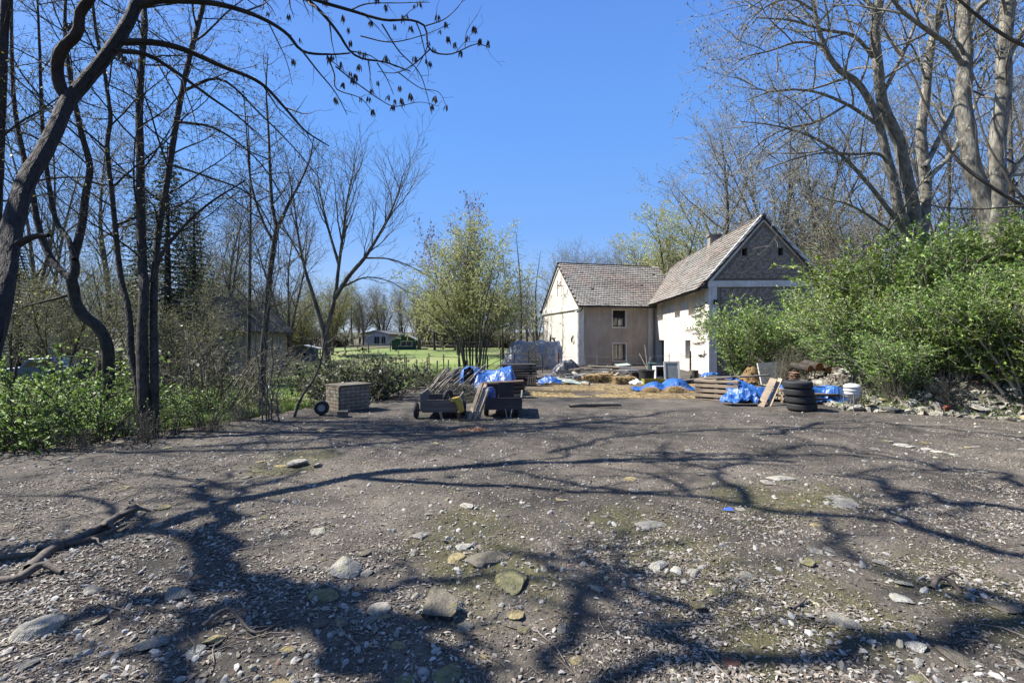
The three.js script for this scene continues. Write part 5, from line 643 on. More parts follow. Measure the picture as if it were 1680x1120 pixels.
// ---------------------------------------------------------------- things in the yard
function rock(seed, flat = 0.5, detail = 2) {
  const R = rng(seed), g = mergeVertices(new THREE.IcosahedronGeometry(0.5, detail).deleteAttribute('normal').deleteAttribute('uv')), p = g.attributes.position, pl = []; for (let k = 0; k < 9; k++) pl.push([...V.norm([R() - 0.5, (R() - 0.5) * 0.8, R() - 0.5]), 0.20 + 0.16 * R()]); pl.push([0, 1, 0, 0.26 + 0.08 * R()], [0, -1, 0, 0.3]);
  for (let i = 0; i < p.count; i++) { let q = [p.getX(i), p.getY(i), p.getZ(i)]; const n = 1 + 0.25 * (fbm(q[0] * 3 + seed, q[1] * 3 + q[2] * 2.3, 3, seed) - 0.5); q = q.map((v) => v * n); for (const [a, b, c, e] of pl) { const d = q[0] * a + q[1] * b + q[2] * c; if (d > e) { const m = (d - e) * 0.92; q = [q[0] - a * m, q[1] - b * m, q[2] - c * m]; } } p.setXYZ(i, q[0] * 1.25, q[1] * flat, q[2] * 1.25); }
  const h = g.toNonIndexed(); h.computeVertexNormals(); const u = []; const a = h.attributes.position, nn = h.attributes.normal; for (let i = 0; i < a.count; i++) { const up = Math.abs(nn.getY(i)) > 0.6; u.push(a.getX(i) * 0.8 + seed * 0.13, (up ? a.getZ(i) : a.getY(i) + a.getZ(i) * 0.3) * 0.8); } h.setAttribute('uv', new THREE.Float32BufferAttribute(u, 2)); return h;
}
const ROCKS = [rock(601, 0.5), rock(602, 0.5), rock(603, 0.35), rock(604, 0.35), rock(605, 0.7), rock(606, 0.25), rock(607, 0.45)];
{
  const S = { p: M.stonePale, g: M.stoneGrey, b: M.stoneBrown, m: M.stoneMoss, y: M.stoneYellow, r: M.stoneRed, w: M.stoneWhite };
  const list = [
    [255, 311, 964, 994, 'g', 3, 'flat angular grey slab beside the shadow of the left limb', 0.5], [4, 77, 1020, 1056, 'p', 2, 'long pale stone near the lower left corner', 0.5], [0, 48, 1075, 1107, 'g', 3, 'grey slab at the bottom left corner', 0.3], [214, 259, 1049, 1073, 'g', 2, 'flat grey stone left of the yellow tinged stone', 0.4], [321, 364, 1041, 1066, 'y', 0, 'yellow tinged stone near the bottom left', 0.5], [296, 332, 1066, 1083, 'w', 2, 'white flat shard below the yellow tinged stone', 0.3], [521, 592, 925, 950, 'p', 1, 'broad pale rock left of the middle foreground', 0.5], [463, 497, 756, 767, 'p', 2, 'left one of two pale stones in the mid yard', 0.6], [506, 529, 756, 767, 'p', 0, 'right one of two pale stones in the mid yard', 0.6],
    [672, 762, 974, 1021, 'b', 4, 'big rounded brown rock in the centre foreground', 0.75], [804, 879, 951, 977, 'm', 5, 'mossy flat stone right of the big brown rock', 0.3], [770, 837, 902, 932, 'b', 5, 'flat brown slab above the mossy stone', 0.3], [729, 768, 910, 927, 'y', 2, 'yellow stone touching the flat brown slab', 0.4], [742, 777, 876, 904, 'w', 3, 'bright white stone above the yellow stone', 0.35], [753, 781, 814, 833, 'w', 5, 'square whitish stone higher up in the centre', 0.3], [676, 706, 857, 884, 'g', 5, 'thin grey slab left of the white centre stones', 0.25], [690, 712, 828, 846, 'g', 3, 'upper small grey slab left of the centre', 0.3], [665, 687, 904, 914, 'p', 0, 'small pale stone left of the yellow stone', 0.5], [500, 556, 972, 992, 'm', 5, 'mossy flat stone left of the big brown rock', 0.25], [601, 637, 1000, 1013, 'p', 2, 'pale stone just left of the big brown rock', 0.4], [856, 871, 916, 932, 'w', 5, 'small white rectangular chip of stone in the centre', 0.3], [884, 901, 925, 940, 'w', 0, 'small white angular stone right of the rectangular chip', 0.5], [1051, 1100, 842, 865, 'g', 5, 'broad flat grey stone sunk in the right centre', 0.2], [751, 776, 1024, 1039, 'g', 2, 'grey stone below the big brown rock', 0.4],
    [1066, 1104, 910, 936, 'w', 0, 'left stone of the white cluster right of centre', 0.5], [1100, 1130, 918, 944, 'w', 3, 'middle stone of the white cluster right of centre', 0.4], [1128, 1157, 922, 945, 'p', 1, 'right stone of the white cluster right of centre', 0.5], [1319, 1348, 910, 933, 'm', 4, 'greenish stone standing in the chips on the right', 0.7], [1438, 1465, 915, 929, 'p', 2, 'flat pale stone right of the greenish stone', 0.3], [1471, 1514, 974, 995, 'w', 3, 'pale slab by the root on the lower right', 0.3], [1132, 1173, 988, 1007, 'y', 0, 'yellow green stone in the lower right centre', 0.5], [1161, 1186, 968, 980, 'm', 1, 'small mossy stone above the yellow green stone', 0.5], [1352, 1444, 814, 834, 'g', 3, 'large flat pale slab set in the ground on the right', 0.05], [1270, 1313, 779, 791, 'p', 5, 'flat pale slab crossed by branch shadow', 0.2], [1192, 1222, 1085, 1101, 'r', 2, 'reddish stone near the bottom right of centre', 0.3], [1495, 1532, 1054, 1069, 'w', 3, 'bluish white stone near the bottom right', 0.35], [405, 424, 1004, 1017, 'p', 0, 'left pale stone of a pair in the limb shadow', 0.5], [427, 446, 1004, 1018, 'p', 1, 'right pale stone of a pair in the limb shadow', 0.5], [146, 172, 1015, 1030, 'b', 4, 'small brown stone near the long pale stone', 0.6], [131, 159, 962, 977, 'p', 2, 'pale stone left of the angular grey slab', 0.4], [1421, 1435, 657, 677, 'p', 4, 'upright pale stone block beside the white drum', 1.4], [1404, 1412, 676, 680, 'p', 0, 'small white stone at the foot of the drum legs', 0.5]];
  list.forEach(([a, b, t, c, s, k, label, hr], i) => { const d = EYE * F / (c - HZ), w = (b - a) / F * d, x = X((a + b) / 2, d); const m = one('stone', ROCKS[k], S[s], label, 'stone', ground(x, -d - w * 0.3), [0, i * 1.7, (i % 5 - 2) * 0.03]); m.scale.set(w, w * hr * 1.25 / [0.5, 0.5, 0.35, 0.35, 0.7, 0.25, 0.45][k] * 0.75, w * (0.62 + 0.1 * (i % 4))); m.position.y += w * hr * 0.12; });
  const row = [[1463, 726, 10], [1481, 730, 18], [1494, 733, 13], [1521, 737, 20], [1543, 742, 20], [1567, 747, 17]]; row.forEach(([px, py, w], i) => { const d = EYE * F / (py - HZ), x = X(px, d), ww = w / F * d; const m = one('edging_stone', ROCKS[[0, 2, 3, 5, 1, 4][i]], M.stoneWhite, 'white edging stone, ' + ['first', 'second', 'third', 'fourth', 'fifth', 'last'][i] + ' from left in the slanting row on the right', 'stone', ground(x, -d, 0.01), [0, i * 1.1, 0], 'row of white edging stones'); m.scale.set(ww * 1.1, ww * 0.7, ww); });
  const R = rng(611); let n = 0;
  while (n < 240) { const d = 2.3 + 8.5 * Math.pow(R(), 1.5), x = (R() * 2 - 1) * (d * 1.06); if (x < creekX(d) + 0.3 || x > bankX(d)) continue; if (fbm(x * 0.8, d * 0.8, 3, 612) < 0.36 + 0.2 * R()) continue; const w = 0.05 + 0.13 * Math.pow(R(), 2); const m = one('loose_stone', ROCKS[Math.floor(R() * 7)], [M.stonePale, M.stoneGrey, M.stoneGrey, M.stoneBrown, M.stonePale, M.stoneYellow, M.stoneMoss][Math.floor(R() * 7)], 'small loose stone half trodden into the yard', 'stone', ground(x, -d, 0.004), [0, R() * 6.3, (R() - 0.5) * 0.3], 'small loose stones trodden into the yard'); m.scale.set(w, w * 0.45, w * (0.6 + 0.4 * R())); n++; }
  n = 0; while (n < 240) { const d = 9.6 + 12 * Math.pow(R(), 1.8), b = 5.5 * Math.pow(R(), 1.3) - 0.3, x = bankX(d) + b; if (x / d > 1.12) continue; const w = (0.14 + 0.42 * Math.pow(R(), 2.2)); const m = one('rubble_stone', ROCKS[Math.floor(R() * 7)], [M.stonePale, M.stoneWhite, M.stonePale, M.stoneGrey, M.stoneYellow, M.stoneBrown, M.stonePale][Math.floor(R() * 7)], 'pale rubble stone on the bank under the green bushes', 'stone', ground(x, -d, 0.03), [(R() - 0.5) * 0.6, R() * 6.3, (R() - 0.5) * 0.6], 'rubble stones on the bank'); m.scale.set(w, w * (0.6 + 0.5 * R()), w * (0.6 + 0.4 * R())); n++; }
  for (const [px, py, w, k, lab] of [[1350, 585, 30, 4, 'large round white boulder above the orange log ends'], [1390, 627, 26, 1, 'big pale boulder behind the white drum'], [1240, 607, 34, 2, 'pale rock at the foot of the gable bushes'], [1500, 668, 44, 5, 'flat mossy slab at the foot of the bank'], [1590, 655, 50, 3, 'dark slab overhanging the rubble at right'], [1530, 655, 34, 0, 'grey boulder in the rubble foot']]) { const d = 12.5 + (px < 1400 ? 3 : 0) + (px < 1300 ? 6 : 0), x = X(px, d), ww = w / F * d, m = one('boulder', ROCKS[k], [M.stonePale, M.stoneWhite, M.stonePale, M.stoneBrown, M.stoneWhite, M.stoneMoss][k], lab, 'boulder', ground(x, -d, 0.1), [0.1, px, 0.1]); m.scale.set(ww, ww * 0.9, ww * 0.8); }
  const ms = [], cs = []; for (let k = 0; k < 10000; k++) { const d = 9.3 + 15 * Math.pow(R(), 1.9), x = bankX(d) - 0.5 + 7 * Math.pow(R(), 1.5), s = 0.03 + 0.12 * Math.pow(R(), 2); ms.push(M4(x, height(x, -d) + 0.01, -d, R() * 3, R() * 6.3, R() * 3, s * (1 + R()), s, s * 1.2)); const q = 0.5 + 0.6 * R(), c = R() < 0.05 ? [0.45, 0.18, 0.11] : [0.58, 0.55, 0.5]; cs.push(RGB(c[0] * q, c[1] * q, c[2] * q)); }
  stuff('rubble', ROCKS[0], mat([1, 1, 1], { map: texStone }), ms, cs, 'small pale rubble covering the bank under the bushes', 'rubble');
  one('red_brick', box(0.25, 0.08, 0.12), mat([0.42, 0.13, 0.07], { map: texStone, bumpMap: bumpStone, bumpScale: 0.01 }), 'red brick lying at the foot of the rubble bank', 'brick', ground(X(1553, 10.9), -10.9, 0.05), [0.1, 0.3, 0.1]);
  one('black_tray', merge([box(0.28, 0.015, 0.2, [0, 0.01, 0]), box(0.28, 0.07, 0.012, [0, 0.04, 0.1]), box(0.28, 0.07, 0.012, [0, 0.04, -0.1]), box(0.012, 0.07, 0.19, [0.14, 0.04, 0]), box(0.012, 0.07, 0.19, [-0.14, 0.04, 0])]), M.rubber, 'shallow black tray at the foot of the bank', 'tray', ground(X(1470, 10.9), -10.9, 0.01), [0, 0.2, 0]);
  const s = new THREE.BufferGeometry(); s.setAttribute('position', new THREE.Float32BufferAttribute([-0.05, 0.01, 0, 0.05, 0.012, 0.02, 0.03, 0.03, -0.03, -0.04, 0.015, -0.03], 3)); s.setIndex([0, 1, 2, 0, 2, 3]); s.computeVertexNormals(); one('plastic_scrap', s, mat([0.05, 0.12, 0.6], { side: THREE.DoubleSide, roughness: 0.5 }), 'tiny scrap of blue plastic on the right foreground soil', 'scrap', ground(X(1196, 4.7), -4.7, 0.01));
}
{                                                                 // fallen branches
  const br = (name, label, pts, r0, r1, side) => { const q = pts.map(([px, py, up]) => { const d = EYE * F / (py - HZ), x = X(px, d); return ground(x, -d, up); }), t = new TB(); t.rough = 0.5; const sp = spline(q, 16); t.tube(sp, sp.map((_, k) => lerp(r0, r1, k / 16) * (0.9 + 0.25 * hash2(k, 4, 1))), 8); for (const [a, dx, dy, dz] of side ?? []) { const s = sp[a]; t.tube([s, [s[0] + dx * 0.6, s[1] + dy, s[2] + dz * 0.5], [s[0] + dx, s[1] + dy * 0.4, s[2] + dz]], [r1 * 0.9, r1 * 0.7, r1 * 0.3], 5); } const g = t.build(); const b = q[0]; g.translate(-b[0], -b[1], -b[2]); return one(name, g, woodMat([0.20, 0.165, 0.135]), label, 'branch', b); };
  br('fallen_branch', 'thick fallen branch lying on the left foreground', [[45, 940, 0.02], [85, 910, 0.03], [125, 892, 0.03], [170, 868, 0.04], [219, 839, 0.05]], 0.035, 0.03, [[10, 0.2, 0.05, 0.12], [13, 0.25, 0.06, -0.05]]);
  br('fallen_branch', 'forked thin branch lying across the thick fallen branch', [[60, 905, 0.02], [120, 900, 0.03], [165, 890, 0.05], [205, 868, 0.03]], 0.02, 0.012, [[8, 0.16, 0.02, 0.12]]);
  br('fallen_branch', 'crooked branch at the left edge below the thick fallen branch', [[-20, 962, 0.02], [30, 958, 0.03], [65, 945, 0.05], [100, 949, 0.02]], 0.03, 0.018);
  br('fallen_branch', 'slender branch entering at the left edge above the crooked one', [[-20, 925, 0.02], [30, 920, 0.03], [80, 914, 0.02]], 0.022, 0.012);
  br('fallen_branch', 'bent twig among the stones near the bottom left', [[330, 1040, 0.02], [370, 1020, 0.05], [420, 1046, 0.02], [460, 1030, 0.02]], 0.012, 0.006, [[6, 0.12, 0.04, 0.04]]);
  br('fallen_branch', 'gnarled root sticking out beside the pale slab on the right', [[1530, 970, 0.0], [1545, 962, 0.05], [1562, 966, 0.04], [1580, 975, 0.0]], 0.02, 0.012, [[8, 0.1, 0.05, 0.06]]);
  br('fallen_branch', 'dark thin stick right of the white stone cluster', [[1300, 1008, 0.01], [1318, 998, 0.02], [1325, 992, 0.03]], 0.012, 0.006);
}
// boards
const board = (g, name, w, h, d, pos, rot, m) => part(name, box(w, h, d), m, g, pos, rot);
// --- two carts
{
  const d = 10.15, g = thing('garden_cart', 'low brown wooden handcart holding a tyre, left of the other cart', 'cart', ground(X(722, d), -d), 0.03);
  const w = 0.76, L = 1.15; // body
  board(g, 'front_board', w, 0.125, 0.03, [0.0, 0.21, 0], [0, 0, 0], M.woodWorn); board(g, 'front_board', w, 0.125, 0.03, [0.0, 0.338, 0.002], [0, 0, 0.006], M.woodWorn);
  board(g, 'side_board', 0.03, 0.34, L, [-w / 2 - 0.017, 0.36, -L / 2 + 0.03], [0, 0, 0], M.woodGrey); board(g, 'side_board', 0.03, 0.30, L, [w / 2 + 0.017, 0.30, -L / 2], [0, 0, 0], M.woodWorn); board(g, 'back_board', w, 0.26, 0.03, [0, 0.27, -L + 0.03], [0, 0, 0], M.woodWorn); board(g, 'floor_board', w, 0.025, L - 0.08, [0, 0.14, -L / 2], [0, 0, 0], M.woodDark);
  part('axle', cyl(0.018, 0.018, 1.0, 8, [0, 0.17, -0.1], [0, 0, Math.PI / 2]), M.metalDark, g);
  for (const s of [-1, 1]) { const wh = part('wheel', new THREE.TorusGeometry(0.125, 0.045, 10, 26).rotateY(Math.PI / 2), M.rubber, g, [s * 0.49 - 0.02, 0.17, -0.1 + (s > 0 ? -0.25 : 0)]); part('rim', cyl(0.085, 0.085, 0.06, 16, null, [0, 0, Math.PI / 2]), M.galv, wh); }
  part('prop_leg', box(0.05, 0.17, 0.05), M.woodTan, g, [0.02, 0.08, 0.02], [0, 0, 0.25]);
  one('tyre', new THREE.TorusGeometry(0.13, 0.045, 10, 24), M.rubber, 'small tyre standing inside the left cart', 'tyre', ground(X(735, 10.75), -10.75, 0.38), [0.15, 1.1, 0]);
  const sh = new THREE.Shape([[-0.10, 0.27], [0.03, 0.30], [0.09, 0.22], [0.12, 0.02], [0.05, 0.0], [0.0, 0.16], [-0.03, 0.22], [-0.11, 0.225]].map((q) => new THREE.Vector2(...q))), cg = thing('yellow_canister', 'yellow plastic canister hanging at the right end of the left cart', 'canister', ground(X(751, 10.05), -10.05, 0.19)); part('shell', new THREE.ExtrudeGeometry(sh, { depth: 0.14, bevelEnabled: true, bevelSize: 0.012, bevelThickness: 0.012, bevelSegments: 2 }), M.yellow, cg); part('cap', cyl(0.03, 0.03, 0.03, 10, [0.06, 0.0, 0.07]), M.galv, cg); part('bracket', box(0.05, 0.16, 0.16, [0.03, -0.08, 0.07]), M.rust, cg);
}
{
  const d = 10.25, g = thing('garden_cart', 'dark plum wooden cart with open box, right of the leaning planks', 'cart', ground(X(826, d), -d), -0.03), w = 0.78, L = 1.5;
  board(g, 'front_board', w, 0.25, 0.03, [0, 0.31, 0], [0, 0, 0.01], M.woodPlum); board(g, 'side_board', 0.03, 0.25, L, [-w / 2 + 0.016, 0.32, -L / 2 - 0.016], [0, 0, 0], M.woodPlum); board(g, 'side_board', 0.03, 0.25, L, [w / 2 - 0.016, 0.32, -L / 2 - 0.016], [0, 0, 0.0], M.woodGrey); board(g, 'floor_board', w - 0.07, 0.025, L - 0.1, [0, 0.20, -L / 2], [0, 0, 0], M.woodDark); board(g, 'back_board', 0.36, 0.42, 0.03, [0.0, 0.42, -L - 0.04], [0, 0, 0], M.woodPlum); board(g, 'back_board', 0.3, 0.38, 0.03, [-0.35, 0.40, -L - 0.04], [0, 0, 0], M.woodDark);
  part('axle', cyl(0.018, 0.018, 0.8, 8, [0, 0.15, -0.35], [0, 0, Math.PI / 2]), M.metalDark, g);
  for (const s of [-1, 1]) { const wh = part('wheel', new THREE.TorusGeometry(0.11, 0.05, 10, 26).rotateY(Math.PI / 2), M.rubber, g, [s * 0.33 - 0.06, 0.155, -0.35]); part('rim', cyl(0.07, 0.07, 0.06, 14, null, [0, 0, Math.PI / 2]), M.metalDark, wh); }
  for (const [x, t] of [[0.06, 0.2], [0.16, -0.25]]) part('prop_leg', cyl(0.012, 0.012, 0.22, 7), M.galv, g, [x, 0.1, 0.04], [0, 0, t]);
  const b = thing('blue_barrel', 'blue plastic barrel standing in the right cart', 'barrel', ground(X(802, 10.9), -10.9, 0.22)), lp = [[0, 0], [0.13, 0], [0.14, 0.02], [0.15, 0.1], [0.145, 0.18], [0.15, 0.26], [0.13, 0.34], [0.05, 0.355], [0, 0.355]].map((q) => new THREE.Vector2(...q)); part('drum', new THREE.LatheGeometry(lp, 20), mat([0.02, 0.07, 0.28], { roughness: 0.45 }), b); part('lid', cyl(0.10, 0.10, 0.02, 16, [0, 0.365, 0]), mat([0.02, 0.05, 0.2]), b);
  [[769, 689, 790, 629, 0.085, M.woodTan], [778, 689, 797, 630, 0.075, M.woodPale], [785, 688, 801, 637, 0.045, M.woodTan]].forEach(([a, b1, c, t, ww, m], i) => { const p0 = ground(X(a, 9.95 + 0.05 * i), -9.95 - 0.05 * i, 0.005), p1 = P(c, t, 10.25 + 0.05 * i), len = Math.hypot(...V.sub(p1, p0)), o = one('plank', box(ww, len, 0.028, [0, len / 2, 0]), m, ['left wide plank leaning on the right cart', 'middle pale plank leaning on the right cart', 'narrow right plank leaning on the right cart'][i], 'plank', p0, null, 'planks leaning on the right cart'); o.quaternion.setFromUnitVectors(new THREE.Vector3(0, 1, 0), new THREE.Vector3(...V.norm(V.sub(p1, p0)))); o.rotateY(-0.6); });
}
{                                                                 // orange grain spilled on the soil
  const R = rng(620), ms = [], cs = []; for (let k = 0; k < 520; k++) { const a = R() * 6.3, r = Math.sqrt(R()), x = X(772, 8.86) + Math.cos(a) * r * 0.28, z = -8.86 + Math.sin(a) * r * 0.22; ms.push(M4(x, height(x, z) + 0.008, z, R() * 3, R() * 6, R() * 3, 0.012 + 0.014 * R())); const c = R() < 0.5 ? [0.62, 0.24, 0.09] : R() < 0.5 ? [0.66, 0.52, 0.34] : [0.5, 0.33, 0.2]; cs.push(RGB(...c)); }
  stuff('spilled_feed', ROCKS[1], mat([1, 1, 1]), ms, cs, 'small spill of orange feed on the soil before the carts', 'feed');
}
// --- heap of poles and brush, board stack under the blue tarp
function heap(x0, d0, w, l, hfun, seed, m, name, label, opt = {}) {                 // cloth draped over a heap
  const nx = opt.nx ?? 44, nz = opt.nz ?? 30, p = [], u = [], idx = [], R = rng(seed);
  for (let j = 0; j <= nz; j++) for (let i = 0; i <= nx; i++) {
    const a = i / nx, b = j / nz, ex = 0.06 * w * (fbm(b * 5, seed, 3, seed) - 0.5) * 2, ez = 0.10 * l * (fbm(a * 5, seed + 3, 3, seed + 1) - 0.5) * 2, x = x0 + (a - 0.5) * (w + ex), z = -d0 - (b - 0.5) * (l + ez);
    const r1 = 1 - Math.abs(2 * fbm(a * 3.2 + 1.8 * b, b * 2.0 - a * 1.2, 2, seed + 5) - 1), r2 = 1 - Math.abs(2 * fbm(a * 10 - 2 * b, b * 7, 3, seed + 6) - 1), cr = Math.pow(r1, 3) * 0.11 + Math.pow(r2, 3) * 0.035;
    p.push(x, height(x, z) + 0.03 + Math.max(0, hfun(a, b)) + cr * (opt.crumple ?? 1), z); u.push(a * w, b * l);
  }
  for (let j = 0; j < nz; j++) for (let i = 0; i < nx; i++) { if (opt.hole && opt.hole((i + 0.5) / nx, (j + 0.5) / nz)) continue; const a = j * (nx + 1) + i, b = a + nx + 1; idx.push(a, a + 1, b, a + 1, b + 1, b); }
  const g = new THREE.BufferGeometry(); g.setAttribute('position', new THREE.Float32BufferAttribute(p, 3)); g.setAttribute('uv', new THREE.Float32BufferAttribute(u, 2)); g.setIndex(idx); g.computeVertexNormals(); const y = height(x0, -d0); g.translate(-x0, -y, d0); return one(name, g, m, label, opt.cat ?? 'tarp', [x0, y, -d0]);
}
{
  const R = rng(630), tones = [M.bark, M.barkPale, M.barkPale];
  for (let k = 0; k < 84; k++) { const u = R(), px0 = 694 + 62 * u + 10 * (R() - 0.5), d0 = 14.2 + 1.6 * R(), p0 = ground(X(px0, d0), -d0, 0.02 + 0.25 * R() * u), px1 = px0 + 34 + 26 * R(), d1 = 15.2 + 1.6 * R(), p1 = P(px1, 601 + 14 * R() - 4 * u, d1), t = new TB(), mid = p0.map((v, c) => (v + p1[c]) / 2 + (c === 1 ? 0.12 * R() : 0.1 * (R() - 0.5))), r = 0.018 + 0.016 * R(); t.tube(spline([p0, mid, p1].map((q) => V.sub(q, p0)), 6), [r, r, r * 0.95, r * 0.9, r * 0.85, r * 0.8, r * 0.7], 6); one('pole', t.build(), tones[Math.floor(R() * 3)], 'thin cut pole stacked slanting in the brushwood heap', 'pole', p0, null, 'cut poles in the brushwood heap'); }
  const t = new TB(); for (let k = 0; k < 900; k++) { const a = Math.pow(R(), 0.6), px = 712 + 88 * a, d = 12.8 + 2.0 * R(), x = X(px, d), hmax = 0.42 * Math.sin(Math.PI * clamp(0.15 + 0.8 * a)) * smooth(12.6, 13.6, d), y = height(x, -d) + R() * hmax, an = R() * 6.3, l = 0.15 + 0.4 * R(), e = 0.7 * (R() - 0.35); const q = [x, y, -d], m = [x + Math.cos(an) * l * 0.5, y + e * l * 0.6, -d + Math.sin(an) * l * 0.5], f = [x + Math.cos(an + 0.4) * l, y + e * l * 0.8, -d + Math.sin(an + 0.4) * l]; t.tube([q, m, f].map((v) => V.sub(v, ground(X(745, 13.6), -13.6))), [0.007, 0.006, 0.003], 3); }
  tag(one('brushwood', t.build(), M.twig, 'tangled heap of thin brushwood behind the carts', 'brushwood', ground(X(745, 13.6), -13.6)), null, null, null, 'stuff');
  heap(X(800, 15.3), 15.5, 2.0, 1.9, (a, b) => 0.74 * smooth(0, 0.12, a) * smooth(1.02, 0.86, a) * smooth(-0.05, 0.3, b) * (0.9 + 0.1 * Math.sin(a * 9)) - 0.28 * smooth(0.3, 0.2, b) * smooth(0.45, 0.2, a), 631, M.tarp, 'blue_tarp', 'crumpled blue tarp draped over the brushwood and beams', { hole: (a, b) => b < 0.34 && a > 0.13 && a < 0.30 });
  const bt = thing('beam_stack', 'stack of four brown beams in front of the large blue tarp', 'beams', ground(X(827, 14.1), -14.1), 0.05);
  for (let k = 0; k < 4; k++) { part('beam', box(1.12 + 0.06 * (k % 2), 0.085, 0.5), [M.woodTan, M.woodBrown, M.woodBrown, M.woodBrown][k], bt, [0.0 + 0.03 * ((k * 7) % 3 - 1), 0.06 + k * 0.118, 0.02 * (k % 2)], [0, 0.02 * (k % 3 - 1), 0.055]); if (k) for (const x of [-0.4, 0.4]) part('spacer', box(0.06, 0.028, 0.46), M.woodDark, bt, [x, 0.118 + (k - 1) * 0.118 + x * 0.05, -0.02], [0, 0, 0.055]); }
  const ts = thing('timber_stack', 'tall stack of weathered dark boards left of the farmhouse wing', 'timber', ground(X(851, 20), -20), 0.04);
  for (let k = 0; k < 9; k++) { part('board', box(1.35 + 0.25 * hash2(k, 1, 5), 0.045, 0.7), [M.woodWorn, M.woodGrey, M.woodDark][k % 3], ts, [0.12 * (hash2(k, 2, 5) - 0.5), 0.06 + k * 0.098, 0], [0, 0.06 * (hash2(k, 3, 5) - 0.5), 0.01 * (k % 3 - 1)]); if (k) for (const x of [-0.5, 0.5]) part('spacer', box(0.07, 0.052, 0.6), M.woodDark, ts, [x, 0.011 + k * 0.098, 0]); }
  const sl = thing('slatted_crate', 'pale slatted crate leaning on the timber stack', 'crate', ground(X(872, 18.5), -18.5)); for (let k = 0; k < 4; k++) part('slat', box(0.035, 0.34, 0.02), M.woodPale, sl, [-0.12 + k * 0.085, 0.3, 0], [0.1, 0, -0.12]); part('rail', box(0.4, 0.04, 0.02), M.woodTan, sl, [0, 0.4, -0.03]); part('rail', box(0.4, 0.04, 0.02), M.woodTan, sl, [0.03, 0.16, -0.03]);
  one('leaning_board', box(0.16, 0.55, 0.03, [0, 0.27, 0]), M.paintWhite, 'white board leaning at the olive thicket', 'board', ground(X(634, 15), -15, 0.2), [-0.1, 0, -0.42]);
}
// --- brick pier, wheel and block at the creek
{
  const d = 11.05, g = thing('brick_pier', 'square brick pier with slab top at the creek edge', 'pier', ground(X(558, d), -d), 0.86), R = rng(640), cols = [[0.42, 0.36, 0.28], [0.50, 0.44, 0.36], [0.34, 0.28, 0.22], [0.46, 0.38, 0.28], [0.55, 0.50, 0.40]].map((c) => mat(c, { map: texStone, bumpMap: bumpStone, bumpScale: 0.01 }));
  const A = 0.76, B = 0.56, bh = 0.068, j = 0.012, rows = 7;                // corner nearest the viewer at the origin; faces run back along -x and +... 
  part('core', box(A - 0.03, rows * (bh + j), B - 0.03, [A / 2, rows * (bh + j) / 2, -B / 2]), mat([0.26, 0.245, 0.225], { map: texNoise }), g);
  const gl = [0.235, 0.115, 0.175].map((l) => [l, box(l, bh, 0.05)]);
  for (let r = 0; r < rows; r++) { const y = r * (bh + j) + bh / 2 + 0.004; for (const [len, side] of [[A, 0], [B, 1]]) { let s = 0, k = 0; while (s < len - 0.03) { let l = (k === 0 && r % 2) ? 0.115 : 0.235; if (s + l > len) l = len - s; const geo = Math.abs(l - 0.235) < 1e-6 ? gl[0][1] : Math.abs(l - 0.115) < 1e-6 ? gl[1][1] : box(l, bh, 0.05), o = 0.006 * (R() - 0.5); const m = part('brick', geo, cols[Math.floor(R() * 5)], g, side ? [-0.011 + o, y, -s - l / 2 - 0.018] : [s + l / 2, y, 0.011 + o], side ? [0, Math.PI / 2, 0] : [0, 0, 0.01 * (R() - 0.5)]); s += l + j; k++; } } }
  part('slab', box(A + 0.08, 0.04, B + 0.08, [A / 2, rows * (bh + j) + 0.022, -B / 2], [0, 0, 0]), M.stoneBrown, g);
  one('small_block', box(0.2, 0.14, 0.18), M.stoneBrown, 'small dark block on the soil in front of the brick pier', 'block', ground(X(562, 10.4), -10.4, 0.06), [0, 0.2, 0]);
  const wh = thing('spare_wheel', 'spare wheel with pale rim leaning on the brick pier', 'wheel', ground(X(527, 10.65), -10.65, 0.165), 0.25); wh.rotation.z = 0.15; const w2 = part('tyre', new THREE.TorusGeometry(0.118, 0.045, 12, 30), M.rubber, wh); part('rim', new THREE.LatheGeometry([[0.0, 0.02], [0.03, 0.02], [0.035, 0.0], [0.06, -0.005], [0.075, 0.02], [0.082, 0.02]].map((q) => new THREE.Vector2(...q)), 22).rotateX(Math.PI / 2), mat([0.5, 0.47, 0.42], { roughness: 0.6, side: THREE.DoubleSide, map: texNoise }), wh);
  const bl = [[648, 0], [655, 0.05], [663, 0], [671, 0.06], [679, 0]]; bl.forEach(([px, up], i) => one('stacked_block', box(0.2, 0.14, 0.14), [M.stoneRed, M.stoneBrown, M.stonePale, M.stoneBrown, M.stoneRed][i], ['first', 'second', 'third', 'fourth', 'fifth'][i] + ' block from left in the row by the meadow fence', 'block', ground(X(px, 19.5), -19.5, 0.12 + up), [0, i, 0], 'blocks by the meadow fence'));
  for (const [px, d1, len, up, lab] of [[660, 17, 1.1, 0.03, 'long dark plank on the ground before the block row'], [640, 16, 0.9, 0.05, 'dark plank below the leaning white board'], [690, 18, 0.8, 0.03, 'dark plank beside the pole heap']]) one('ground_plank', box(len, 0.05, 0.16), M.woodWorn, lab, 'plank', ground(X(px, d1), -d1, up + 0.03), [0, 0.1, 0.03]);
}
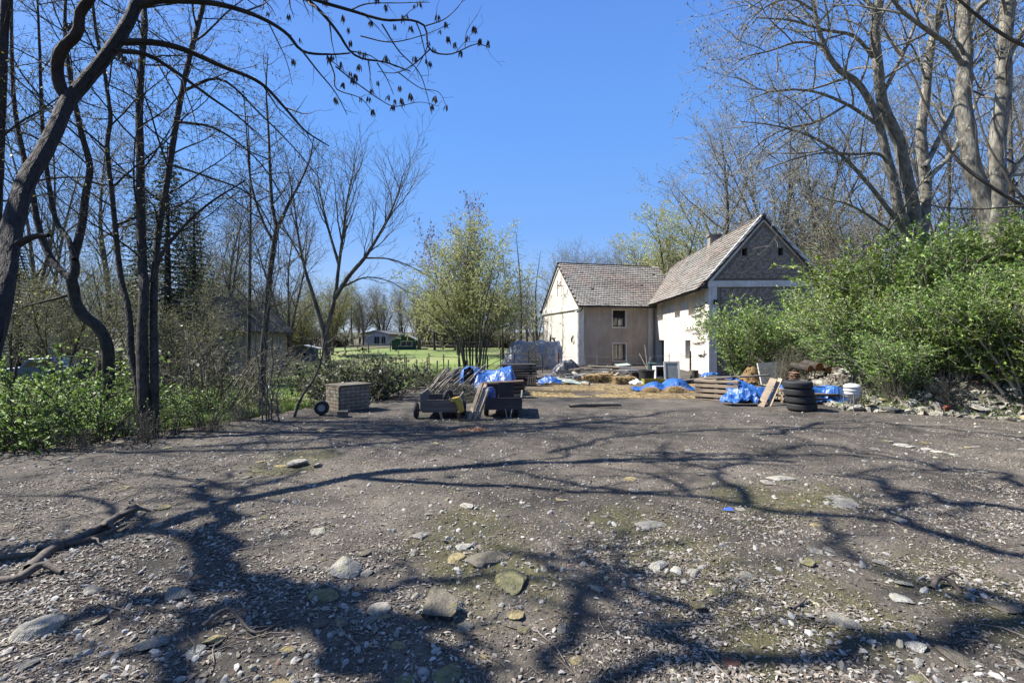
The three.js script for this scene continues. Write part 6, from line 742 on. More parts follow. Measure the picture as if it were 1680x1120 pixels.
// --- debris in front of the farmhouse
function bale(seed, w, h, l) { const R = rng(seed), t = new TB(); for (let k = 0; k < 700; k++) { const f = R(), x = (R() - 0.5) * w, z = (R() - 0.5) * l, top = R() < 0.45, p = top ? [x, h * (0.96 + 0.05 * R()), z] : f < 0.6 ? [x, R() * h, l / 2] : [(R() < 0.5 ? -1 : 1) * w / 2, R() * h, z], a = R() * 6.3, q = 0.5 + 0.8 * R(); t.leaf(p, V.norm([Math.cos(a), 0.5 * (R() - 0.6), Math.sin(a) * 0.8 + 0.2]), [0, 0.7, 0.7], 0.10 + 0.16 * R(), 0.008, [0.50 * q, 0.35 * q, 0.15 * q]); } return t.build(); }
{
  heap(X(938, 24), 24, 1.9, 1.3, (a, b) => 0.85 * Math.pow(Math.sin(Math.PI * clamp(a * 0.8 + 0.1)), 0.8) * smooth(0, 0.35, b) * (1 - 0.45 * smooth(0.5, 0.8, a)), 641, M.tarpBlack, 'black_tarp', 'black plastic sheet over a heap before the wing wall', { crumple: 1.3 });
  heap(X(902, 20.8), 20.8, 1.0, 0.7, (a, b) => 0.22 * Math.sin(Math.PI * a) * Math.sin(Math.PI * b), 642, M.tarp, 'blue_tarp', 'small crumpled blue tarp on the ground below the black sheet', { nx: 26, nz: 18 });
  [[914, 968, 0.02, 0.10, 'upper pale green sheet lying beside the small blue tarp'], [922, 972, -0.03, 0.03, 'lower pale green sheet lying beside the small blue tarp']].forEach(([a, b, t, up, lab], i) => { const d = 21 - i * 0.3, w = (b - a) / F * d; one('pale_sheet', box(w, 0.035, 0.32), M.paleGreen, lab, 'sheet', ground(X((a + b) / 2, d), -d, up + 0.05), [0.12, -0.14 + t, -0.10]); });
  one('rolled_tube', merge([cyl(0.06, 0.06, 0.5, 12, null, [Math.PI / 2, 0, 0])]), M.woodTan, 'short rolled tube lying at the end of the pale sheets', 'tube', ground(X(961, 20.3), -20.3, 0.06), [0, 0.5, 0]);
  const sp = [[968, 22, 0.62, 0.36], [992, 22.2, 0.62, 0.40], [1022, 20.9, 0.78, 0.30]], sl = ['left straw bale in front of the wing wall', 'second straw bale right of the left bale', 'loose low straw bale nearest the yard']; sp.forEach(([px, d, w, h], i) => { const g = thing('straw_bale', sl[i], 'bale', ground(X(px, d), -d), 0.1 * i - 0.1, 'straw bales'); part('bale_core', new THREE.BoxGeometry(w, h, 0.45, 6, 4, 4).translate(0, h / 2, 0), M.strawCore, g); part('straw', bale(650 + i, w, h, 0.46), M.straw, g).userData.kind = 'stuff'; });
  const R = rng(655); for (let k = 0; k < 20; k++) { const d = 22.6 + 3 * R(), px = 925 + 110 * R(), len = 0.9 + 1.3 * R(); one('scrap_board', box(len, 0.04 + 0.03 * R(), 0.14), [M.woodGrey, M.woodWorn, M.woodTan, M.paintWhite][k % 4], 'loose scrap board in the pile below the wing window', 'board', ground(X(px, d), -d, 0.05 + 0.03 * k), [0, 0.9 * (R() - 0.5), 0.3 * (R() - 0.5)], 'scrap boards below the wing window'); }
  for (let k = 0; k < 26; k++) { const d = 20.5 + 3.5 * R(), px = 872 + 84 * R(), len = 0.5 + 0.9 * R(); one('scrap_stick', box(len, 0.03 + 0.03 * R(), 0.05), [M.woodGrey, M.woodWorn, M.paintWhite, M.woodDark][k % 4], 'scrap stick in the jumble by the black sheet', 'stick', ground(X(px, d), -d, 0.08 + 0.25 * R()), [0.3 * (R() - 0.5), 2 * (R() - 0.5), 0.6 * (R() - 0.5)], 'scrap sticks by the black sheet'); }
  for (let k = 0; k < 18; k++) { const d = 21.6 + 2.6 * R(), px = 936 + 108 * R(), w = 0.2 + 0.3 * R(); const m = one('field_stone', ROCKS[k % 7], [M.stonePale, M.stoneGrey, M.stoneWhite][k % 3], 'stone in the rubbish pile below the wing window', 'stone', ground(X(px, d), -d, 0.05 + 0.35 * R()), [R(), R() * 6, R()], 'stones in the rubbish pile'); m.scale.set(w, w * 0.8, w); }
  for (let k = 0; k < 6; k++) { const d = 23 + 2 * R(), px = 940 + 95 * R(); one('round_post', cyl(0.05, 0.055, 1.4 + R(), 9, null, [0, 0, Math.PI / 2]), [M.barkPale, M.woodGrey, M.woodTan][k % 3], 'round post lying on the rubbish pile below the wing window', 'post', ground(X(px, d), -d, 0.35 + 0.06 * k), [0, 0.5 * (R() - 0.5), 0.1 * (R() - 0.5)], 'round posts on the rubbish pile'); }
  const fence = thing('wire_fence', 'thin wire fence with slim posts before the wing wall', 'fence', ground(X(1000, 26), -26));
  const posts = [[916, 578], [960, 581], [980, 581], [1003, 582], [1029, 582], [1034, 583], [1133, 576], [1098, 580]], b0 = fence.position; posts.forEach(([px, py], k) => { const d = 26 - (k === 6 ? 2 : 0), x = X(px, d), y0 = height(x, -d), h = Y(py, d) - y0; part('post', cyl(k === 6 || k === 0 ? 0.045 : 0.022, k === 6 || k === 0 ? 0.05 : 0.022, h, 7, [0, h / 2, 0]), [M.rust, M.galv, M.galv, M.rust, M.galv, M.galv, M.woodDark, M.rust][k], fence, [x - b0.x, y0 - b0.y, -d - b0.z]); });
  for (const up of [1.15, 0.75, 0.4]) { const t = new TB(), pts = []; for (let k = 0; k <= 20; k++) { const x = X(900 + k * 12, 26); pts.push([x - b0.x, height(x, -26) + up - 0.02 * Math.sin(k) - b0.y, 0]); } t.tube(pts, pts.map(() => 0.007), 4); part('wire', t.build(), M.galv, fence); }
  one('pale_table_top', box(0.7, 0.03, 0.5), M.paleGreen, 'pale green board resting level on the scrap pile', 'board', ground(X(1022, 25), -25, 0.72), [0.12, 0.2, 0.05]);
  const tub = thing('rubber_tub', 'big black rubber tub right of the straw bales', 'tub', ground(X(1061, 22.5), -22.5)), lp = [[0.0, 0.02], [0.3, 0.02], [0.33, 0.1], [0.35, 0.5], [0.38, 0.52], [0.37, 0.55], [0.33, 0.54], [0.29, 0.08], [0.0, 0.08]].map((q) => new THREE.Vector2(...q)); part('wall', new THREE.LatheGeometry(lp, 26), M.rubber, tub); part('soil', cyl(0.315, 0.315, 0.02, 20, [0, 0.42, 0]), M.stoneBrown, tub);
  one('dark_crate', merge([box(0.5, 0.42, 0.03, [0, 0.21, 0.2]), box(0.5, 0.42, 0.03, [0, 0.21, -0.2]), box(0.03, 0.42, 0.36, [0.24, 0.21, 0]), box(0.03, 0.42, 0.36, [-0.24, 0.21, 0]), box(0.43, 0.03, 0.36, [0, 0.04, 0])]), M.woodDark, 'dark open crate between the last bale and the tub', 'crate', ground(X(1042, 22.8), -22.8), [0, 0.2, 0]);
  const tr = thing('yellow_trough', 'yellow green trough in front of the black tub', 'trough', ground(X(1074, 20.6), -20.6), 0.05), ym = mat([0.40, 0.36, 0.06], { roughness: 0.6, map: texNoise }); part('front_panel', box(1.0, 0.22, 0.03, [0, 0.12, 0.18]), ym, tr); part('back_panel', box(1.0, 0.22, 0.03, [0, 0.12, -0.18]), ym, tr); part('end_panel', box(0.03, 0.22, 0.33, [0.48, 0.12, 0]), ym, tr); part('end_panel', box(0.03, 0.22, 0.33, [-0.48, 0.12, 0]), ym, tr); part('base', box(0.92, 0.02, 0.32, [0, 0.03, 0]), M.rust, tr);
  const wf = thing('window_sash', 'white window sash with dirty pane leaning upright in the yard', 'window', ground(X(1104, 20.8), -20.8), -0.12); wf.rotation.x = -0.2; const W = 0.66, H = 0.98; for (const s of [-1, 1]) part('stile', box(0.07, H, 0.05, [s * (W / 2 - 0.035), H / 2, 0]), M.paintWhite, wf); part('rail', box(W - 0.14, 0.07, 0.05, [0, 0.035, 0]), M.paintWhite, wf); part('rail', box(W - 0.14, 0.07, 0.05, [0, H - 0.035, 0]), M.paintWhite, wf); part('pane', box(W - 0.13, H - 0.13, 0.008, [0, H / 2, 0]), M.dirtyGlass, wf); part('backing', box(W - 0.15, H - 0.15, 0.02, [0, H / 2, -0.05]), M.woodGrey, wf);
  const cb = thing('white_cabinet', 'open white cabinet standing near the farmhouse door', 'cabinet', ground(X(1083, 25.6), -25.6), 0.1); part('top', box(0.64, 0.05, 0.5, [0, 0.62, 0]), M.paintWhite, cb); part('side', box(0.05, 0.6, 0.5, [-0.295, 0.3, 0]), M.paintWhite, cb); part('side', box(0.05, 0.6, 0.5, [0.295, 0.3, 0]), M.paintWhite, cb); part('back', box(0.54, 0.56, 0.03, [0, 0.3, -0.23]), M.metalDark, cb); part('drawer', box(0.5, 0.12, 0.3, [0, 0.5, 0.02]), M.metalDark, cb); part('shelf', box(0.54, 0.04, 0.4, [0, 0.08, 0]), M.paintWhite, cb);
  const st = thing('tree_stump', 'upright section of tree trunk right of the leaning window sash', 'stump', ground(X(1138, 21), -21)); { const t = new TB(); t.rough = 0.2; t.tube([[0, 0, 0], [0.0, 0.2, 0], [0.01, 0.4, 0], [0.0, 0.6, 0]], [0.24, 0.21, 0.2, 0.2], 14); part('bark', t.build(), M.bark, st); part('cut_face', cyl(0.195, 0.195, 0.02, 14, [0, 0.6, 0]), M.woodGrey, st); }
  [[1122, 21.6, 0.5, 'log lying left of the upright trunk section'], [1126, 20.9, 0.35, 'short split log before the upright trunk section']].forEach(([px, d, l, lab], i) => { const g = thing('log', lab, 'log', ground(X(px, d), -d, 0.1), 0.4 * i); part('bark', cyl(0.10, 0.11, l, 12, null, [0, 0.0, Math.PI / 2]), M.barkDark, g); part('cut_face', cyl(0.095, 0.095, 0.01, 12, [-l / 2 - 0.004, 0, 0], [0, 0, Math.PI / 2]), M.woodPale, g); });
  heap(X(1088, 16.9), 17, 2.15, 1.0, (a, b) => (0.20 * Math.pow(Math.sin(Math.PI * clamp(a * 2.2 - 0.35)), 2) * (a < 0.65 && a > 0.15 ? 1 : 0) + 0.30 * Math.pow(Math.sin(Math.PI * clamp((a - 0.5) * 2.1)), 1.2)) * smooth(0, 0.3, b), 643, M.tarp, 'blue_tarp', 'low blue tarp laid over straw mounds before the window sash', { crumple: 0.8 });
  [[1066, 16.4, 0.4, 0.24, 'small straw mound sticking out under the low blue tarp'], [1107, 16.35, 0.75, 0.28, 'wide straw mound sticking out under the low blue tarp']].forEach(([px, d, w, h, lab], i) => { const g = thing('straw_mound', lab, 'straw', ground(X(px, d), -d, -0.03)); part('core', new THREE.SphereGeometry(0.5, 14, 8).scale(w, h * 1.6, 0.4), M.strawCore, g); const t = new TB(), R2 = rng(661 + i); for (let k = 0; k < 420; k++) { const a = R2() * 3.14, e = R2() * 1.5, p = [0.5 * w * Math.cos(a) * Math.cos(e), 0.8 * h * Math.sin(e), 0.21 * Math.sin(a) * Math.cos(e)], q = 0.5 + 0.8 * R2(), an = R2() * 6.3; t.leaf(p, V.norm([Math.cos(an), 0.4 * (R2() - 0.5), 0.5 * R2()]), [0, 0.7, 0.7], 0.1 + 0.14 * R2(), 0.007, [0.46 * q, 0.32 * q, 0.13 * q]); } part('straw', t.build(), M.straw, g).userData.kind = 'stuff'; });
  one('grey_plank', box(0.7, 0.035, 0.16), M.woodGrey, 'grey plank lying on top of the low blue tarp', 'plank', ground(X(1130, 17), -17, 0.36), [0.05, -0.3, 0.14]);
  heap(X(1043, 19.8), 19.8, 0.5, 0.35, (a, b) => 0.12 * Math.sin(Math.PI * a) * Math.sin(Math.PI * b), 644, mat([0.72, 0.72, 0.7], { side: THREE.DoubleSide, bumpMap: bumpTarp, bumpScale: 0.02, roughness: 0.6 }), 'white_sack', 'flattened white sack in front of the low straw bale', { nx: 18, nz: 12, cat: 'sack' });
  { const t = new TB(); t.rough = 0.4; t.tube([[-0.62, 0.03, 0.05], [-0.3, 0.05, 0.0], [0.1, 0.06, 0.02], [0.62, 0.05, -0.04]], [0.045, 0.055, 0.05, 0.04], 9); one('weathered_log', t.build(), M.woodWorn, 'weathered grey log lying alone in the middle of the yard', 'log', ground(X(975, 11.9), -11.9, 0.0), [0, 0.06, 0]); one('flat_plank', box(1.0, 0.03, 0.2), M.woodWorn, 'flat grey plank behind the weathered log', 'plank', ground(X(985, 12.3), -12.3, 0.03), [0, 0.03, 0]); }
  const gb = thing('green_bin', 'dark green bin near the inner corner of the farmhouse', 'bin', ground(X(1070, 30), -30)); part('body', new THREE.CylinderGeometry(0.30, 0.24, 0.62, 4, 1).rotateY(Math.PI / 4).translate(0, 0.31, 0), M.greenPaint, gb); part('lid', box(0.5, 0.05, 0.5, [0, 0.65, 0], [0.08, 0, 0]), M.greenPaint, gb);
  [[1058, 566, 1063, 34], [1049, 580, 1066, 31], [1068, 585, 1060, 32]].forEach(([a, py, b, d], i) => { const p0 = ground(X(b, d), -d), p1 = P(a, py, d + 3), t = new TB(); t.tube([[0, 0, 0], V.sub(p1, p0)], [0.03, 0.025], 6); one('leaning_pole', t.build(), M.woodWorn, ['tall thin pole leaning near the inner house corner', 'lower pole leaning left of the green bin', 'short pole leaning over the green bin'][i], 'pole', p0, null, 'poles by the inner house corner'); });
}
// --- pallets, tarps, tyres and drum on the right
function pallet(name, label, pos, turn, layers, w = 1.15, dp = 0.95, front = M.woodPale) {
  const g = thing(name, label, 'pallets', pos, turn);
  for (let k = 0; k < layers; k++) { const y = k * 0.142; for (let s = 0; s < 3; s++) part('runner', box(w, 0.022, 0.1), s === 2 ? front : M.woodTan, g, [0.01 * (k % 2), y + 0.012, -dp / 2 + 0.05 + s * (dp - 0.1) / 2], [0, 0.012 * (k % 3 - 1), 0]); for (const x of [-1, 0, 1]) for (const z of [-1, 0, 1]) part('block', box(0.10, 0.056, 0.1), M.woodTan, g, [x * (w / 2 - 0.06), y + 0.0525, z * (dp / 2 - 0.06)]); for (let s = 0; s < 6; s++) part('deck_board', box(w + 0.01, 0.058, 0.11), s === 5 ? front : M.woodTan, g, [0.012 * ((k * 5) % 3 - 1), y + 0.111, -dp / 2 + 0.05 + s * (dp - 0.1) / 5], [0, 0.014 * ((k + s) % 3 - 1), 0]); }
  return g;
}
{
  pallet('pallet_stack', 'stack of four pale wooden pallets with planks and tarp on top', ground(X(1188, 13.9), -14.2), -0.6, 4);  // front boards paler than the rest: sunlight put into their colour
  for (const [px, d, len, up, t, lab] of [[1186, 13.9, 0.5, 0.63, 0.2, 'short dark plank at the left on the pallet stack'], [1200, 14.1, 1.0, 0.64, 0.12, 'long dark plank along the pallet stack top'], [1236, 14.0, 0.95, 0.66, 0.16, 'dark plank jutting right from the pallet stack']]) one('dark_plank', box(len, 0.035, 0.14), M.woodWorn, lab, 'plank', ground(X(px, d), -d, up), [0, t, 0.05]);
  heap(X(1168, 14.3), 14.35, 0.55, 0.4, (a, b) => 0.60 + 0.07 * Math.sin(Math.PI * a), 671, M.tarp, 'blue_tarp', 'scrap of blue tarp on the left top of the pallet stack', { nx: 16, nz: 12, crumple: 0.6 });
  heap(X(1236, 13.5), 13.7, 1.35, 1.3, (a, b) => 0.30 * smooth(0.7, 0.2, a) * smooth(0.1, 0.6, b) + 0.22 * smooth(0.1, 0.35, b) * smooth(1.1, 0.7, a) * (a > 0.3 ? 1 : smooth(-0.1, 0.3, a)), 672, M.tarp, 'blue_tarp', 'blue tarp hanging off the right side of the pallet stack', { crumple: 1.0 });
  heap(X(1217, 12.6), 12.55, 1.0, 0.6, (a, b) => 0.20 * Math.pow(Math.sin(Math.PI * clamp(a)), 0.7) * smooth(0, 0.5, b) * (0.6 + 0.6 * a), 673, M.tarp, 'blue_tarp', 'crumpled blue tarp on the ground before the pallet stack', { crumple: 1.6 });
  [[1248, 665, 1270, 621, 0.17, M.woodTan, 'wide plank leaning beside the tyre stack'], [1262, 665, 1281, 621, 0.10, M.woodPale, 'narrow plank leaning beside the wide plank']].forEach(([a, b1, c, t, ww, m, lab], i) => { const d = 12.2, p0 = ground(X(a, d), -d, 0.0), p1 = P(c, t, d + 0.35), len = Math.hypot(...V.sub(p1, p0)), o = one('leaning_plank', box(ww, len, 0.03, [0, len / 2, 0]), m, lab, 'plank', p0, null, 'planks beside the tyre stack'); o.quaternion.setFromUnitVectors(new THREE.Vector3(0, 1, 0), new THREE.Vector3(...V.norm(V.sub(p1, p0)))); o.rotateY(-0.75); });
  const prof = []; for (let k = 0; k <= 22; k++) { const a = -2.75 + 5.5 * k / 22, w = 0.085, e = (v, p) => Math.sign(v) * Math.pow(Math.abs(v), p); prof.push(new THREE.Vector2(0.235 + 0.08 * e(Math.cos(a), 0.6), w * e(Math.sin(a), 0.55))); } const tg = new THREE.LatheGeometry(prof, 48), gr = [-0.04, -0.013, 0.013, 0.04].map((y) => new THREE.TorusGeometry(0.3145, 0.004, 5, 48).rotateX(Math.PI / 2).translate(0, y, 0)), tm = M.rubber; tm.side = THREE.DoubleSide;
  ['bottom tyre of the stack of four black car tyres', 'second tyre from the ground in the stack of four', 'third tyre from the ground in the stack of four', 'top tyre of the stack of four black car tyres'].forEach((lab, k) => { const d = 11.35, o = thing('car_tyre', lab, 'tyre', ground(X([1316, 1314, 1311, 1309][k], d), -d, 0.085 + k * 0.172), k, 'stack of car tyres'); part('casing', tg, tm, o); const gg = part('tread_groove', merge(gr), M.dark, o); });
  pallet('low_pallet', 'single low pallet under blue tarp behind the tyre stack', ground(X(1325, 12.7), -12.8), 0.03, 2, 1.25, 0.9, M.woodBrown);
  heap(X(1336, 12.75), 12.8, 1.6, 1.1, (a, b) => 0.32 * smooth(1.04, 0.86, a) * smooth(0.0, 0.12 + 0.25 * (1 - a), b - 0.16 * (1 - smooth(0.55, 0.8, a))), 674, M.tarp, 'blue_tarp', 'blue tarp over the low pallet between tyres and white drum', { crumple: 0.8 });
  one('dark_board', box(0.55, 0.03, 0.2), M.woodDark, 'dark board lying on the tarp behind the tyres', 'board', ground(X(1358, 12.9), -13, 0.40), [0, -0.06, -0.05]);
  const dr = thing('white_drum', 'white ribbed drum with domed lid on thin metal legs', 'drum', ground(X(1398.5, 11.3), -11.3)), lp = [[0, 0.255], [0.06, 0.26], [0.12, 0.29], [0.15, 0.35], [0.155, 0.37], [0.172, 0.38], [0.172, 0.41], [0.16, 0.42], [0.16, 0.445], [0.174, 0.455], [0.174, 0.485], [0.162, 0.495], [0.162, 0.52], [0.176, 0.53], [0.176, 0.55]].map((q) => new THREE.Vector2(...q)), wm = mat([0.76, 0.76, 0.74], { roughness: 0.45, side: THREE.DoubleSide, map: texNoise }); part('vessel', new THREE.LatheGeometry(lp, 30), wm, dr); part('lid', new THREE.LatheGeometry([[0.178, 0.545], [0.17, 0.575], [0.13, 0.605], [0.06, 0.625], [0, 0.63]].map((q) => new THREE.Vector2(...q)), 30), wm, dr); part('knob', cyl(0.03, 0.035, 0.025, 12, [0, 0.642, 0]), M.metalDark, dr); for (const a of [0.5, 2.0, 3.3, 5.2]) part('leg', cyl(0.011, 0.011, 0.44, 7, [0.178 * Math.cos(a), 0.21, 0.178 * Math.sin(a)]), M.galv, dr);
  // on the bank
  one('white_sheet', box(0.95, 0.85, 0.07), M.paintWhite, 'large white panel leaning on the bank behind the bare shrub stems', 'panel', ground(X(1264, 19.6), -19.6, 0.52), [-0.25, 0.1, 0.08]);
  heap(X(1238, 20.3), 20.3, 1.1, 0.7, (a, b) => 0.6 * Math.sin(Math.PI * a) * smooth(0, 0.5, b), 675, mat([0.26, 0.16, 0.06], { side: THREE.DoubleSide, map: texNoise, bumpMap: bumpFine, bumpScale: 0.03 }), 'earth_heap', 'ochre earth heap left of the large white panel', { cat: 'earth', nx: 20, nz: 14 });
  [[1330, 605, 0.20, 0.2, 'left log with orange cut end on the bank'], [1345, 602, 0.24, 0.0, 'middle log with orange cut end on the bank'], [1360, 606, 0.18, -0.2, 'right log with orange cut end on the bank']].forEach(([px, py, r, t, lab], i) => { const d = 17, g = thing('log', lab, 'log', [X(px, d), Math.max(gx(X(px, d), d) + 0.12, Y(py, d)), -d], t, 'logs with orange cut ends'); g.rotation.x = 0.1; part('bark', cyl(r * 0.62, r * 0.62, 0.8, 14, [0, 0, -0.4], [Math.PI / 2, 0, 0]), M.barkDark, g); part('cut_face', cyl(r * 0.6, r * 0.6, 0.012, 14, [0, 0, 0.004], [Math.PI / 2, 0, 0]), woodMat([0.40, 0.20, 0.07]), g); });
  for (let k = 0; k < 9; k++) one('roof_tile', box(0.3, 0.02, 0.24), mat([0.42 - 0.02 * (k % 3), 0.22, 0.15], { map: texClay }), 'reddish roof tile in the leaning pile on the bank', 'tile', ground(X(1304, 17.6), -17.6, 0.12 + 0.05 * k), [0.1 * (k % 3 - 1), k, 0.15 * (k % 2)], 'reddish roof tiles on the bank');
}
// --- meadow: fences, huts, bungalow, houses behind the left trunks
{
  const fenceRun = (name, label, pts, h, rails, every, m, r = 0.045) => { const o = thing(name, label, 'fence', ground(pts[0][0], -pts[0][1])), b = o.position; for (let s = 0; s < pts.length - 1; s++) { const [x0, d0] = pts[s], [x1, d1] = pts[s + 1], len = Math.hypot(x1 - x0, d1 - d0), n = Math.max(1, Math.round(len / every)); for (let k = 0; k <= n; k++) { if (k === n && s < pts.length - 2) continue; const t = k / n, x = lerp(x0, x1, t), d = lerp(d0, d1, t), hh = h * (0.85 + 0.3 * hash2(k, s, 7)); part('post', cyl(r, r, hh + 0.1, 6, [0, hh / 2 - 0.05, 0]), m, o, [x - b.x, gx(x, d) - b.y, -d - b.z], [0.06 * (hash2(k, s, 8) - 0.5), 0, 0.06 * (hash2(k, s, 9) - 0.5)]); } for (const up of rails) { const p = [], q = Math.max(2, n); for (let k = 0; k <= q; k++) { const t = k / q, x = lerp(x0, x1, t), d = lerp(d0, d1, t); p.push([x - b.x, gx(x, d) + up - b.y, -d - b.z]); } const tb = new TB(); tb.tube(p, p.map(() => r * 0.7), 5); part('rail', tb.build(), m, o); } } return o; };
  fenceRun('post_fence', 'row of thin brown posts along the near meadow edge', [[X(650, 37), 37], [X(735, 36), 36], [X(800, 37), 37]], 1.15, [], 0.85, M.woodWorn, 0.05);
  fenceRun('rail_fence', 'short railed fence section behind the thin brown posts', [[X(628, 40), 40], [X(664, 39), 39]], 1.25, [1.2], 1.7, M.woodTan, 0.06); fenceRun('rail_fence', 'railed fence section left of the willow foot', [[X(704, 41), 41], [X(752, 40), 40]], 1.25, [1.2], 1.2, M.woodTan, 0.06);
  fenceRun('rail_fence', 'long weathered rail fence across the far meadow', [[X(330, 44), 44], [X(480, 48), 48], [X(640, 56), 56]], 1.1, [0.5, 0.95], 2.6, M.woodGrey, 0.07); fenceRun('rail_fence', 'rail fence beyond the meadow right of the green hut', [[X(690, 60), 60], [X(790, 58), 58]], 1.1, [0.5, 0.95], 2.4, M.woodGrey, 0.06);
  fenceRun('wire_mesh_fence', 'wire fence with dark posts in front of the plastic tunnel', [[X(800, 33), 33], [X(890, 31), 31]], 1.3, [0.4, 0.8, 1.2], 1.1, M.woodDark, 0.035);
  const hut = (name, label, px, d, w, h, rise, dep, wallM, roofM, turn, wins) => { const x = X(px, d), o = thing(name, label, name === 'bungalow' ? 'bungalow' : 'hut', ground(x, -d, -0.1), turn), s = new THREE.Shape([[-w / 2, 0], [w / 2, 0], [w / 2, h], [0, h + rise], [-w / 2, h]].map((q) => new THREE.Vector2(...q))); for (const [a, b, c, e] of wins) s.holes.push(new THREE.Path([[a, b], [a, e], [c, e], [c, b]].map((q) => new THREE.Vector2(...q)))); part('wall', new THREE.ExtrudeGeometry(s, { depth: 0.2, bevelEnabled: false }), wallM, o); part('side_wall', box(0.2, h, dep - 0.3, [-w / 2 + 0.1, h / 2, -dep / 2 + 0.14]), wallM, o); part('side_wall', box(0.2, h, dep - 0.3, [w / 2 - 0.1, h / 2, -dep / 2 + 0.14]), wallM, o); part('back_wall', box(w - 0.5, h, 0.2, [0, h / 2, -dep + 0.2]), wallM, o); for (const t of [-1, 1]) { const l = Math.hypot(w / 2 + 0.4, rise * (1 + 0.8 / w)), g = box(l, 0.12, dep + 0.7); g.rotateZ(-t * Math.atan2(rise, w / 2)); g.translate(t * (w / 4 + 0.2), h + rise / 2 - 0.4 * rise / w + 0.09, -dep / 2 + 0.15); part('roof_slope', g, roofM, o); } for (const [a, b, c, e, kind] of wins) { const f = part(kind ?? 'window', merge([box(0.07, e - b, 0.08, [a + 0.04, (b + e) / 2, 0.1]), box(0.07, e - b, 0.08, [c - 0.04, (b + e) / 2, 0.1]), box(0.05, e - b - 0.14, 0.08, [(a + c) / 2, (b + e) / 2, 0.1]), box(c - a - 0.16, 0.07, 0.08, [(a + c) / 2, e - 0.04, 0.1]), box(c - a - 0.16, 0.07, 0.08, [(a + c) / 2, b + 0.04, 0.1])]), M.paintWhite, o); part('pane', box(c - a - 0.1, e - b - 0.1, 0.01, [(a + c) / 2, (b + e) / 2, 0.07]), M.glass, f); } part('floor', box(w - 0.5, 0.05, dep - 0.5, [0, 0.12, -dep / 2]), M.room, o); return o; };
  hut('garden_hut', 'green wooden hut with pale low gable roof beyond the meadow', 664, 58, 3.0, 1.15, 0.7, 3, M.greenPaint, mat([0.42, 0.44, 0.46], { map: texNoise, roughness: 0.7 }), 0.1, [[-0.5, 0.5, 0.9, 1.2]]);
  hut('bungalow', 'low white bungalow among trees beyond the meadow', 616, 74, 4.3, 1.8, 0.45, 5, M.paintWhite, mat([0.34, 0.34, 0.35], { map: texNoise }), -0.25, [[-0.2, 0.3, 0.8, 1.5], [1.0, 0.3, 1.8, 1.5]]);
  hut('blue_shed', 'small blue grey shed seen through the trees left of the forked trunk', 497, 47, 2.2, 1.3, 0.25, 2, mat([0.16, 0.22, 0.32], { map: texNoise }), mat([0.3, 0.33, 0.38]), 0.2, [[-0.4, 0.5, 0.4, 1.0]]);
  hut('barn', 'grey gabled barn in shade behind the alder clump', 288, 31, 4.4, 3.4, 2.1, 8, M.stuccoPlain, M.tileDark ?? (M.tileDark = mat([0.13, 0.115, 0.105], { map: texClay, bumpMap: bumpFine, bumpScale: 0.03 })), -0.2, [[-1.4, 0.9, -0.6, 1.9]]);
  const lh = hut('old_house', 'house with brown tiled roof behind the bent trunk', 78, 36, 6, 3.4, 3.0, 9, M.plasterLight, M.tileDark, 1.2, [[-1.4, 1.2, -0.4, 2.6], [0.4, 1.2, 1.4, 2.6]]);
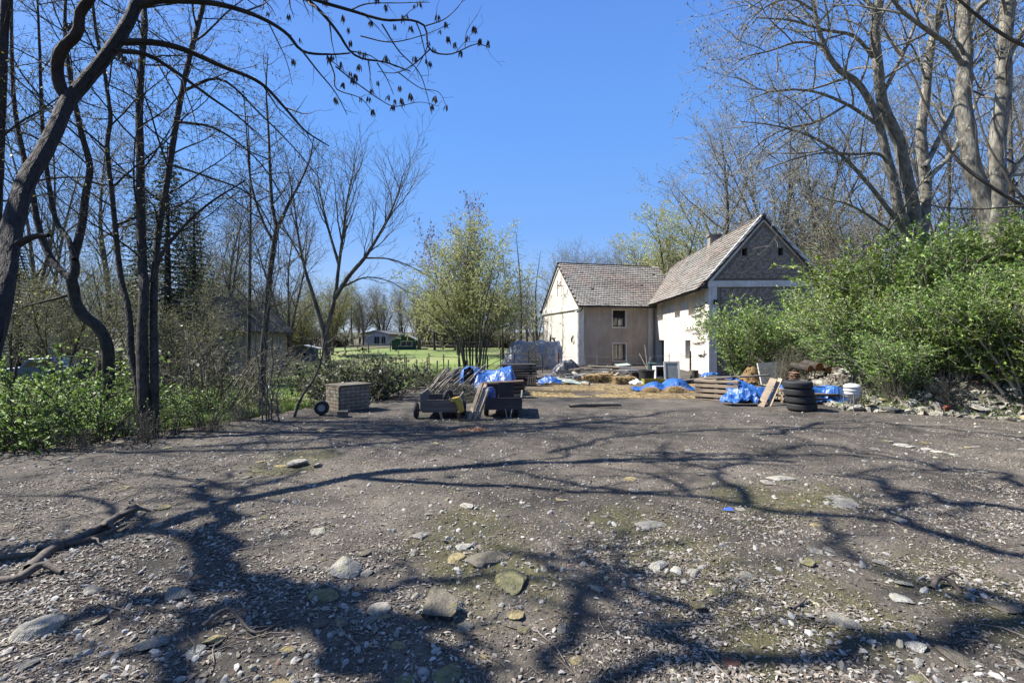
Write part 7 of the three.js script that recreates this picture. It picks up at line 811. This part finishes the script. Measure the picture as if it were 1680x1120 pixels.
  // covered blue car
  { const d = 25, o = thing('parked_car', 'dark blue car parked in shade behind the left bushes', 'car', ground(X(62, d), -d, 0.02), 0.15), bm = mat([0.03, 0.07, 0.18], { roughness: 0.3, metalness: 0.2 }); const s = new THREE.Shape([[-1.6, 0.28], [-1.62, 0.62], [-1.45, 0.78], [-0.85, 0.86], [-0.45, 1.28], [0.55, 1.32], [1.1, 0.92], [1.55, 0.84], [1.62, 0.5], [1.6, 0.28]].map((q) => new THREE.Vector2(...q))); part('body', new THREE.ExtrudeGeometry(s, { depth: 1.4, bevelEnabled: true, bevelSize: 0.06, bevelThickness: 0.1, bevelSegments: 3 }).translate(0, 0, -1.5), bm, o); const gs = new THREE.Shape([[-0.72, 0.9], [-0.42, 1.2], [0.5, 1.23], [0.9, 0.92]].map((q) => new THREE.Vector2(...q))); part('side_window', new THREE.ExtrudeGeometry(gs, { depth: 0.02, bevelEnabled: false }).translate(0, 0, 0.005), mat([0.02, 0.025, 0.03], { roughness: 0.1 }), o); for (const x of [-1.0, 1.02]) for (const z of [-0.05, -1.35]) { const wl = part('wheel', new THREE.TorusGeometry(0.22, 0.09, 10, 22), M.rubber, o, [x, 0.3, z + 0.0]); part('rim', cyl(0.16, 0.16, 0.1, 14, null, [Math.PI / 2, 0, 0]), M.galv, wl); } for (const z of [-0.25, -1.15]) part('headlight', box(0.05, 0.12, 0.25, [-1.66, 0.62, z]), M.glass, o); }
  for (const [px, d, h, lab] of [[190, 26, 1.7, 'pale grey concrete pillar behind the alder clump'], [128, 26, 1.6, 'grey pillar behind the bent trunk']]) one('pillar', merge([box(0.42, h, 0.42, [0, h / 2, 0]), box(0.52, 0.08, 0.52, [0, h + 0.042, 0])]), M.stuccoPlain, lab, 'pillar', ground(X(px, d), -d, -0.05), [0, 0.2, 0]);
  // plastic tunnel
  { const d = 37, o = thing('plastic_tunnel', 'sagging grey plastic tunnel left of the farmhouse wing', 'tunnel', ground(X(868, d), -d), 0.1), pf = new THREE.MeshPhysicalMaterial({ color: RGB(0.34, 0.36, 0.40), roughness: 0.55, transmission: 0.5, thickness: 0, side: THREE.DoubleSide, bumpMap: bumpTarp, bumpScale: 0.04 }); const W = 4.6, H = 2.1, D = 3, p = [], idx = [], u = []; for (let j = 0; j <= 24; j++) for (let i = 0; i <= 20; i++) { const a = i / 20, b = j / 24, hh = H * Math.pow(Math.sin(Math.PI * a), 0.6) * (1 - 0.22 * smooth(0.35, 0, b) - 0.08 * Math.abs(Math.sin(b * 9))) * smooth(-0.02, 0.22, b); p.push((b - 0.5) * W, hh, -(a - 0.5) * D); u.push(b * W, a * D); } for (let j = 0; j < 24; j++) for (let i = 0; i < 20; i++) { const a = j * 21 + i; idx.push(a, a + 1, a + 21, a + 1, a + 22, a + 21); } const g = new THREE.BufferGeometry(); g.setAttribute('position', new THREE.Float32BufferAttribute(p, 3)); g.setAttribute('uv', new THREE.Float32BufferAttribute(u, 2)); g.setIndex(idx); g.computeVertexNormals(); part('film', g, pf, o); for (let k = 1; k < 5; k++) { const t = new TB(), pts = []; for (let i = 0; i <= 14; i++) { const a = i / 14; pts.push([(k / 5 - 0.5) * W, (H - 0.06) * Math.pow(Math.sin(Math.PI * a), 0.6) * 0.9, -(a - 0.5) * (D - 0.1)]); } t.tube(pts, pts.map(() => 0.02), 5); part('hoop', t.build(), M.galv, o); } }
}
renderer.render(scene, camera);
